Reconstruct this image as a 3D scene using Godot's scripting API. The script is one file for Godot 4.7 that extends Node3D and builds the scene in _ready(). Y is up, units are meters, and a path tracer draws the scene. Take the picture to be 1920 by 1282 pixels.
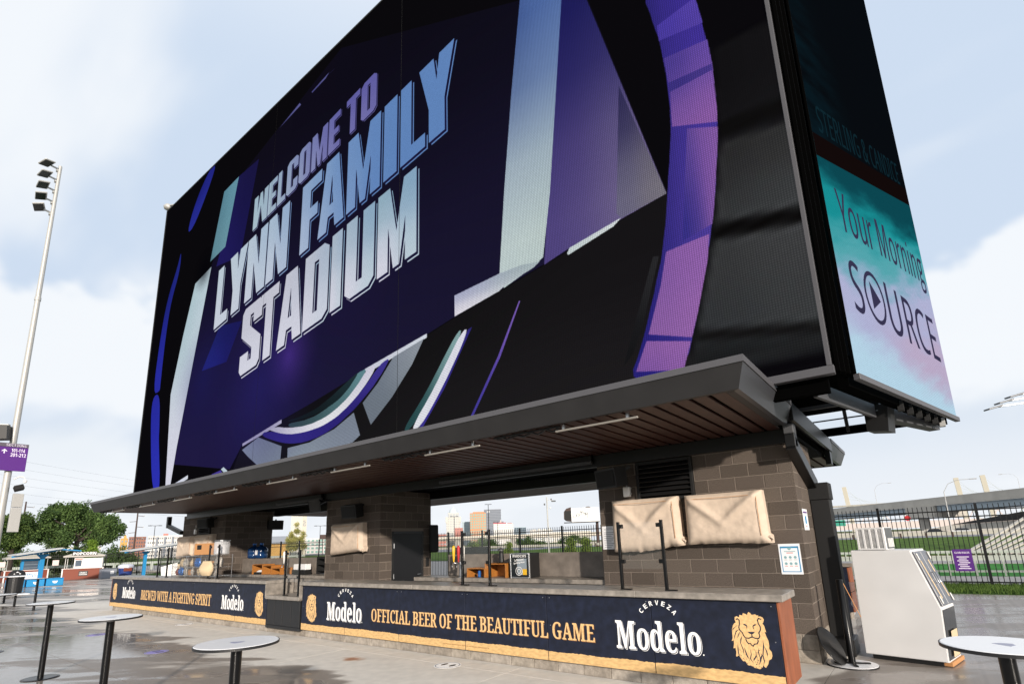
extends Node3D

# ---------------------------------------------------------------- helpers
var M := {}
var cache := {}
var count := {}
var rng := RandomNumberGenerator.new()

func numbered(called: String) -> String:
	var n: int = count.get(called, 0)
	count[called] = n + 1
	return called if n == 0 else "%s_%03d" % [called, n]

func tag(o: Node3D, label: String, category: String, group := "") -> Node3D:
	o.set_meta("label", label)
	o.set_meta("category", category)
	if group:
		o.set_meta("group", group)
	return o

func thing(called: String, label: String, category: String, at := Vector3.ZERO, turn := 0.0, group := "") -> Node3D:
	var o := Node3D.new()
	o.name = numbered(called)
	add_child(o)
	o.position = at
	o.rotation_degrees.y = turn
	return tag(o, label, category, group)

func copy_of(o: Node3D, called: String, label: String, at: Vector3, turn := 0.0) -> Node3D:
	var c: Node3D = o.duplicate()
	c.name = numbered(called)
	add_child(c)
	c.position = at
	c.rotation_degrees.y = turn
	c.set_meta("label", label)
	return c

func put(called: String, mesh: Mesh, mat: Material, parent: Node3D = self, at := Vector3.ZERO, turn := Vector3.ZERO, stuff := false) -> MeshInstance3D:
	var o := MeshInstance3D.new()
	o.mesh = mesh
	o.material_override = mat
	o.name = numbered(called) if parent == self else called
	parent.add_child(o, true)
	o.position = at
	o.rotation_degrees = turn
	if stuff:
		o.set_meta("kind", "stuff")
	return o

func struct(called: String, mesh: Mesh, mat: Material, at := Vector3.ZERO, turn := Vector3.ZERO) -> MeshInstance3D:
	var o := put(called, mesh, mat, self, at, turn)
	o.set_meta("kind", "structure")
	return o

func tri(st: SurfaceTool, a: Vector3, b: Vector3, c: Vector3, mid: Vector3) -> void:
	# clockwise seen from outside; mid is a point inside
	var n := (b - a).cross(c - a)
	if n.dot((a + b + c) / 3.0 - mid) > 0.0:
		var t := b
		b = c
		c = t
	for v in [a, b, c]:
		st.add_vertex(v)

func quad(st: SurfaceTool, a: Vector3, b: Vector3, c: Vector3, d: Vector3, mid: Vector3) -> void:
	tri(st, a, b, c, mid)
	tri(st, a, c, d, mid)

func add_box(st: SurfaceTool, s: Vector3, at: Vector3, b := 0.0, t := Basis.IDENTITY) -> void:
	# a box of size s with chamfer b
	var h := s * 0.5
	b = minf(b, minf(h.x, minf(h.y, h.z)) * 0.9)
	var f := func(x: float, y: float, z: float) -> Vector3: return at + t * Vector3(x, y, z)
	if b <= 0.0:
		var p := []
		for k in 8:
			p.append(f.call(h.x * (1 if k & 1 else -1), h.y * (1 if k & 2 else -1), h.z * (1 if k & 4 else -1)))
		for q in [[0, 1, 3, 2], [4, 5, 7, 6], [0, 1, 5, 4], [2, 3, 7, 6], [0, 2, 6, 4], [1, 3, 7, 5]]:
			quad(st, p[q[0]], p[q[1]], p[q[2]], p[q[3]], at)
		return
	var i := h - Vector3(b, b, b)
	for sx in [-1, 1]:
		quad(st, f.call(h.x * sx, -i.y, -i.z), f.call(h.x * sx, i.y, -i.z), f.call(h.x * sx, i.y, i.z), f.call(h.x * sx, -i.y, i.z), at)
		quad(st, f.call(-i.x, h.y * sx, -i.z), f.call(i.x, h.y * sx, -i.z), f.call(i.x, h.y * sx, i.z), f.call(-i.x, h.y * sx, i.z), at)
		quad(st, f.call(-i.x, -i.y, h.z * sx), f.call(i.x, -i.y, h.z * sx), f.call(i.x, i.y, h.z * sx), f.call(-i.x, i.y, h.z * sx), at)
		for sy in [-1, 1]:
			quad(st, f.call(h.x * sx, i.y * sy, -i.z), f.call(h.x * sx, i.y * sy, i.z), f.call(i.x * sx, h.y * sy, i.z), f.call(i.x * sx, h.y * sy, -i.z), at)
			quad(st, f.call(h.x * sx, -i.y, i.z * sy), f.call(h.x * sx, i.y, i.z * sy), f.call(i.x * sx, i.y, h.z * sy), f.call(i.x * sx, -i.y, h.z * sy), at)
			quad(st, f.call(-i.x, h.y * sx, i.z * sy), f.call(i.x, h.y * sx, i.z * sy), f.call(i.x, i.y * sx, h.z * sy), f.call(-i.x, i.y * sx, h.z * sy), at)
			for sz in [-1, 1]:
				tri(st, f.call(h.x * sx, i.y * sy, i.z * sz), f.call(i.x * sx, h.y * sy, i.z * sz), f.call(i.x * sx, i.y * sy, h.z * sz), at)

func begin() -> SurfaceTool:
	var st := SurfaceTool.new()
	st.begin(Mesh.PRIMITIVE_TRIANGLES)
	st.set_smooth_group(-1)
	return st

func done(st: SurfaceTool) -> ArrayMesh:
	st.generate_normals()
	return st.commit()

func cbox(x: float, y: float, z: float, b := 0.004) -> Mesh:
	var key := "%.3f %.3f %.3f %.4f" % [x, y, z, b]
	if not cache.has(key):
		var st := begin()
		add_box(st, Vector3(x, y, z), Vector3.ZERO, b)
		cache[key] = done(st)
	return cache[key]

# a box part between two corners
func part(called: String, parent: Node3D, mat: Material, lo: Vector3, hi: Vector3, b := 0.004) -> MeshInstance3D:
	var s := (hi - lo).abs()
	return put(called, cbox(s.x, s.y, s.z, b), mat, parent, (lo + hi) * 0.5)

# a bar of section w x h between two points
func bar(called: String, parent: Node3D, mat: Material, a: Vector3, c: Vector3, w: float, h: float, b := 0.003) -> MeshInstance3D:
	var st := begin()
	add_bar(st, a, c, w, h, b)
	return put(called, done(st), mat, parent)

func add_bar(st: SurfaceTool, a: Vector3, c: Vector3, w: float, h: float, b := 0.0) -> void:
	var d := (c - a).normalized()
	var up := Vector3.UP if absf(d.y) < 0.95 else Vector3.BACK
	var sx := up.cross(d).normalized()
	var sy := d.cross(sx)
	add_box(st, Vector3(w, h, a.distance_to(c)), (a + c) * 0.5, b, Basis(sx, sy, d))

# a tube through points
func add_tube(st: SurfaceTool, pts: Array, r: float, sides := 8, r2 := -1.0) -> void:
	if r2 < 0.0:
		r2 = r
	var rings := []
	for k in pts.size():
		var p: Vector3 = pts[k]
		var d: Vector3 = (pts[mini(k + 1, pts.size() - 1)] - pts[maxi(k - 1, 0)]).normalized()
		var up := Vector3.UP if absf(d.y) < 0.9 else Vector3.RIGHT
		var sx := up.cross(d).normalized()
		var sy := d.cross(sx)
		var rr := lerpf(r, r2, float(k) / maxf(1.0, pts.size() - 1.0))
		var ring := []
		for j in sides:
			var a := TAU * j / sides
			ring.append(p + (sx * cos(a) + sy * sin(a)) * rr)
		rings.append(ring)
	st.set_smooth_group(1)
	for k in pts.size() - 1:
		var mid: Vector3 = (pts[k] + pts[k + 1]) * 0.5
		for j in sides:
			var j2 := (j + 1) % sides
			quad(st, rings[k][j], rings[k][j2], rings[k + 1][j2], rings[k + 1][j], mid)
	st.set_smooth_group(-1)
	for e in [0, pts.size() - 1]:
		var inner: Vector3 = pts[1] if e == 0 else pts[e - 1]
		for j in sides:
			tri(st, pts[e], rings[e][j], rings[e][(j + 1) % sides], inner)

func tube(called: String, parent: Node3D, mat: Material, pts: Array, r: float, sides := 8, r2 := -1.0) -> MeshInstance3D:
	var st := begin()
	add_tube(st, pts, r, sides, r2)
	return put(called, done(st), mat, parent)

# turned shape: profile of (radius, height)
func add_lathe(st: SurfaceTool, prof: Array, at: Vector3, sides := 24, smooth := false) -> void:
	var mid := at + Vector3(0, (prof[0].y + prof[-1].y) * 0.5, 0)
	st.set_smooth_group(1 if smooth else -1)
	for k in prof.size() - 1:
		var p: Vector2 = prof[k]
		var q: Vector2 = prof[k + 1]
		for j in sides:
			var a := TAU * j / sides
			var b := TAU * (j + 1) / sides
			var v := [at + Vector3(cos(a) * p.x, p.y, sin(a) * p.x), at + Vector3(cos(b) * p.x, p.y, sin(b) * p.x), at + Vector3(cos(b) * q.x, q.y, sin(b) * q.x), at + Vector3(cos(a) * q.x, q.y, sin(a) * q.x)]
			if p.x < 1e-5:
				tri(st, v[0], v[2], v[3], mid)
			elif q.x < 1e-5:
				tri(st, v[0], v[1], v[2], mid)
			else:
				quad(st, v[0], v[1], v[2], v[3], mid)
	st.set_smooth_group(-1)

func lathe(called: String, parent: Node3D, mat: Material, prof: Array, at := Vector3.ZERO, sides := 24, smooth := false) -> MeshInstance3D:
	var st := begin()
	add_lathe(st, prof, Vector3.ZERO, sides, smooth)
	return put(called, done(st), mat, parent, at)

# polygon in x,y pushed out along z from z0 to z1
func prism(pts: PackedVector2Array, z0: float, z1: float) -> ArrayMesh:
	var st := begin()
	add_prism(st, pts, z0, z1)
	return done(st)

func add_prism(st: SurfaceTool, pts: PackedVector2Array, z0: float, z1: float) -> void:
	var t := Geometry2D.triangulate_polygon(pts)
	for k in range(0, t.size(), 3):
		for zz in [z0, z1]:
			var a := Vector3(pts[t[k]].x, pts[t[k]].y, zz)
			var b := Vector3(pts[t[k + 1]].x, pts[t[k + 1]].y, zz)
			var c := Vector3(pts[t[k + 2]].x, pts[t[k + 2]].y, zz)
			tri(st, a, b, c, (a + b + c) / 3.0 + Vector3(0, 0, (z0 + z1) * 0.5 - zz))
	var turn := 1.0 if Geometry2D.is_polygon_clockwise(pts) else -1.0
	for k in pts.size():
		var p := pts[k]
		var q := pts[(k + 1) % pts.size()]
		var n := Vector2(q.y - p.y, p.x - q.x) * turn
		var mid := Vector3((p.x + q.x) * 0.5 + n.x, (p.y + q.y) * 0.5 + n.y, (z0 + z1) * 0.5)
		quad(st, Vector3(p.x, p.y, z0), Vector3(q.x, q.y, z0), Vector3(q.x, q.y, z1), Vector3(p.x, p.y, z1), mid)

func P(a: Array) -> PackedVector2Array:
	var r := PackedVector2Array()
	for k in range(0, a.size(), 2):
		r.append(Vector2(a[k], a[k + 1]))
	return r

# ribbon of width w along a line, in x,y, thickness d in z
func add_ribbon(st: SurfaceTool, p: PackedVector2Array, w: float, z: float, d := 0.001) -> void:
	for k in p.size() - 1:
		var dir := (p[k + 1] - p[k]).normalized()
		var a := p[k] - dir * w * 0.3
		var b := p[k + 1] + dir * w * 0.3
		var n := Vector2(-dir.y, dir.x) * w * 0.5
		add_prism(st, PackedVector2Array([a - n, b - n, b + n, a + n]), z, z + d)

# flat lettering, fitted into a box whose lower left corner is at; facing +z
func words(called: String, parent: Node3D, text: String, font: String, mat: Material, at: Vector3, w: float, h: float, turn := 0.0, shear := 0.0, thick := 0.001, bold := 700) -> MeshInstance3D:
	var t := TextMesh.new()
	var f := SystemFont.new()
	f.font_names = PackedStringArray([font])
	f.font_weight = bold
	t.font = f
	t.text = text
	t.font_size = 48
	t.pixel_size = 0.01
	t.depth = 0.01
	t.curve_step = 1.0
	var box := t.get_aabb()
	var o := put(called, t, mat, parent)
	var sx := w / maxf(box.size.x, 0.001)
	var sy := h / maxf(box.size.y, 0.001)
	var b := Basis(Vector3(sx, sx * shear, 0), Vector3(0, sy, 0), Vector3(0, 0, thick / 0.01))
	b = Basis(Vector3.UP, deg_to_rad(turn)) * b
	o.transform = Transform3D(b, at - b * Vector3(box.position.x, box.position.y, 0))
	return o

# ---------------------------------------------------------------- materials
func col(hex: String) -> Color:
	return Color(hex)

func mat(called: String, hex: String, rough := 0.8, metal := 0.0, spec := 0.5) -> StandardMaterial3D:
	var m := StandardMaterial3D.new()
	m.resource_name = called
	m.albedo_color = Color(hex)
	m.roughness = rough
	m.metallic = metal
	m.metallic_specular = spec
	M[called] = m
	return m

func noise_tex(seed_: int, freq: float, lo: float, hi: float, octaves := 4, size := 256, as_normal := false, bump := 2.0) -> NoiseTexture2D:
	var n := FastNoiseLite.new()
	n.seed = seed_
	n.frequency = freq
	n.fractal_octaves = octaves
	n.noise_type = FastNoiseLite.TYPE_SIMPLEX_SMOOTH
	var t := NoiseTexture2D.new()
	t.width = size
	t.height = size
	t.seamless = true
	t.noise = n
	if as_normal:
		t.as_normal_map = true
		t.bump_strength = bump
	else:
		var g := Gradient.new()
		g.set_color(0, Color(lo, lo, lo))
		g.set_color(1, Color(hi, hi, hi))
		t.color_ramp = g
	return t

# gives a material a grain of its own in the world's axes; period is in metres
func grain(m: StandardMaterial3D, tex: Texture2D, period: Vector3, normal: Texture2D = null, depth := 0.5) -> StandardMaterial3D:
	m.albedo_texture = tex
	m.uv1_triplanar = true
	m.uv1_world_triplanar = true
	m.uv1_scale = Vector3(1.0 / period.x, 1.0 / period.y, 1.0 / period.z)
	if normal:
		m.normal_enabled = true
		m.normal_texture = normal
		m.normal_scale = depth
	return m

func make_materials() -> void:
	var speck := noise_tex(3, 0.12, 0.62, 1.0, 3)
	var soft := noise_tex(5, 0.012, 0.8, 1.0, 4)
	var rough_n := noise_tex(7, 0.14, 0, 1, 3, 256, true, 4.0)
	var blotch := noise_tex(9, 0.02, 0.72, 1.0, 5)
	var fold_n := noise_tex(13, 0.014, 0, 1, 3, 256, true, 9.0)
	for k in 3:
		grain(mat("block%d" % k, ["756a62", "6b6159", "7b7067"][k], 0.92, 0.0, 0.3), speck, Vector3(0.5, 0.5, 0.5), rough_n, 0.7)
		grain(mat("pedestal%d" % k, ["b3a99c", "a89e92", "bab0a4"][k], 0.9, 0.0, 0.3), blotch, Vector3(0.8, 0.8, 0.8), rough_n, 0.4)
	mat("mortar", "81776e", 0.95, 0.0, 0.2)
	mat("mortar_pale", "a89f94", 0.95, 0.0, 0.2)
	grain(mat("stone_top", "a39b92", 0.36, 0.0, 0.5), blotch, Vector3(0.9, 0.9, 0.9))
	grain(mat("stone_edge", "9b938a", 0.6, 0.0, 0.5), blotch, Vector3(0.9, 0.9, 0.9))
	grain(mat("back_board", "857c74", 0.5, 0.0, 0.4), soft, Vector3(1, 1, 1))
	grain(mat("navy", "1c2338", 0.55, 0.0, 0.4), noise_tex(21, 0.03, 0.66, 1.0, 5), Vector3(1.3, 1.3, 1.3))
	grain(mat("gold_band", "e6bd82", 0.6, 0.0, 0.4), noise_tex(22, 0.05, 0.8, 1.0, 4), Vector3(1.2, 0.5, 1.2))
	grain(mat("gold_print", "edc288", 0.6, 0.0, 0.4), noise_tex(23, 0.06, 0.84, 1.0, 4), Vector3(0.6, 0.6, 0.6))
	mat("gold_dark", "8a5f34", 0.6)
	mat("white_print", "f2f1f0", 0.6)
	grain(mat("brown_panel", "9c5a3a", 0.55), soft, Vector3(0.7, 2.0, 0.7))
	grain(mat("ply", "bd7a35", 0.6), noise_tex(25, 0.03, 0.75, 1.0, 4), Vector3(0.8, 0.12, 0.8))
	grain(mat("soffit_wood", "4a261b", 0.5), noise_tex(26, 0.03, 0.6, 1.0, 4), Vector3(0.25, 0.5, 2.0))
	grain(mat("fascia", "272627", 0.55, 0.0, 0.5), soft, Vector3(2, 2, 2))
	mat("fascia_top", "4c4b4f", 0.5, 0.0)
	mat("fascia_end", "4a4b50", 0.36, 0.3)
	mat("steel_black", "0b0b0c", 0.4, 0.0)
	mat("dark_ceiling", "070707", 0.9, 0.0, 0.2)
	mat("black_matt", "0c0c0d", 0.7)
	mat("black_wood", "17181b", 0.55)
	mat("black_plastic", "1a1a1b", 0.5)
	mat("door_black", "16171a", 0.5)
	mat("steel", "b9babc", 0.3, 0.9)
	mat("galvanised", "b4b3b0", 0.5, 0.25)
	mat("grey_beam", "47484b", 0.55, 0.0)
	grain(mat("canvas", "d6c3b0", 0.95, 0.0, 0.2), noise_tex(31, 0.02, 0.93, 1.0, 4), Vector3(0.7, 0.7, 0.7), fold_n, 0.22)
	mat("white_gloss", "e9e7e4", 0.3)
	grain(mat("white_panel", "e4e3e2", 0.42), noise_tex(33, 0.008, 0.93, 1.0, 3), Vector3(2, 2, 2))
	mat("void_black", "040404", 0.9, 0.0, 0.08)
	mat("tube_grey", "8f8b84", 0.4)
	mat("trim_grey", "47464a", 0.6)
	mat("table_white", "f0f0f2", 0.25)
	mat("table_print", "9a9cb0", 0.4)
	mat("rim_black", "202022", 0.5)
	mat("pole_black", "0f0f10", 0.28, 0.4)
	mat("paper", "e8e8ea", 0.8)
	mat("print_blue", "2f86b8", 0.8)
	mat("print_teal", "7fa6ac", 0.8)
	mat("print_grey", "8d8f96", 0.8)
	mat("print_red", "c0504a", 0.8)
	mat("purple", "55227d", 0.5)
	mat("purple_text", "e6dcf0", 0.6)
	mat("grey_sign", "5b5560", 0.6)
	mat("door_grey", "5b5e66", 0.25)
	mat("glass_dark", "23272c", 0.12, 0.0, 0.6)
	mat("shelf_grey", "6f7174", 0.3, 0.5)
	mat("yellow", "e6b52a", 0.4)
	mat("red", "b8262b", 0.5)
	mat("water_blue", "133560", 0.15)
	mat("can_blue", "2a66b0", 0.3, 0.3)
	mat("snack_red", "83402f", 0.5)
	mat("snack_white", "b4aea6", 0.5)
	mat("burlap", "c9b493", 0.9)
	mat("cardboard", "b98555", 0.85)
	mat("umbrella_blue", "1f86bd", 0.5)
	mat("umbrella_grey", "b4b6b6", 0.6)
	mat("trash_blue", "243a7a", 0.5)
	mat("bag_white", "cdd0e0", 0.4)
	mat("stand_brown", "7b3a26", 0.65)
	mat("stand_white", "e2dfdc", 0.6)
	mat("stand_roof", "9b9a92", 0.7)
	mat("pink_paper", "dccdc8", 0.8)
	grain(mat("bark", "4a4038", 0.95), blotch, Vector3(0.6, 2, 0.6))
	grain(mat("turf", "3f7f3a", 0.95, 0.0, 0.2), noise_tex(41, 0.02, 0.8, 1.0, 4), Vector3(6, 6, 6))
	grain(mat("grass", "5d7a33", 0.95, 0.0, 0.2), noise_tex(42, 0.02, 0.6, 1.0, 5), Vector3(9, 9, 9))
	grain(mat("grass_near", "4a6a2c", 0.95, 0.0, 0.2), noise_tex(43, 0.06, 0.5, 1.0, 4), Vector3(0.8, 0.8, 0.8))
	grain(mat("dry_grass", "857c58", 0.95, 0.0, 0.2), noise_tex(44, 0.03, 0.6, 1.0, 5), Vector3(5, 5, 5))
	grain(mat("asphalt", "85848a", 0.8), noise_tex(45, 0.02, 0.8, 1.0, 5), Vector3(12, 12, 12))
	grain(mat("path", "a39e9b", 0.7), noise_tex(46, 0.02, 0.85, 1.0, 5), Vector3(4, 4, 4))
	grain(mat("land", "6f7752", 0.95, 0.0, 0.2), noise_tex(47, 0.02, 0.7, 1.0, 5), Vector3(60, 60, 60))
	grain(mat("bridge_concrete", "bdb8ae", 0.85), noise_tex(48, 0.01, 0.88, 1.0, 5), Vector3(9, 9, 9))
	mat("bridge_girder", "93a0a8", 0.6)
	mat("pylon", "c6bfb0", 0.85)
	mat("rail_white", "aeb4ab", 0.6)
	mat("road_sign", "3f9a82", 0.6)
	mat("city_grey", "7d828c", 0.6)
	mat("city_pale", "c6c2ba", 0.8)
	mat("city_blue", "9fb0b8", 0.5)
	mat("city_orange", "c08a68", 0.8)
	mat("city_salmon", "b57a70", 0.8)
	mat("city_white", "d8d4d0", 0.8)
	mat("city_red", "b0525c", 0.8)
	mat("city_yellow", "c79c5a", 0.8)
	mat("city_brick", "94695a", 0.9)
	mat("city_dome", "bcc6cc", 0.6)
	mat("pane_teal", "7ba49a", 0.25)
	mat("pane_dark", "4d5a68", 0.2)
	mat("pane_grey", "8f9aa4", 0.25)
	mat("graffiti", "2c2c30", 0.8)
	mat("hoarding", "e4e3e2", 0.7)
	mat("rust", "4a3a36", 0.8)
	mat("car_white", "d5d6d8", 0.25, 0.1)
	mat("car_dark", "2a2d33", 0.25, 0.2)
	mat("car_red", "a3282c", 0.25, 0.1)
	var g := mat("glass", "eef4f4", 0.03)
	g.transparency = BaseMaterial3D.TRANSPARENCY_ALPHA
	g.albedo_color.a = 0.03
	g.metallic_specular = 0.35
	var w := mat("bag_clear", "e4e6ea", 0.2)
	w.transparency = BaseMaterial3D.TRANSPARENCY_ALPHA
	w.albedo_color.a = 0.45
	var leaf := mat("leaf", "ffffff", 0.75, 0.0, 0.3)
	leaf.vertex_color_use_as_albedo = true
	leaf.backlight_enabled = true
	leaf.backlight = Color(0.25, 0.32, 0.1)
	leaf.cull_mode = BaseMaterial3D.CULL_DISABLED

# ---------------------------------------------------------------- sky, ground
func fbm(seed_: int, freq: float, oct := 4) -> FastNoiseLite:
	var n := FastNoiseLite.new()
	n.seed = seed_
	n.frequency = freq
	n.fractal_octaves = oct
	n.noise_type = FastNoiseLite.TYPE_SIMPLEX_SMOOTH
	return n

func make_sky() -> Sky:
	var w := 1024
	var h := 512
	var im := Image.create(w, h, false, Image.FORMAT_RGBF)
	var big := fbm(71, 0.55, 5)
	var thin := fbm(72, 1.3, 5)
	var zen := Color(0.78, 0.82, 0.88)
	var mid := Color(0.54, 0.635, 0.77)
	var low := Color(0.74, 0.775, 0.82)
	var white := Color(0.80, 0.83, 0.865)
	var edge := fbm(73, 2.4, 4)
	for j in h:
		var e := PI * (0.5 - (j + 0.5) / h)
		var y := sin(e)
		var c := cos(e)
		for i in w:
			var a := (i + 0.5) / w * TAU      # clockwise from north (-z)
			var k := maxf(y, 0.0)
			var base := low.lerp(mid, smoothstep(0.03, 0.3, k)).lerp(zen, smoothstep(0.66, 0.92, k))
			if y > -0.02:
				var px := sin(a) * c / (k + 0.22)
				var pz := -cos(a) * c / (k + 0.22)
				var n := big.get_noise_2d(px * 1.0, pz * 1.5) * 0.75 + thin.get_noise_2d(px * 0.8 + 7.0, pz * 2.6) * 0.4
				var open := 0.5 + 0.5 * cos(a - 0.1)          # clearer to the north, hazier round to the west
				open = open * open
				var cov := smoothstep(-0.4, 0.4, n * 1.3 + 0.34 - open * 0.8)
				base = base.lerp(white, cov * 0.92)
				# a bank of cumulus low in the sky, its top about 22 degrees up, thinning to a grey-blue streak below
				var el := rad_to_deg(e)
				var q := edge.get_noise_2d(a * 2.0, el * 0.05) * 4.0 + edge.get_noise_2d(a * 9.0, el * 0.25) * 1.6
				var bank := smoothstep(23.3 + q, 21.4 + q, el) * smoothstep(9.4, 12.0, el + q * 0.35 + 2.0 * sin(a * 2.0))
				base = base.lerp(white, bank * 0.95)
				base = base.lerp(Color(0.62, 0.69, 0.76), 0.6 * smoothstep(5.5, 8.5, el) * smoothstep(11.5, 9.5, el + q * 0.3) * (0.5 + 0.5 * edge.get_noise_2d(a * 1.2, 5.0)))
			im.set_pixel(i, j, base)
	var m := PanoramaSkyMaterial.new()
	m.panorama = ImageTexture.create_from_image(im)
	var s := Sky.new()
	s.sky_material = m
	return s

const PX0 := -66.0
const PZ0 := -21.0
const PW := 79.2
const PD := 30.0

func make_ground() -> void:
	# far land, the plaza, and what lies beyond the fence
	var land := PlaneMesh.new()
	land.size = Vector2(5000, 5000)
	struct("ground", land, M.land, Vector3(0, -0.3, 0))
	var w := 2048
	var h := 768
	var ca := Image.create(w, h, false, Image.FORMAT_RGB8)
	var ra := Image.create(w, h, false, Image.FORMAT_RGB8)
	var n1 := fbm(81, 0.32, 5)
	var n2 := fbm(82, 1.1, 4)
	var n3 := fbm(83, 5.0, 3)
	var dry := Color(0.85, 0.825, 0.79)
	var damp := Color(0.53, 0.495, 0.465)
	for j in h:
		var z := PZ0 + PD * (j + 0.5) / h
		for i in w:
			var x := PX0 + PW * (i + 0.5) / w
			var u := x * 0.8 - z * 0.6       # rain dried in streaks
			var v := x * 0.6 + z * 0.8
			var a := n1.get_noise_2d(u * 0.42, v * 1.45)
			var b := n2.get_noise_2d(u * 0.45, v * 1.7)
			var c := n3.get_noise_2d(x, z)
			var bias := 0.1
			bias -= 0.62 * smoothstep(-4.2, -5.4, z + 0.25 * b) * smoothstep(-26.0, -22.0, x) * (1.0 - smoothstep(-1.6, -0.8, x))
			bias += 0.34 * smoothstep(-5.3, -4.5, z + 0.35 * b) * smoothstep(-5.2, -7.2, x) + 0.2 * smoothstep(-22.0, -27.0, x)
			bias += 0.2 * smoothstep(-3.2, -2.2, z) + 0.12 * smoothstep(-9.0, -11.0, x) * smoothstep(-5.0, -3.5, z)
			bias += 0.2 * smoothstep(-1.4, 0.0, x)
			bias -= 0.5 * smoothstep(3.0, 0.9, Vector2(x + 4.6, (z + 4.4) * 1.4).length())
			var damp_k := smoothstep(-0.12, 0.14, a * 0.9 + b * 0.25 + bias)
			var pool := smoothstep(0.34, 0.52, a * 0.8 + b * 0.35 + bias)
			var t := 1.0 + 0.045 * b + 0.05 * c
			var k := dry.lerp(damp, damp_k * 0.92)
			var rust := smoothstep(0.24, 0.05, Vector2(x + 7.56, (z + 5.55) * 1.3).length() + 0.09 * c)
			k = k.lerp(Color(0.62, 0.38, 0.24), rust * 0.75)
			ca.set_pixel(i, j, Color(k.r * t, k.g * t, k.b * t))
			var r := lerpf(lerpf(0.75, 0.42, damp_k), 0.1 + 0.12 * smoothstep(-2.0, 0.5, x), pool) + 0.06 * c
			ra.set_pixel(i, j, Color(r, r, r))
	var m := mat("plaza_concrete", "ffffff", 1.0)
	m.albedo_texture = ImageTexture.create_from_image(ca)
	m.roughness_texture = ImageTexture.create_from_image(ra)
	m.texture_repeat = false
	m.detail_enabled = true
	m.detail_blend_mode = BaseMaterial3D.BLEND_MODE_MUL
	m.detail_uv_layer = BaseMaterial3D.DETAIL_UV_2
	m.detail_albedo = noise_tex(84, 0.06, 0.86, 1.0, 5)
	var base := begin()
	add_box(base, Vector3(PW, 0.1, PD), Vector3(PX0 + PW / 2, -0.09, PZ0 + PD / 2))
	var plaza := struct("plaza", done(base), mat("joint_sand", "5d5852", 0.9))
	var nx := 22
	var nz := 10
	for ix in nx:
		for iz in nz:
			var x0 := PX0 + PW * ix / nx + 0.004
			var x1 := PX0 + PW * (ix + 1) / nx - 0.004
			var z0 := PZ0 + PD * iz / nz + 0.004
			var z1 := PZ0 + PD * (iz + 1) / nz - 0.004
			var st := begin()
			var v := [Vector3(x0, 0, z0), Vector3(x1, 0, z0), Vector3(x1, 0, z1), Vector3(x0, 0, z1)]
			var o := [Vector3(-0.003, -0.03, -0.003), Vector3(0.003, -0.03, -0.003), Vector3(0.003, -0.03, 0.003), Vector3(-0.003, -0.03, 0.003)]
			var tris := [[v[0], v[1], v[2]], [v[0], v[2], v[3]]]
			for k in 4:
				var q := (k + 1) % 4
				tris.append([v[k], v[k] + o[k], v[q] + o[q]])
				tris.append([v[k], v[q] + o[q], v[q]])
			for t in tris:
				for p in t:
					st.set_uv(Vector2((p.x - PX0) / PW, (p.z - PZ0) / PD))
					st.set_uv2(Vector2(p.x / 1.7, p.z / 1.7))
					st.add_vertex(p)
			put("slab", done(st), m, plaza)

func flat(called: String, m: Material, x0: float, x1: float, z0: float, z1: float, y: float, thick := 0.2) -> void:
	struct(called, cbox(x1 - x0, thick, z1 - z0, 0.0), m, Vector3((x0 + x1) / 2, y - thick / 2, (z0 + z1) / 2))

# ---------------------------------------------------------------- pictures shown on the video board
const SC := 93.1
var LW := 4096
var LH := 2212

func fill_mask(mask: Image, rings: Array, lo: Vector2, k: float, hgt: int) -> void:
	var hh := mask.get_height()
	for y in hh:
		var sy := lo.y + y + 0.5
		var xs := PackedFloat32Array()
		for ring in rings:
			var n: int = ring.size()
			for i in n:
				var a: Vector2 = ring[i]
				var b: Vector2 = ring[(i + 1) % n]
				if (a.y <= sy) != (b.y <= sy):
					xs.append(a.x + (sy - a.y) / (b.y - a.y) * (b.x - a.x) - lo.x)
		xs.sort()
		for i in range(0, xs.size() - 1, 2):
			var x0 := roundi(xs[i])
			var x1 := roundi(xs[i + 1])
			if x1 > x0:
				mask.fill_rect(Rect2i(x0, y, x1 - x0, 1), Color.WHITE)

# rings in metres from the lower left corner of the screen; colours of the corners of the bounding box: tl tr bl br
func rings_on(im: Image, rings: Array, colours: String) -> void:
	var px := []
	var lo := Vector2(1e9, 1e9)
	var hi := Vector2(-1e9, -1e9)
	for ring in rings:
		var r := PackedVector2Array()
		for p in ring:
			var q := Vector2(p.x * SC * 2.0, LH - p.y * SC * 2.0)
			r.append(q)
			lo = lo.min(q)
			hi = hi.max(q)
		px.append(r)
	lo = lo.floor()
	hi = hi.ceil()
	var w := maxi(2, int(hi.x - lo.x))
	var h := maxi(2, int(hi.y - lo.y))
	var cs := colours.split(" ")
	var f := Image.create(4, 4, false, Image.FORMAT_RGBA8)
	for j in 4:
		for i in 4:
			var u := clampf((i - 0.5) / 2.0, 0, 1)
			var v := clampf((j - 0.5) / 2.0, 0, 1)
			f.set_pixel(i, j, Color(cs[0]).lerp(Color(cs[1]), u).lerp(Color(cs[2]).lerp(Color(cs[3]), u), v))
	f.resize(w, h, Image.INTERPOLATE_BILINEAR)
	var mask := Image.create(w, h, false, Image.FORMAT_RGBA8)
	fill_mask(mask, px, lo, 1.0, h)
	im.blit_rect_mask(f, mask, Rect2i(0, 0, w, h), Vector2i(lo))

func shape(im: Image, pts: Array, colours: String) -> void:
	rings_on(im, [P(pts)], colours)

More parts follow.
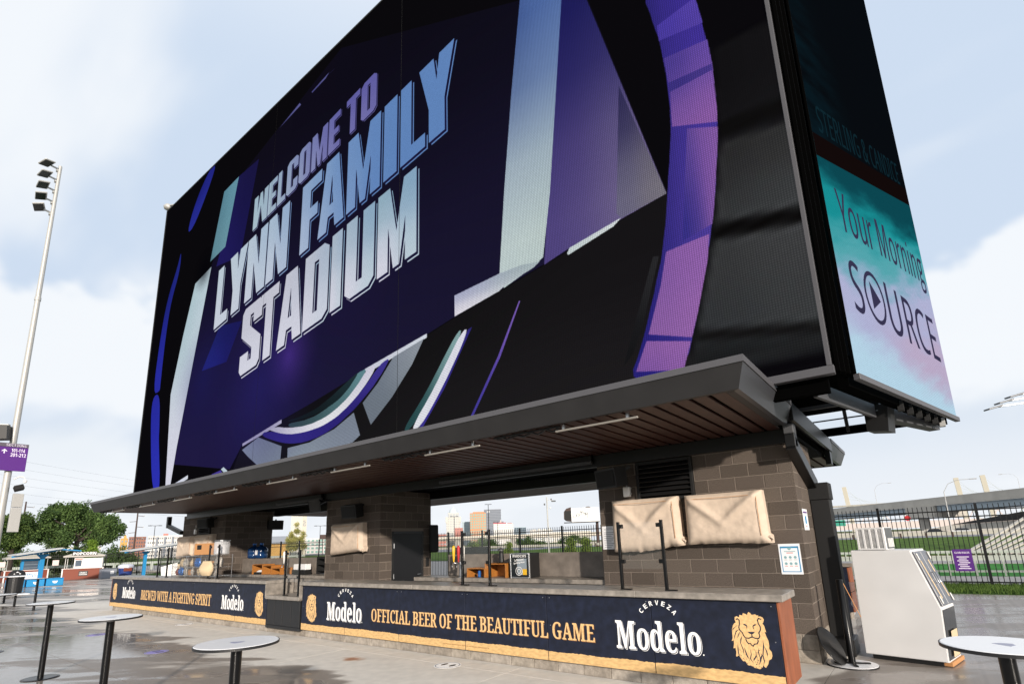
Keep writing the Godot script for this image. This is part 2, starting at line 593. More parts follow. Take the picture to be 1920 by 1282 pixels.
var GLYPH := {
	"L": [[0, 0, 1, 0, 1, .17, .45, .17, .45, 1, 0, 1]],
	"Y": [[.28, 0, .72, 0, .72, .4, 1, 1, .58, 1, .5, .7, .42, 1, 0, 1, .28, .4]],
	"N": [[0, 0, .36, 0, .36, .55, .62, 0, 1, 0, 1, 1, .64, 1, .64, .45, .38, 1, 0, 1]],
	"F": [[0, 0, .46, 0, .46, .4, .85, .4, .85, .57, .46, .57, .46, .83, 1, .83, 1, 1, 0, 1]],
	"A": [[0, 0, .34, 0, .39, .19, .61, .19, .66, 0, 1, 0, .74, 1, .26, 1], [.43, .35, .57, .35, .5, .76]],
	"M": [[0, 0, .28, 0, .28, .52, .42, 0, .58, 0, .72, .52, .72, 0, 1, 0, 1, 1, .68, 1, .5, .42, .32, 1, 0, 1]],
	"W": [[0, 1, .28, 1, .28, .48, .42, 1, .58, 1, .72, .48, .72, 1, 1, 1, 1, 0, .68, 0, .5, .58, .32, 0, 0, 0]],
	"I": [[0, 0, 1, 0, 1, 1, 0, 1]],
	"S": [[0, .07, .1, 0, .88, 0, 1, .07, 1, .42, .42, .68, .42, .84, .58, .84, .58, .7, 1, .7, 1, .93, .88, 1, .12, 1, 0, .93, 0, .58, .58, .32, .58, .16, .42, .16, .42, .3, 0, .3]],
	"T": [[.3, 0, .7, 0, .7, .83, 1, .83, 1, 1, 0, 1, 0, .83, .3, .83]],
	"D": [[0, 0, .8, 0, 1, .08, 1, .92, .8, 1, 0, 1], [.41, .16, .59, .16, .59, .84, .41, .84]],
	"U": [[0, .08, .18, 0, .82, 0, 1, .08, 1, 1, .6, 1, .6, .16, .4, .16, .4, 1, 0, 1]],
	"E": [[0, 0, 1, 0, 1, .17, .46, .17, .46, .42, .88, .42, .88, .58, .46, .58, .46, .83, 1, .83, 1, 1, 0, 1]],
	"C": [[0, .08, .18, 0, .82, 0, 1, .08, 1, .34, .6, .34, .6, .16, .41, .16, .41, .84, .6, .84, .6, .66, 1, .66, 1, .92, .82, 1, .18, 1, 0, .92]],
	"O": [[0, .08, .18, 0, .82, 0, 1, .08, 1, .92, .82, 1, .18, 1, 0, .92], [.41, .16, .59, .16, .59, .84, .41, .84]],
}

# soft-focus a part of the picture (in metres): the sunlight and shadow painted into it have no hard edges
func soften(im: Image, x0: float, y0: float, x1: float, y1: float, f: int) -> void:
	var r := Rect2i(int(x0 * SC * 2.0), LH - int(y1 * SC * 2.0), int((x1 - x0) * SC * 2.0), int((y1 - y0) * SC * 2.0)).intersection(Rect2i(0, 0, LW, LH))
	var s := im.get_region(r)
	for k in f:
		s.resize(maxi(2, s.get_width() / 2), maxi(2, s.get_height() / 2), Image.INTERPOLATE_BILINEAR)
	s.resize(r.size.x, r.size.y, Image.INTERPOLATE_CUBIC)
	im.blit_rect(s, Rect2i(Vector2i.ZERO, r.size), r.position)

func letters(im: Image, text: String, edges: Array, x_ref: float, y_ref: float, slope: float, h: float, tone: Callable) -> void:
	for pass_ in 3:
		var off: Vector2 = [Vector2(0.085, -0.1), Vector2(0.055, -0.065), Vector2.ZERO][pass_] * (h / 2.1)
		var k := 0
		for ch in text:
			var x0: float = edges[k * 2]
			var x1: float = edges[k * 2 + 1]
			k += 1
			var rings := []
			for g in GLYPH[ch]:
				var r := PackedVector2Array()
				for i in range(0, g.size(), 2):
					var x: float = lerpf(x0, x1, g[i])
					r.append(Vector2(x, y_ref + (x - x_ref) * slope + g[i + 1] * h) + off)
				rings.append(r)
			var c: String = tone.call(x0, x1)
			rings_on(im, rings, [c, "171233 141030 1b1640 171338", c][pass_] if pass_ != 0 else tone.call(x0 + 2.0, x1 + 2.0))

func tone_hex(a: Color, b: Color, c: Color, d: Color) -> String:
	return "%s %s %s %s" % [a.to_html(false), b.to_html(false), c.to_html(false), d.to_html(false)]

func glow(im: Image, at: Vector2, r: float, c: Color) -> void:
	var s := 24
	var g := Image.create(s, s, false, Image.FORMAT_RGBA8)
	for j in s:
		for i in s:
			var d := Vector2(i - s / 2.0 + 0.5, j - s / 2.0 + 0.5).length() / (s / 2.0)
			g.set_pixel(i, j, Color(c.r, c.g, c.b, c.a * pow(maxf(0.0, 1.0 - d), 1.6)))
	var k := int(r * 2.0 * SC * 2.0)
	g.resize(k, k, Image.INTERPOLATE_BILINEAR)
	im.blend_rect(g, Rect2i(0, 0, k, k), Vector2i(int(at.x * SC * 2.0) - k / 2, LH - int(at.y * SC * 2.0) - k / 2))

func front_picture() -> ImageTexture:
	var im := Image.create(LW, LH, false, Image.FORMAT_RGBA8)
	im.fill(Color("08070a"))
	shape(im, [3, 1.07, 3.39, 1.58, 4.73, 7.65, 6.71, 10.44, 11.91, 11.65, 19.27, 7.84, 20.37, 3.08, 16.04, 2.4, 13.63, 1.94, 9.92, 1.4, 7.93, 1.05, 7.29, 0.42], "0f0c1c 0c0a16 211b48 1b1734")  # navy field behind the words
	shape(im, [5.83, 5.18, 7.3, 4.92, 6.51, 3.81, 4.8, 3.91], "20256e 1c1c60 272d92 1e1d66")  # blue smear
	shape(im, [6.26, 10.41, 7.58, 10.39, 6.85, 7.24, 5.16, 7.5], "1e1a54 1a1648 221c62 1c1854")
	shape(im, [5.23, 10.32, 6.26, 10.41, 5.71, 8.02, 4.63, 7.87], "5f8ea0 6da2b4 6b9aa8 77a8b6")  # teal bar, upper left
	shape(im, [4.77, 7.64, 3.56, 7.43, 2.95, 5.59, 2.41, 3.59, 2.84, 0.11, 3.17, 0.08, 3.41, 1.57], "bcd8e0 d0e4ee f0f0ff f0f0ff")  # white bar
	shape(im, [4.23, 11.89, 4.1, 11.94, 3.93, 11.92, 3.73, 11.82, 3.49, 11.66, 3.21, 11.42, 2.97, 11.16, 2.77, 10.89, 2.6, 10.61, 2.47, 10.31, 2.42, 10.1, 2.44, 9.96, 2.54, 9.91, 2.72, 9.94, 2.95, 10.08, 3.22, 10.33, 3.54, 10.69, 3.9, 11.14, 4.14, 11.5, 4.25, 11.74], "1c2180 252a92 2830a0 2e36a8")  # upper arc piece
	shape(im, [1.97, 9.07, 1.99, 8.84, 1.97, 8.61, 1.91, 8.36, 1.82, 8.11, 1.69, 7.84, 1.58, 7.56, 1.49, 7.27, 1.43, 6.97, 1.39, 6.65, 1.36, 6.29, 1.34, 5.89, 1.33, 5.45, 1.33, 4.96, 1.34, 4.58, 1.34, 4.3, 1.35, 4.12, 1.36, 4.04, 1.33, 3.98, 1.25, 3.95, 1.13, 3.93, 0.96, 3.94, 0.84, 4.07, 0.77, 4.32, 0.74, 4.68, 0.76, 5.17, 0.79, 5.64, 0.83, 6.09, 0.89, 6.53, 0.95, 6.95, 1.05, 7.34, 1.17, 7.7, 1.32, 8.03, 1.49, 8.33, 1.64, 8.59, 1.75, 8.82, 1.83, 9.02, 1.88, 9.18, 1.92, 9.24, 1.95, 9.21], "1b2278 222a8c 2a30b0 2e34b4")  # blue arc
	shape(im, [0.96, 3.85, 1.13, 3.86, 1.28, 3.78, 1.41, 3.61, 1.51, 3.37, 1.59, 3.04, 1.65, 2.77, 1.7, 2.55, 1.73, 2.39, 1.74, 2.28, 1.79, 2.07, 1.89, 1.76, 2.02, 1.36, 2.19, 0.86, 2.27, 0.5, 2.26, 0.27, 2.17, 0.16, 1.98, 0.18, 1.8, 0.34, 1.6, 0.64, 1.39, 1.1, 1.18, 1.71, 1.01, 2.26, 0.88, 2.72, 0.79, 3.11, 0.76, 3.4, 0.77, 3.62, 0.84, 3.77], "2a2fae 2e34b4 3036c4 3036c4")  # lower piece of the arc
	shape(im, [8.75, 10.86, 9.87, 11.1, 9.95, 10.99], "50508c 6464a0 50508c 6464a0")
	shape(im, [10.49, 11.1, 11.37, 11.21, 11.19, 11.11, 10.53, 11.04], "50508c 6464a0 50508c 6464a0")
	shape(im, [11.64, 11.15, 11.46, 11.16, 10.92, 11.16], "30306c 34346c 30306c 34346c")
	shape(im, [7.93, 1.05, 9.92, 1.37, 13.31, 1.95, 15.3, 2.24, 16.04, 2.38, 20.37, 3.06, 20.46, 0.26, 19.52, 0.23, 13.7, -0.18, 8.59, -0.23, 7.22, -0.1, 7.59, 0.53], "0c0b0d 161416 161517 1f1d1e")  # dark lower field; a hazy reflection is painted into its grey
	shape(im, [13.17, 1.97, 13.23, 1.97, 13.28, 1.98, 13.33, 1.98, 13.37, 1.99, 13.41, 2, 13.41, 1.98, 13.38, 1.95, 13.32, 1.89, 13.23, 1.81, 13.13, 1.72, 13.02, 1.64, 12.9, 1.56, 12.78, 1.48, 12.65, 1.41, 12.51, 1.35, 12.37, 1.29, 12.22, 1.24, 12.06, 1.19, 11.9, 1.15, 11.72, 1.12, 11.53, 1.1, 11.33, 1.08, 11.12, 1.08, 10.91, 1.08, 10.68, 1.1, 10.5, 1.12, 10.37, 1.15, 10.3, 1.18, 10.28, 1.22, 10.31, 1.24, 10.41, 1.25, 10.57, 1.24, 10.78, 1.23, 10.99, 1.22, 11.19, 1.23, 11.39, 1.24, 11.58, 1.27, 11.76, 1.31, 11.93, 1.35, 12.09, 1.4, 12.24, 1.45, 12.39, 1.52, 12.54, 1.61, 12.69, 1.7, 12.85, 1.81, 12.98, 1.89, 13.08, 1.95], "2a3c3e 6f9ea2 3c5458 5c8488")  # glow inside the ring
	shape(im, [13.02, 1.95, 13.07, 1.96, 13.06, 1.93, 13.02, 1.88, 12.92, 1.8, 12.79, 1.69, 12.64, 1.6, 12.49, 1.52, 12.34, 1.46, 12.17, 1.41, 12, 1.37, 11.82, 1.34, 11.64, 1.31, 11.45, 1.28, 11.25, 1.27, 11.04, 1.26, 10.83, 1.26, 10.61, 1.27, 10.44, 1.28, 10.33, 1.3, 10.26, 1.31, 10.25, 1.32, 10.29, 1.33, 10.37, 1.34, 10.51, 1.34, 10.68, 1.34, 10.86, 1.35, 11.05, 1.37, 11.24, 1.39, 11.44, 1.42, 11.62, 1.46, 11.79, 1.51, 11.95, 1.56, 12.11, 1.61, 12.26, 1.67, 12.41, 1.73, 12.57, 1.79, 12.73, 1.85, 12.86, 1.9, 12.95, 1.93], "101618 22383a 141d1f 1a2a2c")  # inner glow
	shape(im, [7.93, 1.07, 9.93, 1.42, 9.94, 1.32, 7.94, 0.99], "f0ecff f4f0ff e8e4ff f0ecff")
	shape(im, [13.32, 1.99, 15.3, 2.28, 15.3, 2.19, 13.41, 1.87], "f0f4ff e8eef8 f0f4ff dce4ea")
	shape(im, [13.58, 2, 13.66, 2, 13.69, 1.97, 13.67, 1.91, 13.61, 1.83, 13.49, 1.72, 13.37, 1.62, 13.24, 1.53, 13.11, 1.44, 12.97, 1.36, 12.84, 1.29, 12.7, 1.22, 12.55, 1.16, 12.41, 1.1, 12.25, 1.05, 12.08, 1.01, 11.89, 0.97, 11.69, 0.94, 11.48, 0.93, 11.25, 0.92, 11.01, 0.92, 10.75, 0.93, 10.48, 0.95, 10.22, 0.99, 9.94, 1.05, 9.66, 1.13, 9.47, 1.19, 9.37, 1.23, 9.38, 1.26, 9.49, 1.26, 9.61, 1.26, 9.75, 1.25, 9.91, 1.22, 10.08, 1.18, 10.27, 1.15, 10.47, 1.12, 10.68, 1.1, 10.91, 1.08, 11.12, 1.08, 11.33, 1.08, 11.53, 1.1, 11.72, 1.12, 11.9, 1.15, 12.06, 1.19, 12.22, 1.24, 12.37, 1.29, 12.51, 1.35, 12.65, 1.41, 12.78, 1.48, 12.9, 1.56, 13.02, 1.64, 13.13, 1.72, 13.23, 1.81, 13.32, 1.89, 13.41, 1.95, 13.5, 1.99], "ffffff f4f2ff f6f4ff ffffff")  # white arc
	shape(im, [14, 2.01, 14.1, 2.03, 14.13, 2.01, 14.11, 1.96, 14.03, 1.87, 13.9, 1.74, 13.76, 1.63, 13.63, 1.52, 13.49, 1.43, 13.36, 1.35, 13.23, 1.27, 13.09, 1.19, 12.96, 1.12, 12.82, 1.06, 12.67, 1, 12.52, 0.93, 12.35, 0.87, 12.17, 0.82, 11.99, 0.77, 11.79, 0.73, 11.57, 0.7, 11.35, 0.68, 11.13, 0.67, 10.91, 0.67, 10.69, 0.69, 10.48, 0.71, 10.24, 0.75, 9.98, 0.81, 9.69, 0.89, 9.37, 0.99, 9.14, 1.07, 9.02, 1.14, 9, 1.18, 9.09, 1.21, 9.23, 1.2, 9.42, 1.18, 9.66, 1.13, 9.94, 1.05, 10.22, 0.99, 10.48, 0.95, 10.75, 0.93, 11.01, 0.92, 11.25, 0.92, 11.48, 0.93, 11.69, 0.94, 11.89, 0.97, 12.08, 1.01, 12.25, 1.05, 12.41, 1.1, 12.55, 1.16, 12.7, 1.22, 12.84, 1.29, 12.97, 1.36, 13.11, 1.44, 13.25, 1.53, 13.38, 1.62, 13.52, 1.72, 13.66, 1.83, 13.78, 1.91, 13.9, 1.98], "342a84 453a9c 3a3094 2e2478")  # purple arc
	shape(im, [14.28, 2.03, 15.21, 2.19, 14.87, 1.73, 14.26, 1.16, 13.58, 0.68, 13.28, 1.22, 13.79, 1.57], "7c8694 9aa2ac 78828e 7c868e")  # grey segment
	shape(im, [12.97, 1.06, 13.22, 0.51, 12.95, 0.38, 11.81, 0.36, 10.32, 0.3, 10.3, 0.62, 11.27, 0.63, 12.26, 0.8], "8690a0 8690a0 96a2b0 8a94a4")
	shape(im, [7.93, 0.89, 8.79, 1.12, 10.01, 0.71, 9.98, 0.32, 8.9, 0.32, 8.27, 0.67], "a6b4c4 8e9aaa 96a4b4 8e9aaa")
	shape(im, [16.19, 2.09, 16.23, 2.08, 16.22, 2.02, 16.15, 1.89, 16.03, 1.71, 15.85, 1.46, 15.67, 1.23, 15.49, 1.02, 15.31, 0.82, 15.12, 0.64, 14.96, 0.5, 14.83, 0.41, 14.73, 0.36, 14.67, 0.37, 14.66, 0.41, 14.71, 0.49, 14.82, 0.61, 14.99, 0.77, 15.17, 0.95, 15.37, 1.17, 15.58, 1.42, 15.8, 1.69, 15.98, 1.9, 16.11, 2.03], "2c5052 8fb4b4 2c5052 5f8e90")  # teal glow
	shape(im, [16.41, 2.05, 16.51, 2.07, 15.79, 1.04, 15.17, 0.35, 15.06, 0.35, 15.69, 1.06], "3c3490 342c84 40369c 3a3090")
	shape(im, [16.32, 2.07, 16.37, 2.06, 16.36, 1.99, 16.3, 1.87, 16.18, 1.68, 16, 1.43, 15.83, 1.2, 15.66, 0.99, 15.5, 0.8, 15.34, 0.62, 15.21, 0.49, 15.09, 0.4, 15, 0.36, 14.92, 0.36, 14.91, 0.41, 14.97, 0.5, 15.08, 0.64, 15.26, 0.83, 15.44, 1.03, 15.61, 1.24, 15.79, 1.47, 15.98, 1.71, 16.12, 1.89, 16.24, 2.01], "e8f0f4 f4f4ff f8f8ff f2f0ff")  # white streak
	shape(im, [17.61, 2.24, 17.64, 2.23, 17.16, 1.32, 16.48, 0.34, 16.42, 0.35, 17.1, 1.34], "7a60c0 8464c4 4c42a8 5646b0")  # thin purple line
	shape(im, [3.53, 0.37, 4.51, 0.55, 4.53, 0.43, 3.81, 0.29], "e8ecff f0f4ff e8ecff f0f4ff")
	shape(im, [6.07, 0.29, 6.19, 0.4, 6.75, 0.46, 6.89, 0.32], "4a3ca4 5646ac 3a3090 4a3ca4")
	shape(im, [6.75, 0.48, 6.9, 0.53, 7.17, 0.39, 6.99, 0.34], "e0f4f8 f0fcff d0ecf4 e8f8ff")
	shape(im, [18.88, 8.16, 19.25, 7.85, 20.37, 3.06, 19.63, 2.96, 18.68, 2.84, 18.17, 2.72], "1f1d60 262566 584b8a 7d7098")  # violet field
	shape(im, [19.79, 5.33, 20.37, 3.06, 19.63, 2.98, 19.56, 3.09], "34305c 403c60 74708a 807c86")
	shape(im, [17.98, 8.9, 18.89, 8.15, 18.37, 4.04, 18.16, 2.87, 17.95, 2.77, 17.29, 2.59, 17.19, 2.84, 17.37, 4.52, 17.62, 6.49], "46609c 5876b4 d2e2e0 ccdcd8")  # teal bar
	shape(im, [16.07, 2.41, 16.07, 2.85, 17.17, 2.91, 17.67, 2.9, 18.09, 2.82, 17.95, 2.75, 17.3, 2.63, 17.18, 2.57], "b8bcd8 b4c4c8 f4f0fa dce4e6")  # white corner
	shape(im, [18.63, 2.76, 18.68, 2.84, 19.59, 2.98, 19.63, 2.98, 19.49, 2.89, 18.65, 2.72], "d8e4e4 e4ecec d8e4e4 e4ecec")
	shape(im, [21.26, 5.02, 22.05, 4.95, 22.06, 0.5, 22, 0.21, 20.38, 0.19, 20.62, 1.11, 20.83, 1.81, 21.01, 2.53, 21.16, 3.44, 21.21, 4], "0e0d0f 141315 242526 2a2c2d")  # sunlight greying the dark screen, painted into the picture
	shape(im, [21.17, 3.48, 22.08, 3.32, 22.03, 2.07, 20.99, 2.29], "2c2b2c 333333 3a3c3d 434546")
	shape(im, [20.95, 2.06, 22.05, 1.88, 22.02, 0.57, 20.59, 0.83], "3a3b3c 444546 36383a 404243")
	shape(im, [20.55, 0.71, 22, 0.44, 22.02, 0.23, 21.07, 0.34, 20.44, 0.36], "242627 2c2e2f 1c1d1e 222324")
	shape(im, [21.19, 3.79, 21.99, 3.72, 22.04, 3.45, 21.17, 3.56], "0c0b0b 0e0d0d 0c0b0b 0e0d0d")  # stadium shadow bands across that sunlight, painted in as well
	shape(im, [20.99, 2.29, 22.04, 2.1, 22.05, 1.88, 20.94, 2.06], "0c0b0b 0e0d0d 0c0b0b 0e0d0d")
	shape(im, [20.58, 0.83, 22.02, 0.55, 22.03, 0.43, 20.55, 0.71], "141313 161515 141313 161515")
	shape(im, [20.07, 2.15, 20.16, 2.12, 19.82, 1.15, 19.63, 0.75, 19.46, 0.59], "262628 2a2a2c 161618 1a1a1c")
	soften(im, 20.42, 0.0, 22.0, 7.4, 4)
	shape(im, [20.62, 6.67, 20.82, 6.51, 20.97, 6.33, 21.08, 6.13, 21.14, 5.93, 21.16, 5.7, 21.17, 5.5, 21.19, 5.31, 21.2, 5.14, 21.21, 4.99, 21.22, 4.82, 21.22, 4.65, 21.22, 4.47, 21.22, 4.28, 21.21, 4.1, 21.2, 3.94, 21.19, 3.79, 21.17, 3.65, 21.15, 3.49, 21.13, 3.3, 21.09, 3.1, 21.06, 2.87, 21.02, 2.66, 20.97, 2.46, 20.93, 2.26, 20.89, 2.08, 20.84, 1.9, 20.8, 1.73, 20.75, 1.55, 20.69, 1.37, 20.64, 1.19, 20.58, 0.99, 20.51, 0.79, 20.44, 0.57, 20.34, 0.41, 20.2, 0.31, 20.03, 0.27, 19.82, 0.29, 19.68, 0.33, 19.61, 0.41, 19.61, 0.52, 19.68, 0.65, 19.75, 0.81, 19.82, 0.98, 19.89, 1.17, 19.96, 1.38, 20.03, 1.57, 20.08, 1.74, 20.13, 1.89, 20.18, 2.03, 20.22, 2.2, 20.26, 2.39, 20.31, 2.61, 20.35, 2.86, 20.39, 3.1, 20.42, 3.32, 20.46, 3.54, 20.49, 3.75, 20.52, 3.94, 20.54, 4.13, 20.55, 4.31, 20.56, 4.47, 20.56, 4.65, 20.56, 4.82, 20.56, 5, 20.55, 5.19, 20.54, 5.36, 20.53, 5.51, 20.52, 5.65, 20.51, 5.76, 20.48, 5.91, 20.45, 6.09, 20.42, 6.31, 20.37, 6.55, 20.39, 6.7, 20.47, 6.74], "20215e 4434a0 2a2480 5c48ac")  # arc, blue violet where shadow is painted over it
	shape(im, [20.51, 5.99, 21.12, 6.07, 21.18, 5.55, 20.51, 5.7], "5040b0 5c48b4 5040ac 5a46b0")
	shape(im, [20.55, 5.34, 21.21, 5.23, 21.23, 4.76, 21.21, 4, 21.19, 3.82, 20.56, 4.1, 20.59, 4.72], "54429c 6c50ae 8a5eae 9664b2")  # sunlit parts of the arc, painted as a pinker purple
	shape(im, [20.77, 3.95, 21.19, 3.74, 21.15, 3.44, 21, 2.54, 20.95, 2.31, 20.52, 2.22], "5a469e 8c60b0 3c3490 9a68b4")
	shape(im, [20.27, 2.15, 20.89, 2.18, 20.83, 1.81, 20.62, 1.11, 20.5, 0.77, 19.89, 0.98, 20.14, 1.66], "8c60ae 9c6ab8 9868b2 a670ba")
	shape(im, [19.85, 0.89, 20.48, 0.72, 20.34, 0.34, 19.65, 0.47], "9464b0 a06cb8 8a5eae 9a68b4")
	shape(im, [20.58, 4.87, 21.22, 4.79, 21.22, 4.68, 20.57, 4.7], "40348a 4c3c92 40348a 4c3c92")  # another shadow band, painted across the arc
	glow(im, Vector2(10.1, 3.1), 1.5, Color(0.5, 0.3, 0.85, 0.6))
	glow(im, Vector2(8.6, 2.6), 3.6, Color(0.16, 0.135, 0.42, 0.8))
	glow(im, Vector2(5.0, 3.6), 2.4, Color(0.12, 0.12, 0.4, 0.5))
	glow(im, Vector2(12.5, 4.0), 3.2, Color(0.12, 0.095, 0.25, 0.6))
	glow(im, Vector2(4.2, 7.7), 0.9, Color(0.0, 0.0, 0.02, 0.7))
	var hot := Color("ecedfb")
	var cold := Color("5d8fd0")
	letters(im, "STADIUM", [7.37, 8.5, 8.42, 9.38, 9.42, 10.6, 10.67, 11.75, 11.87, 12.3, 12.46, 13.55, 13.67, 14.98], 7.37, 3.12, 0.1445, 2.09,
		func(x0, x1):
			var a := Color("e8e9f8").lerp(Color("a6cbe0"), smoothstep(9.5, 14.5, x0))
			var b := Color("e8e9f8").lerp(Color("9fc4e2"), smoothstep(9.5, 14.5, x1))
			return tone_hex(a.darkened(0.06), b.darkened(0.06), hot, hot.lerp(Color("cfe2ee"), smoothstep(10.0, 14.5, x1))))
	letters(im, "LYNNFAMILY", [5.4, 6.25, 6.2, 7.32, 7.35, 8.5, 8.57, 9.68, 10.33, 11.25, 11.17, 12.3, 12.4, 13.7, 13.83, 14.3, 14.42, 15.24, 15.05, 16.16], 5.4, 5.16, 0.153, 2.1,
		func(x0, x1):
			var a := Color("d2e2ee").lerp(Color("6a93cf"), smoothstep(6.0, 14.5, x0))
			var b := Color("d2e2ee").lerp(Color("6a93cf"), smoothstep(6.0, 14.5, x1))
			return tone_hex(a, b, a.lerp(hot, 0.55 * (1.0 - smoothstep(8.0, 14.0, x0))), b.lerp(hot, 0.45 * (1.0 - smoothstep(8.0, 14.0, x1)))))
	letters(im, "WELCOMETO", [7.53, 8.36, 8.4, 8.87, 8.93, 9.37, 9.42, 10.0, 10.06, 10.62, 10.69, 11.43, 11.49, 12.0, 12.26, 12.83, 12.89, 13.5], 7.53, 7.83, 0.15, 1.12,
		func(x0, x1):
			var a := Color("b4d0de").lerp(Color("6c69b4"), smoothstep(7.5, 12.6, x0))
			var b := Color("b4d0de").lerp(Color("6c69b4"), smoothstep(7.5, 12.6, x1))
			return tone_hex(a, b, a.lightened(0.12), b.lightened(0.08)))
	im.shrink_x2()
	# the grain of the diodes: rows and columns of small lamps with slightly uneven strength
	var w := im.get_width()
	var t := Image.create(126, 126, false, Image.FORMAT_RGBA8)
	var r := RandomNumberGenerator.new()
	r.seed = 5
	for j in 126:
		for i in 126:
			var dark := 0.26 if i % 3 == 0 or j % 3 == 0 else 0.0
			t.set_pixel(i, j, Color(0.01, 0.01, 0.02, clampf(dark + r.randf() * 0.07, 0, 1)))
	for y in range(0, im.get_height(), 126):
		for x in range(0, w, 126):
			im.blend_rect(t, Rect2i(0, 0, 126, 126), Vector2i(x, y))
	im.convert(Image.FORMAT_RGB8)
	return ImageTexture.create_from_image(im)

func side_picture() -> ImageTexture:
	# 4.5 m wide, 11.9 m high
	var w := 640
	var h := 1692
	var im := Image.create(w, h, false, Image.FORMAT_RGB8)
	var n := fbm(91, 1.0, 5)
	var r := RandomNumberGenerator.new()
	r.seed = 8
	for j in h:
		var v := 11.9 * (1.0 - (j + 0.5) / h)
		for i in w:
			var u := 4.5 * (i + 0.5) / w
			var q := v - 0.238 * u       # the picture leans like its dark band
			var c: Color
			var s := n.get_noise_2d(u * 0.7, q * 2.6)
			if q > 3.42:
				var veil := smoothstep(2.2, 0.3, u + 0.25 * (v - 4.0)) * smoothstep(8.5, 4.0, v)
				c = Color(0.018, 0.03, 0.05).lerp(Color(0.02, 0.085, 0.115), clampf(veil * (0.7 + s), 0, 1))
			elif q > 3.06:
				c = Color(0.06, 0.025, 0.025)
			else:
				var g := q + 0.238 * u * smoothstep(2.6, 0.6, v) + s * 0.22
				c = Color(0.03, 0.27, 0.31).lerp(Color(0.09, 0.55, 0.57), smoothstep(3.0, 2.45, g + 0.1 * u))
				c = c.lerp(Color(0.32, 0.64, 0.67), smoothstep(2.3, 1.75, g))
				c = c.lerp(Color(0.68, 0.69, 0.82), smoothstep(1.75, 1.2, g))
				c = c.lerp(Color(0.72, 0.66, 0.77), smoothstep(1.2, 0.85, g) * smoothstep(0.6, 3.0, u))
				c = c.lerp(Color(0.7, 0.82, 0.89), smoothstep(0.95, 0.3, g + 0.06 * u))
			var d := (0.84 if i % 4 == 0 or j % 4 == 0 else 1.04) * (0.95 + 0.08 * r.randf())
			im.set_pixel(i, j, Color(c.r * d, c.g * d, c.b * d))
	return ImageTexture.create_from_image(im)

func lit(called: String, tex: Texture2D) -> StandardMaterial3D:
	var m := mat(called, "020202", 1.0, 0.0, 0.0)
	m.emission_enabled = true
	m.emission = Color.BLACK
	m.emission_texture = tex
	m.emission_energy_multiplier = 1.0
	return m

func glow_paint(called: String, hex: String) -> StandardMaterial3D:
	var m := mat(called, "020202", 1.0, 0.0, 0.0)
	m.emission_enabled = true
	m.emission = Color(hex)
	return m

# upright rectangle facing +z with its own patch of the picture
func pane(w: float, h: float, uv: Rect2) -> ArrayMesh:
	var st := begin()
	for k in [[0, 0], [0, 1], [1, 1], [0, 0], [1, 1], [1, 0]]:
		st.set_uv(Vector2(uv.position.x + uv.size.x * k[0], uv.position.y + uv.size.y * (1 - k[1])))
		st.add_vertex(Vector3(w * k[0], h * k[1], 0))
	return done(st)

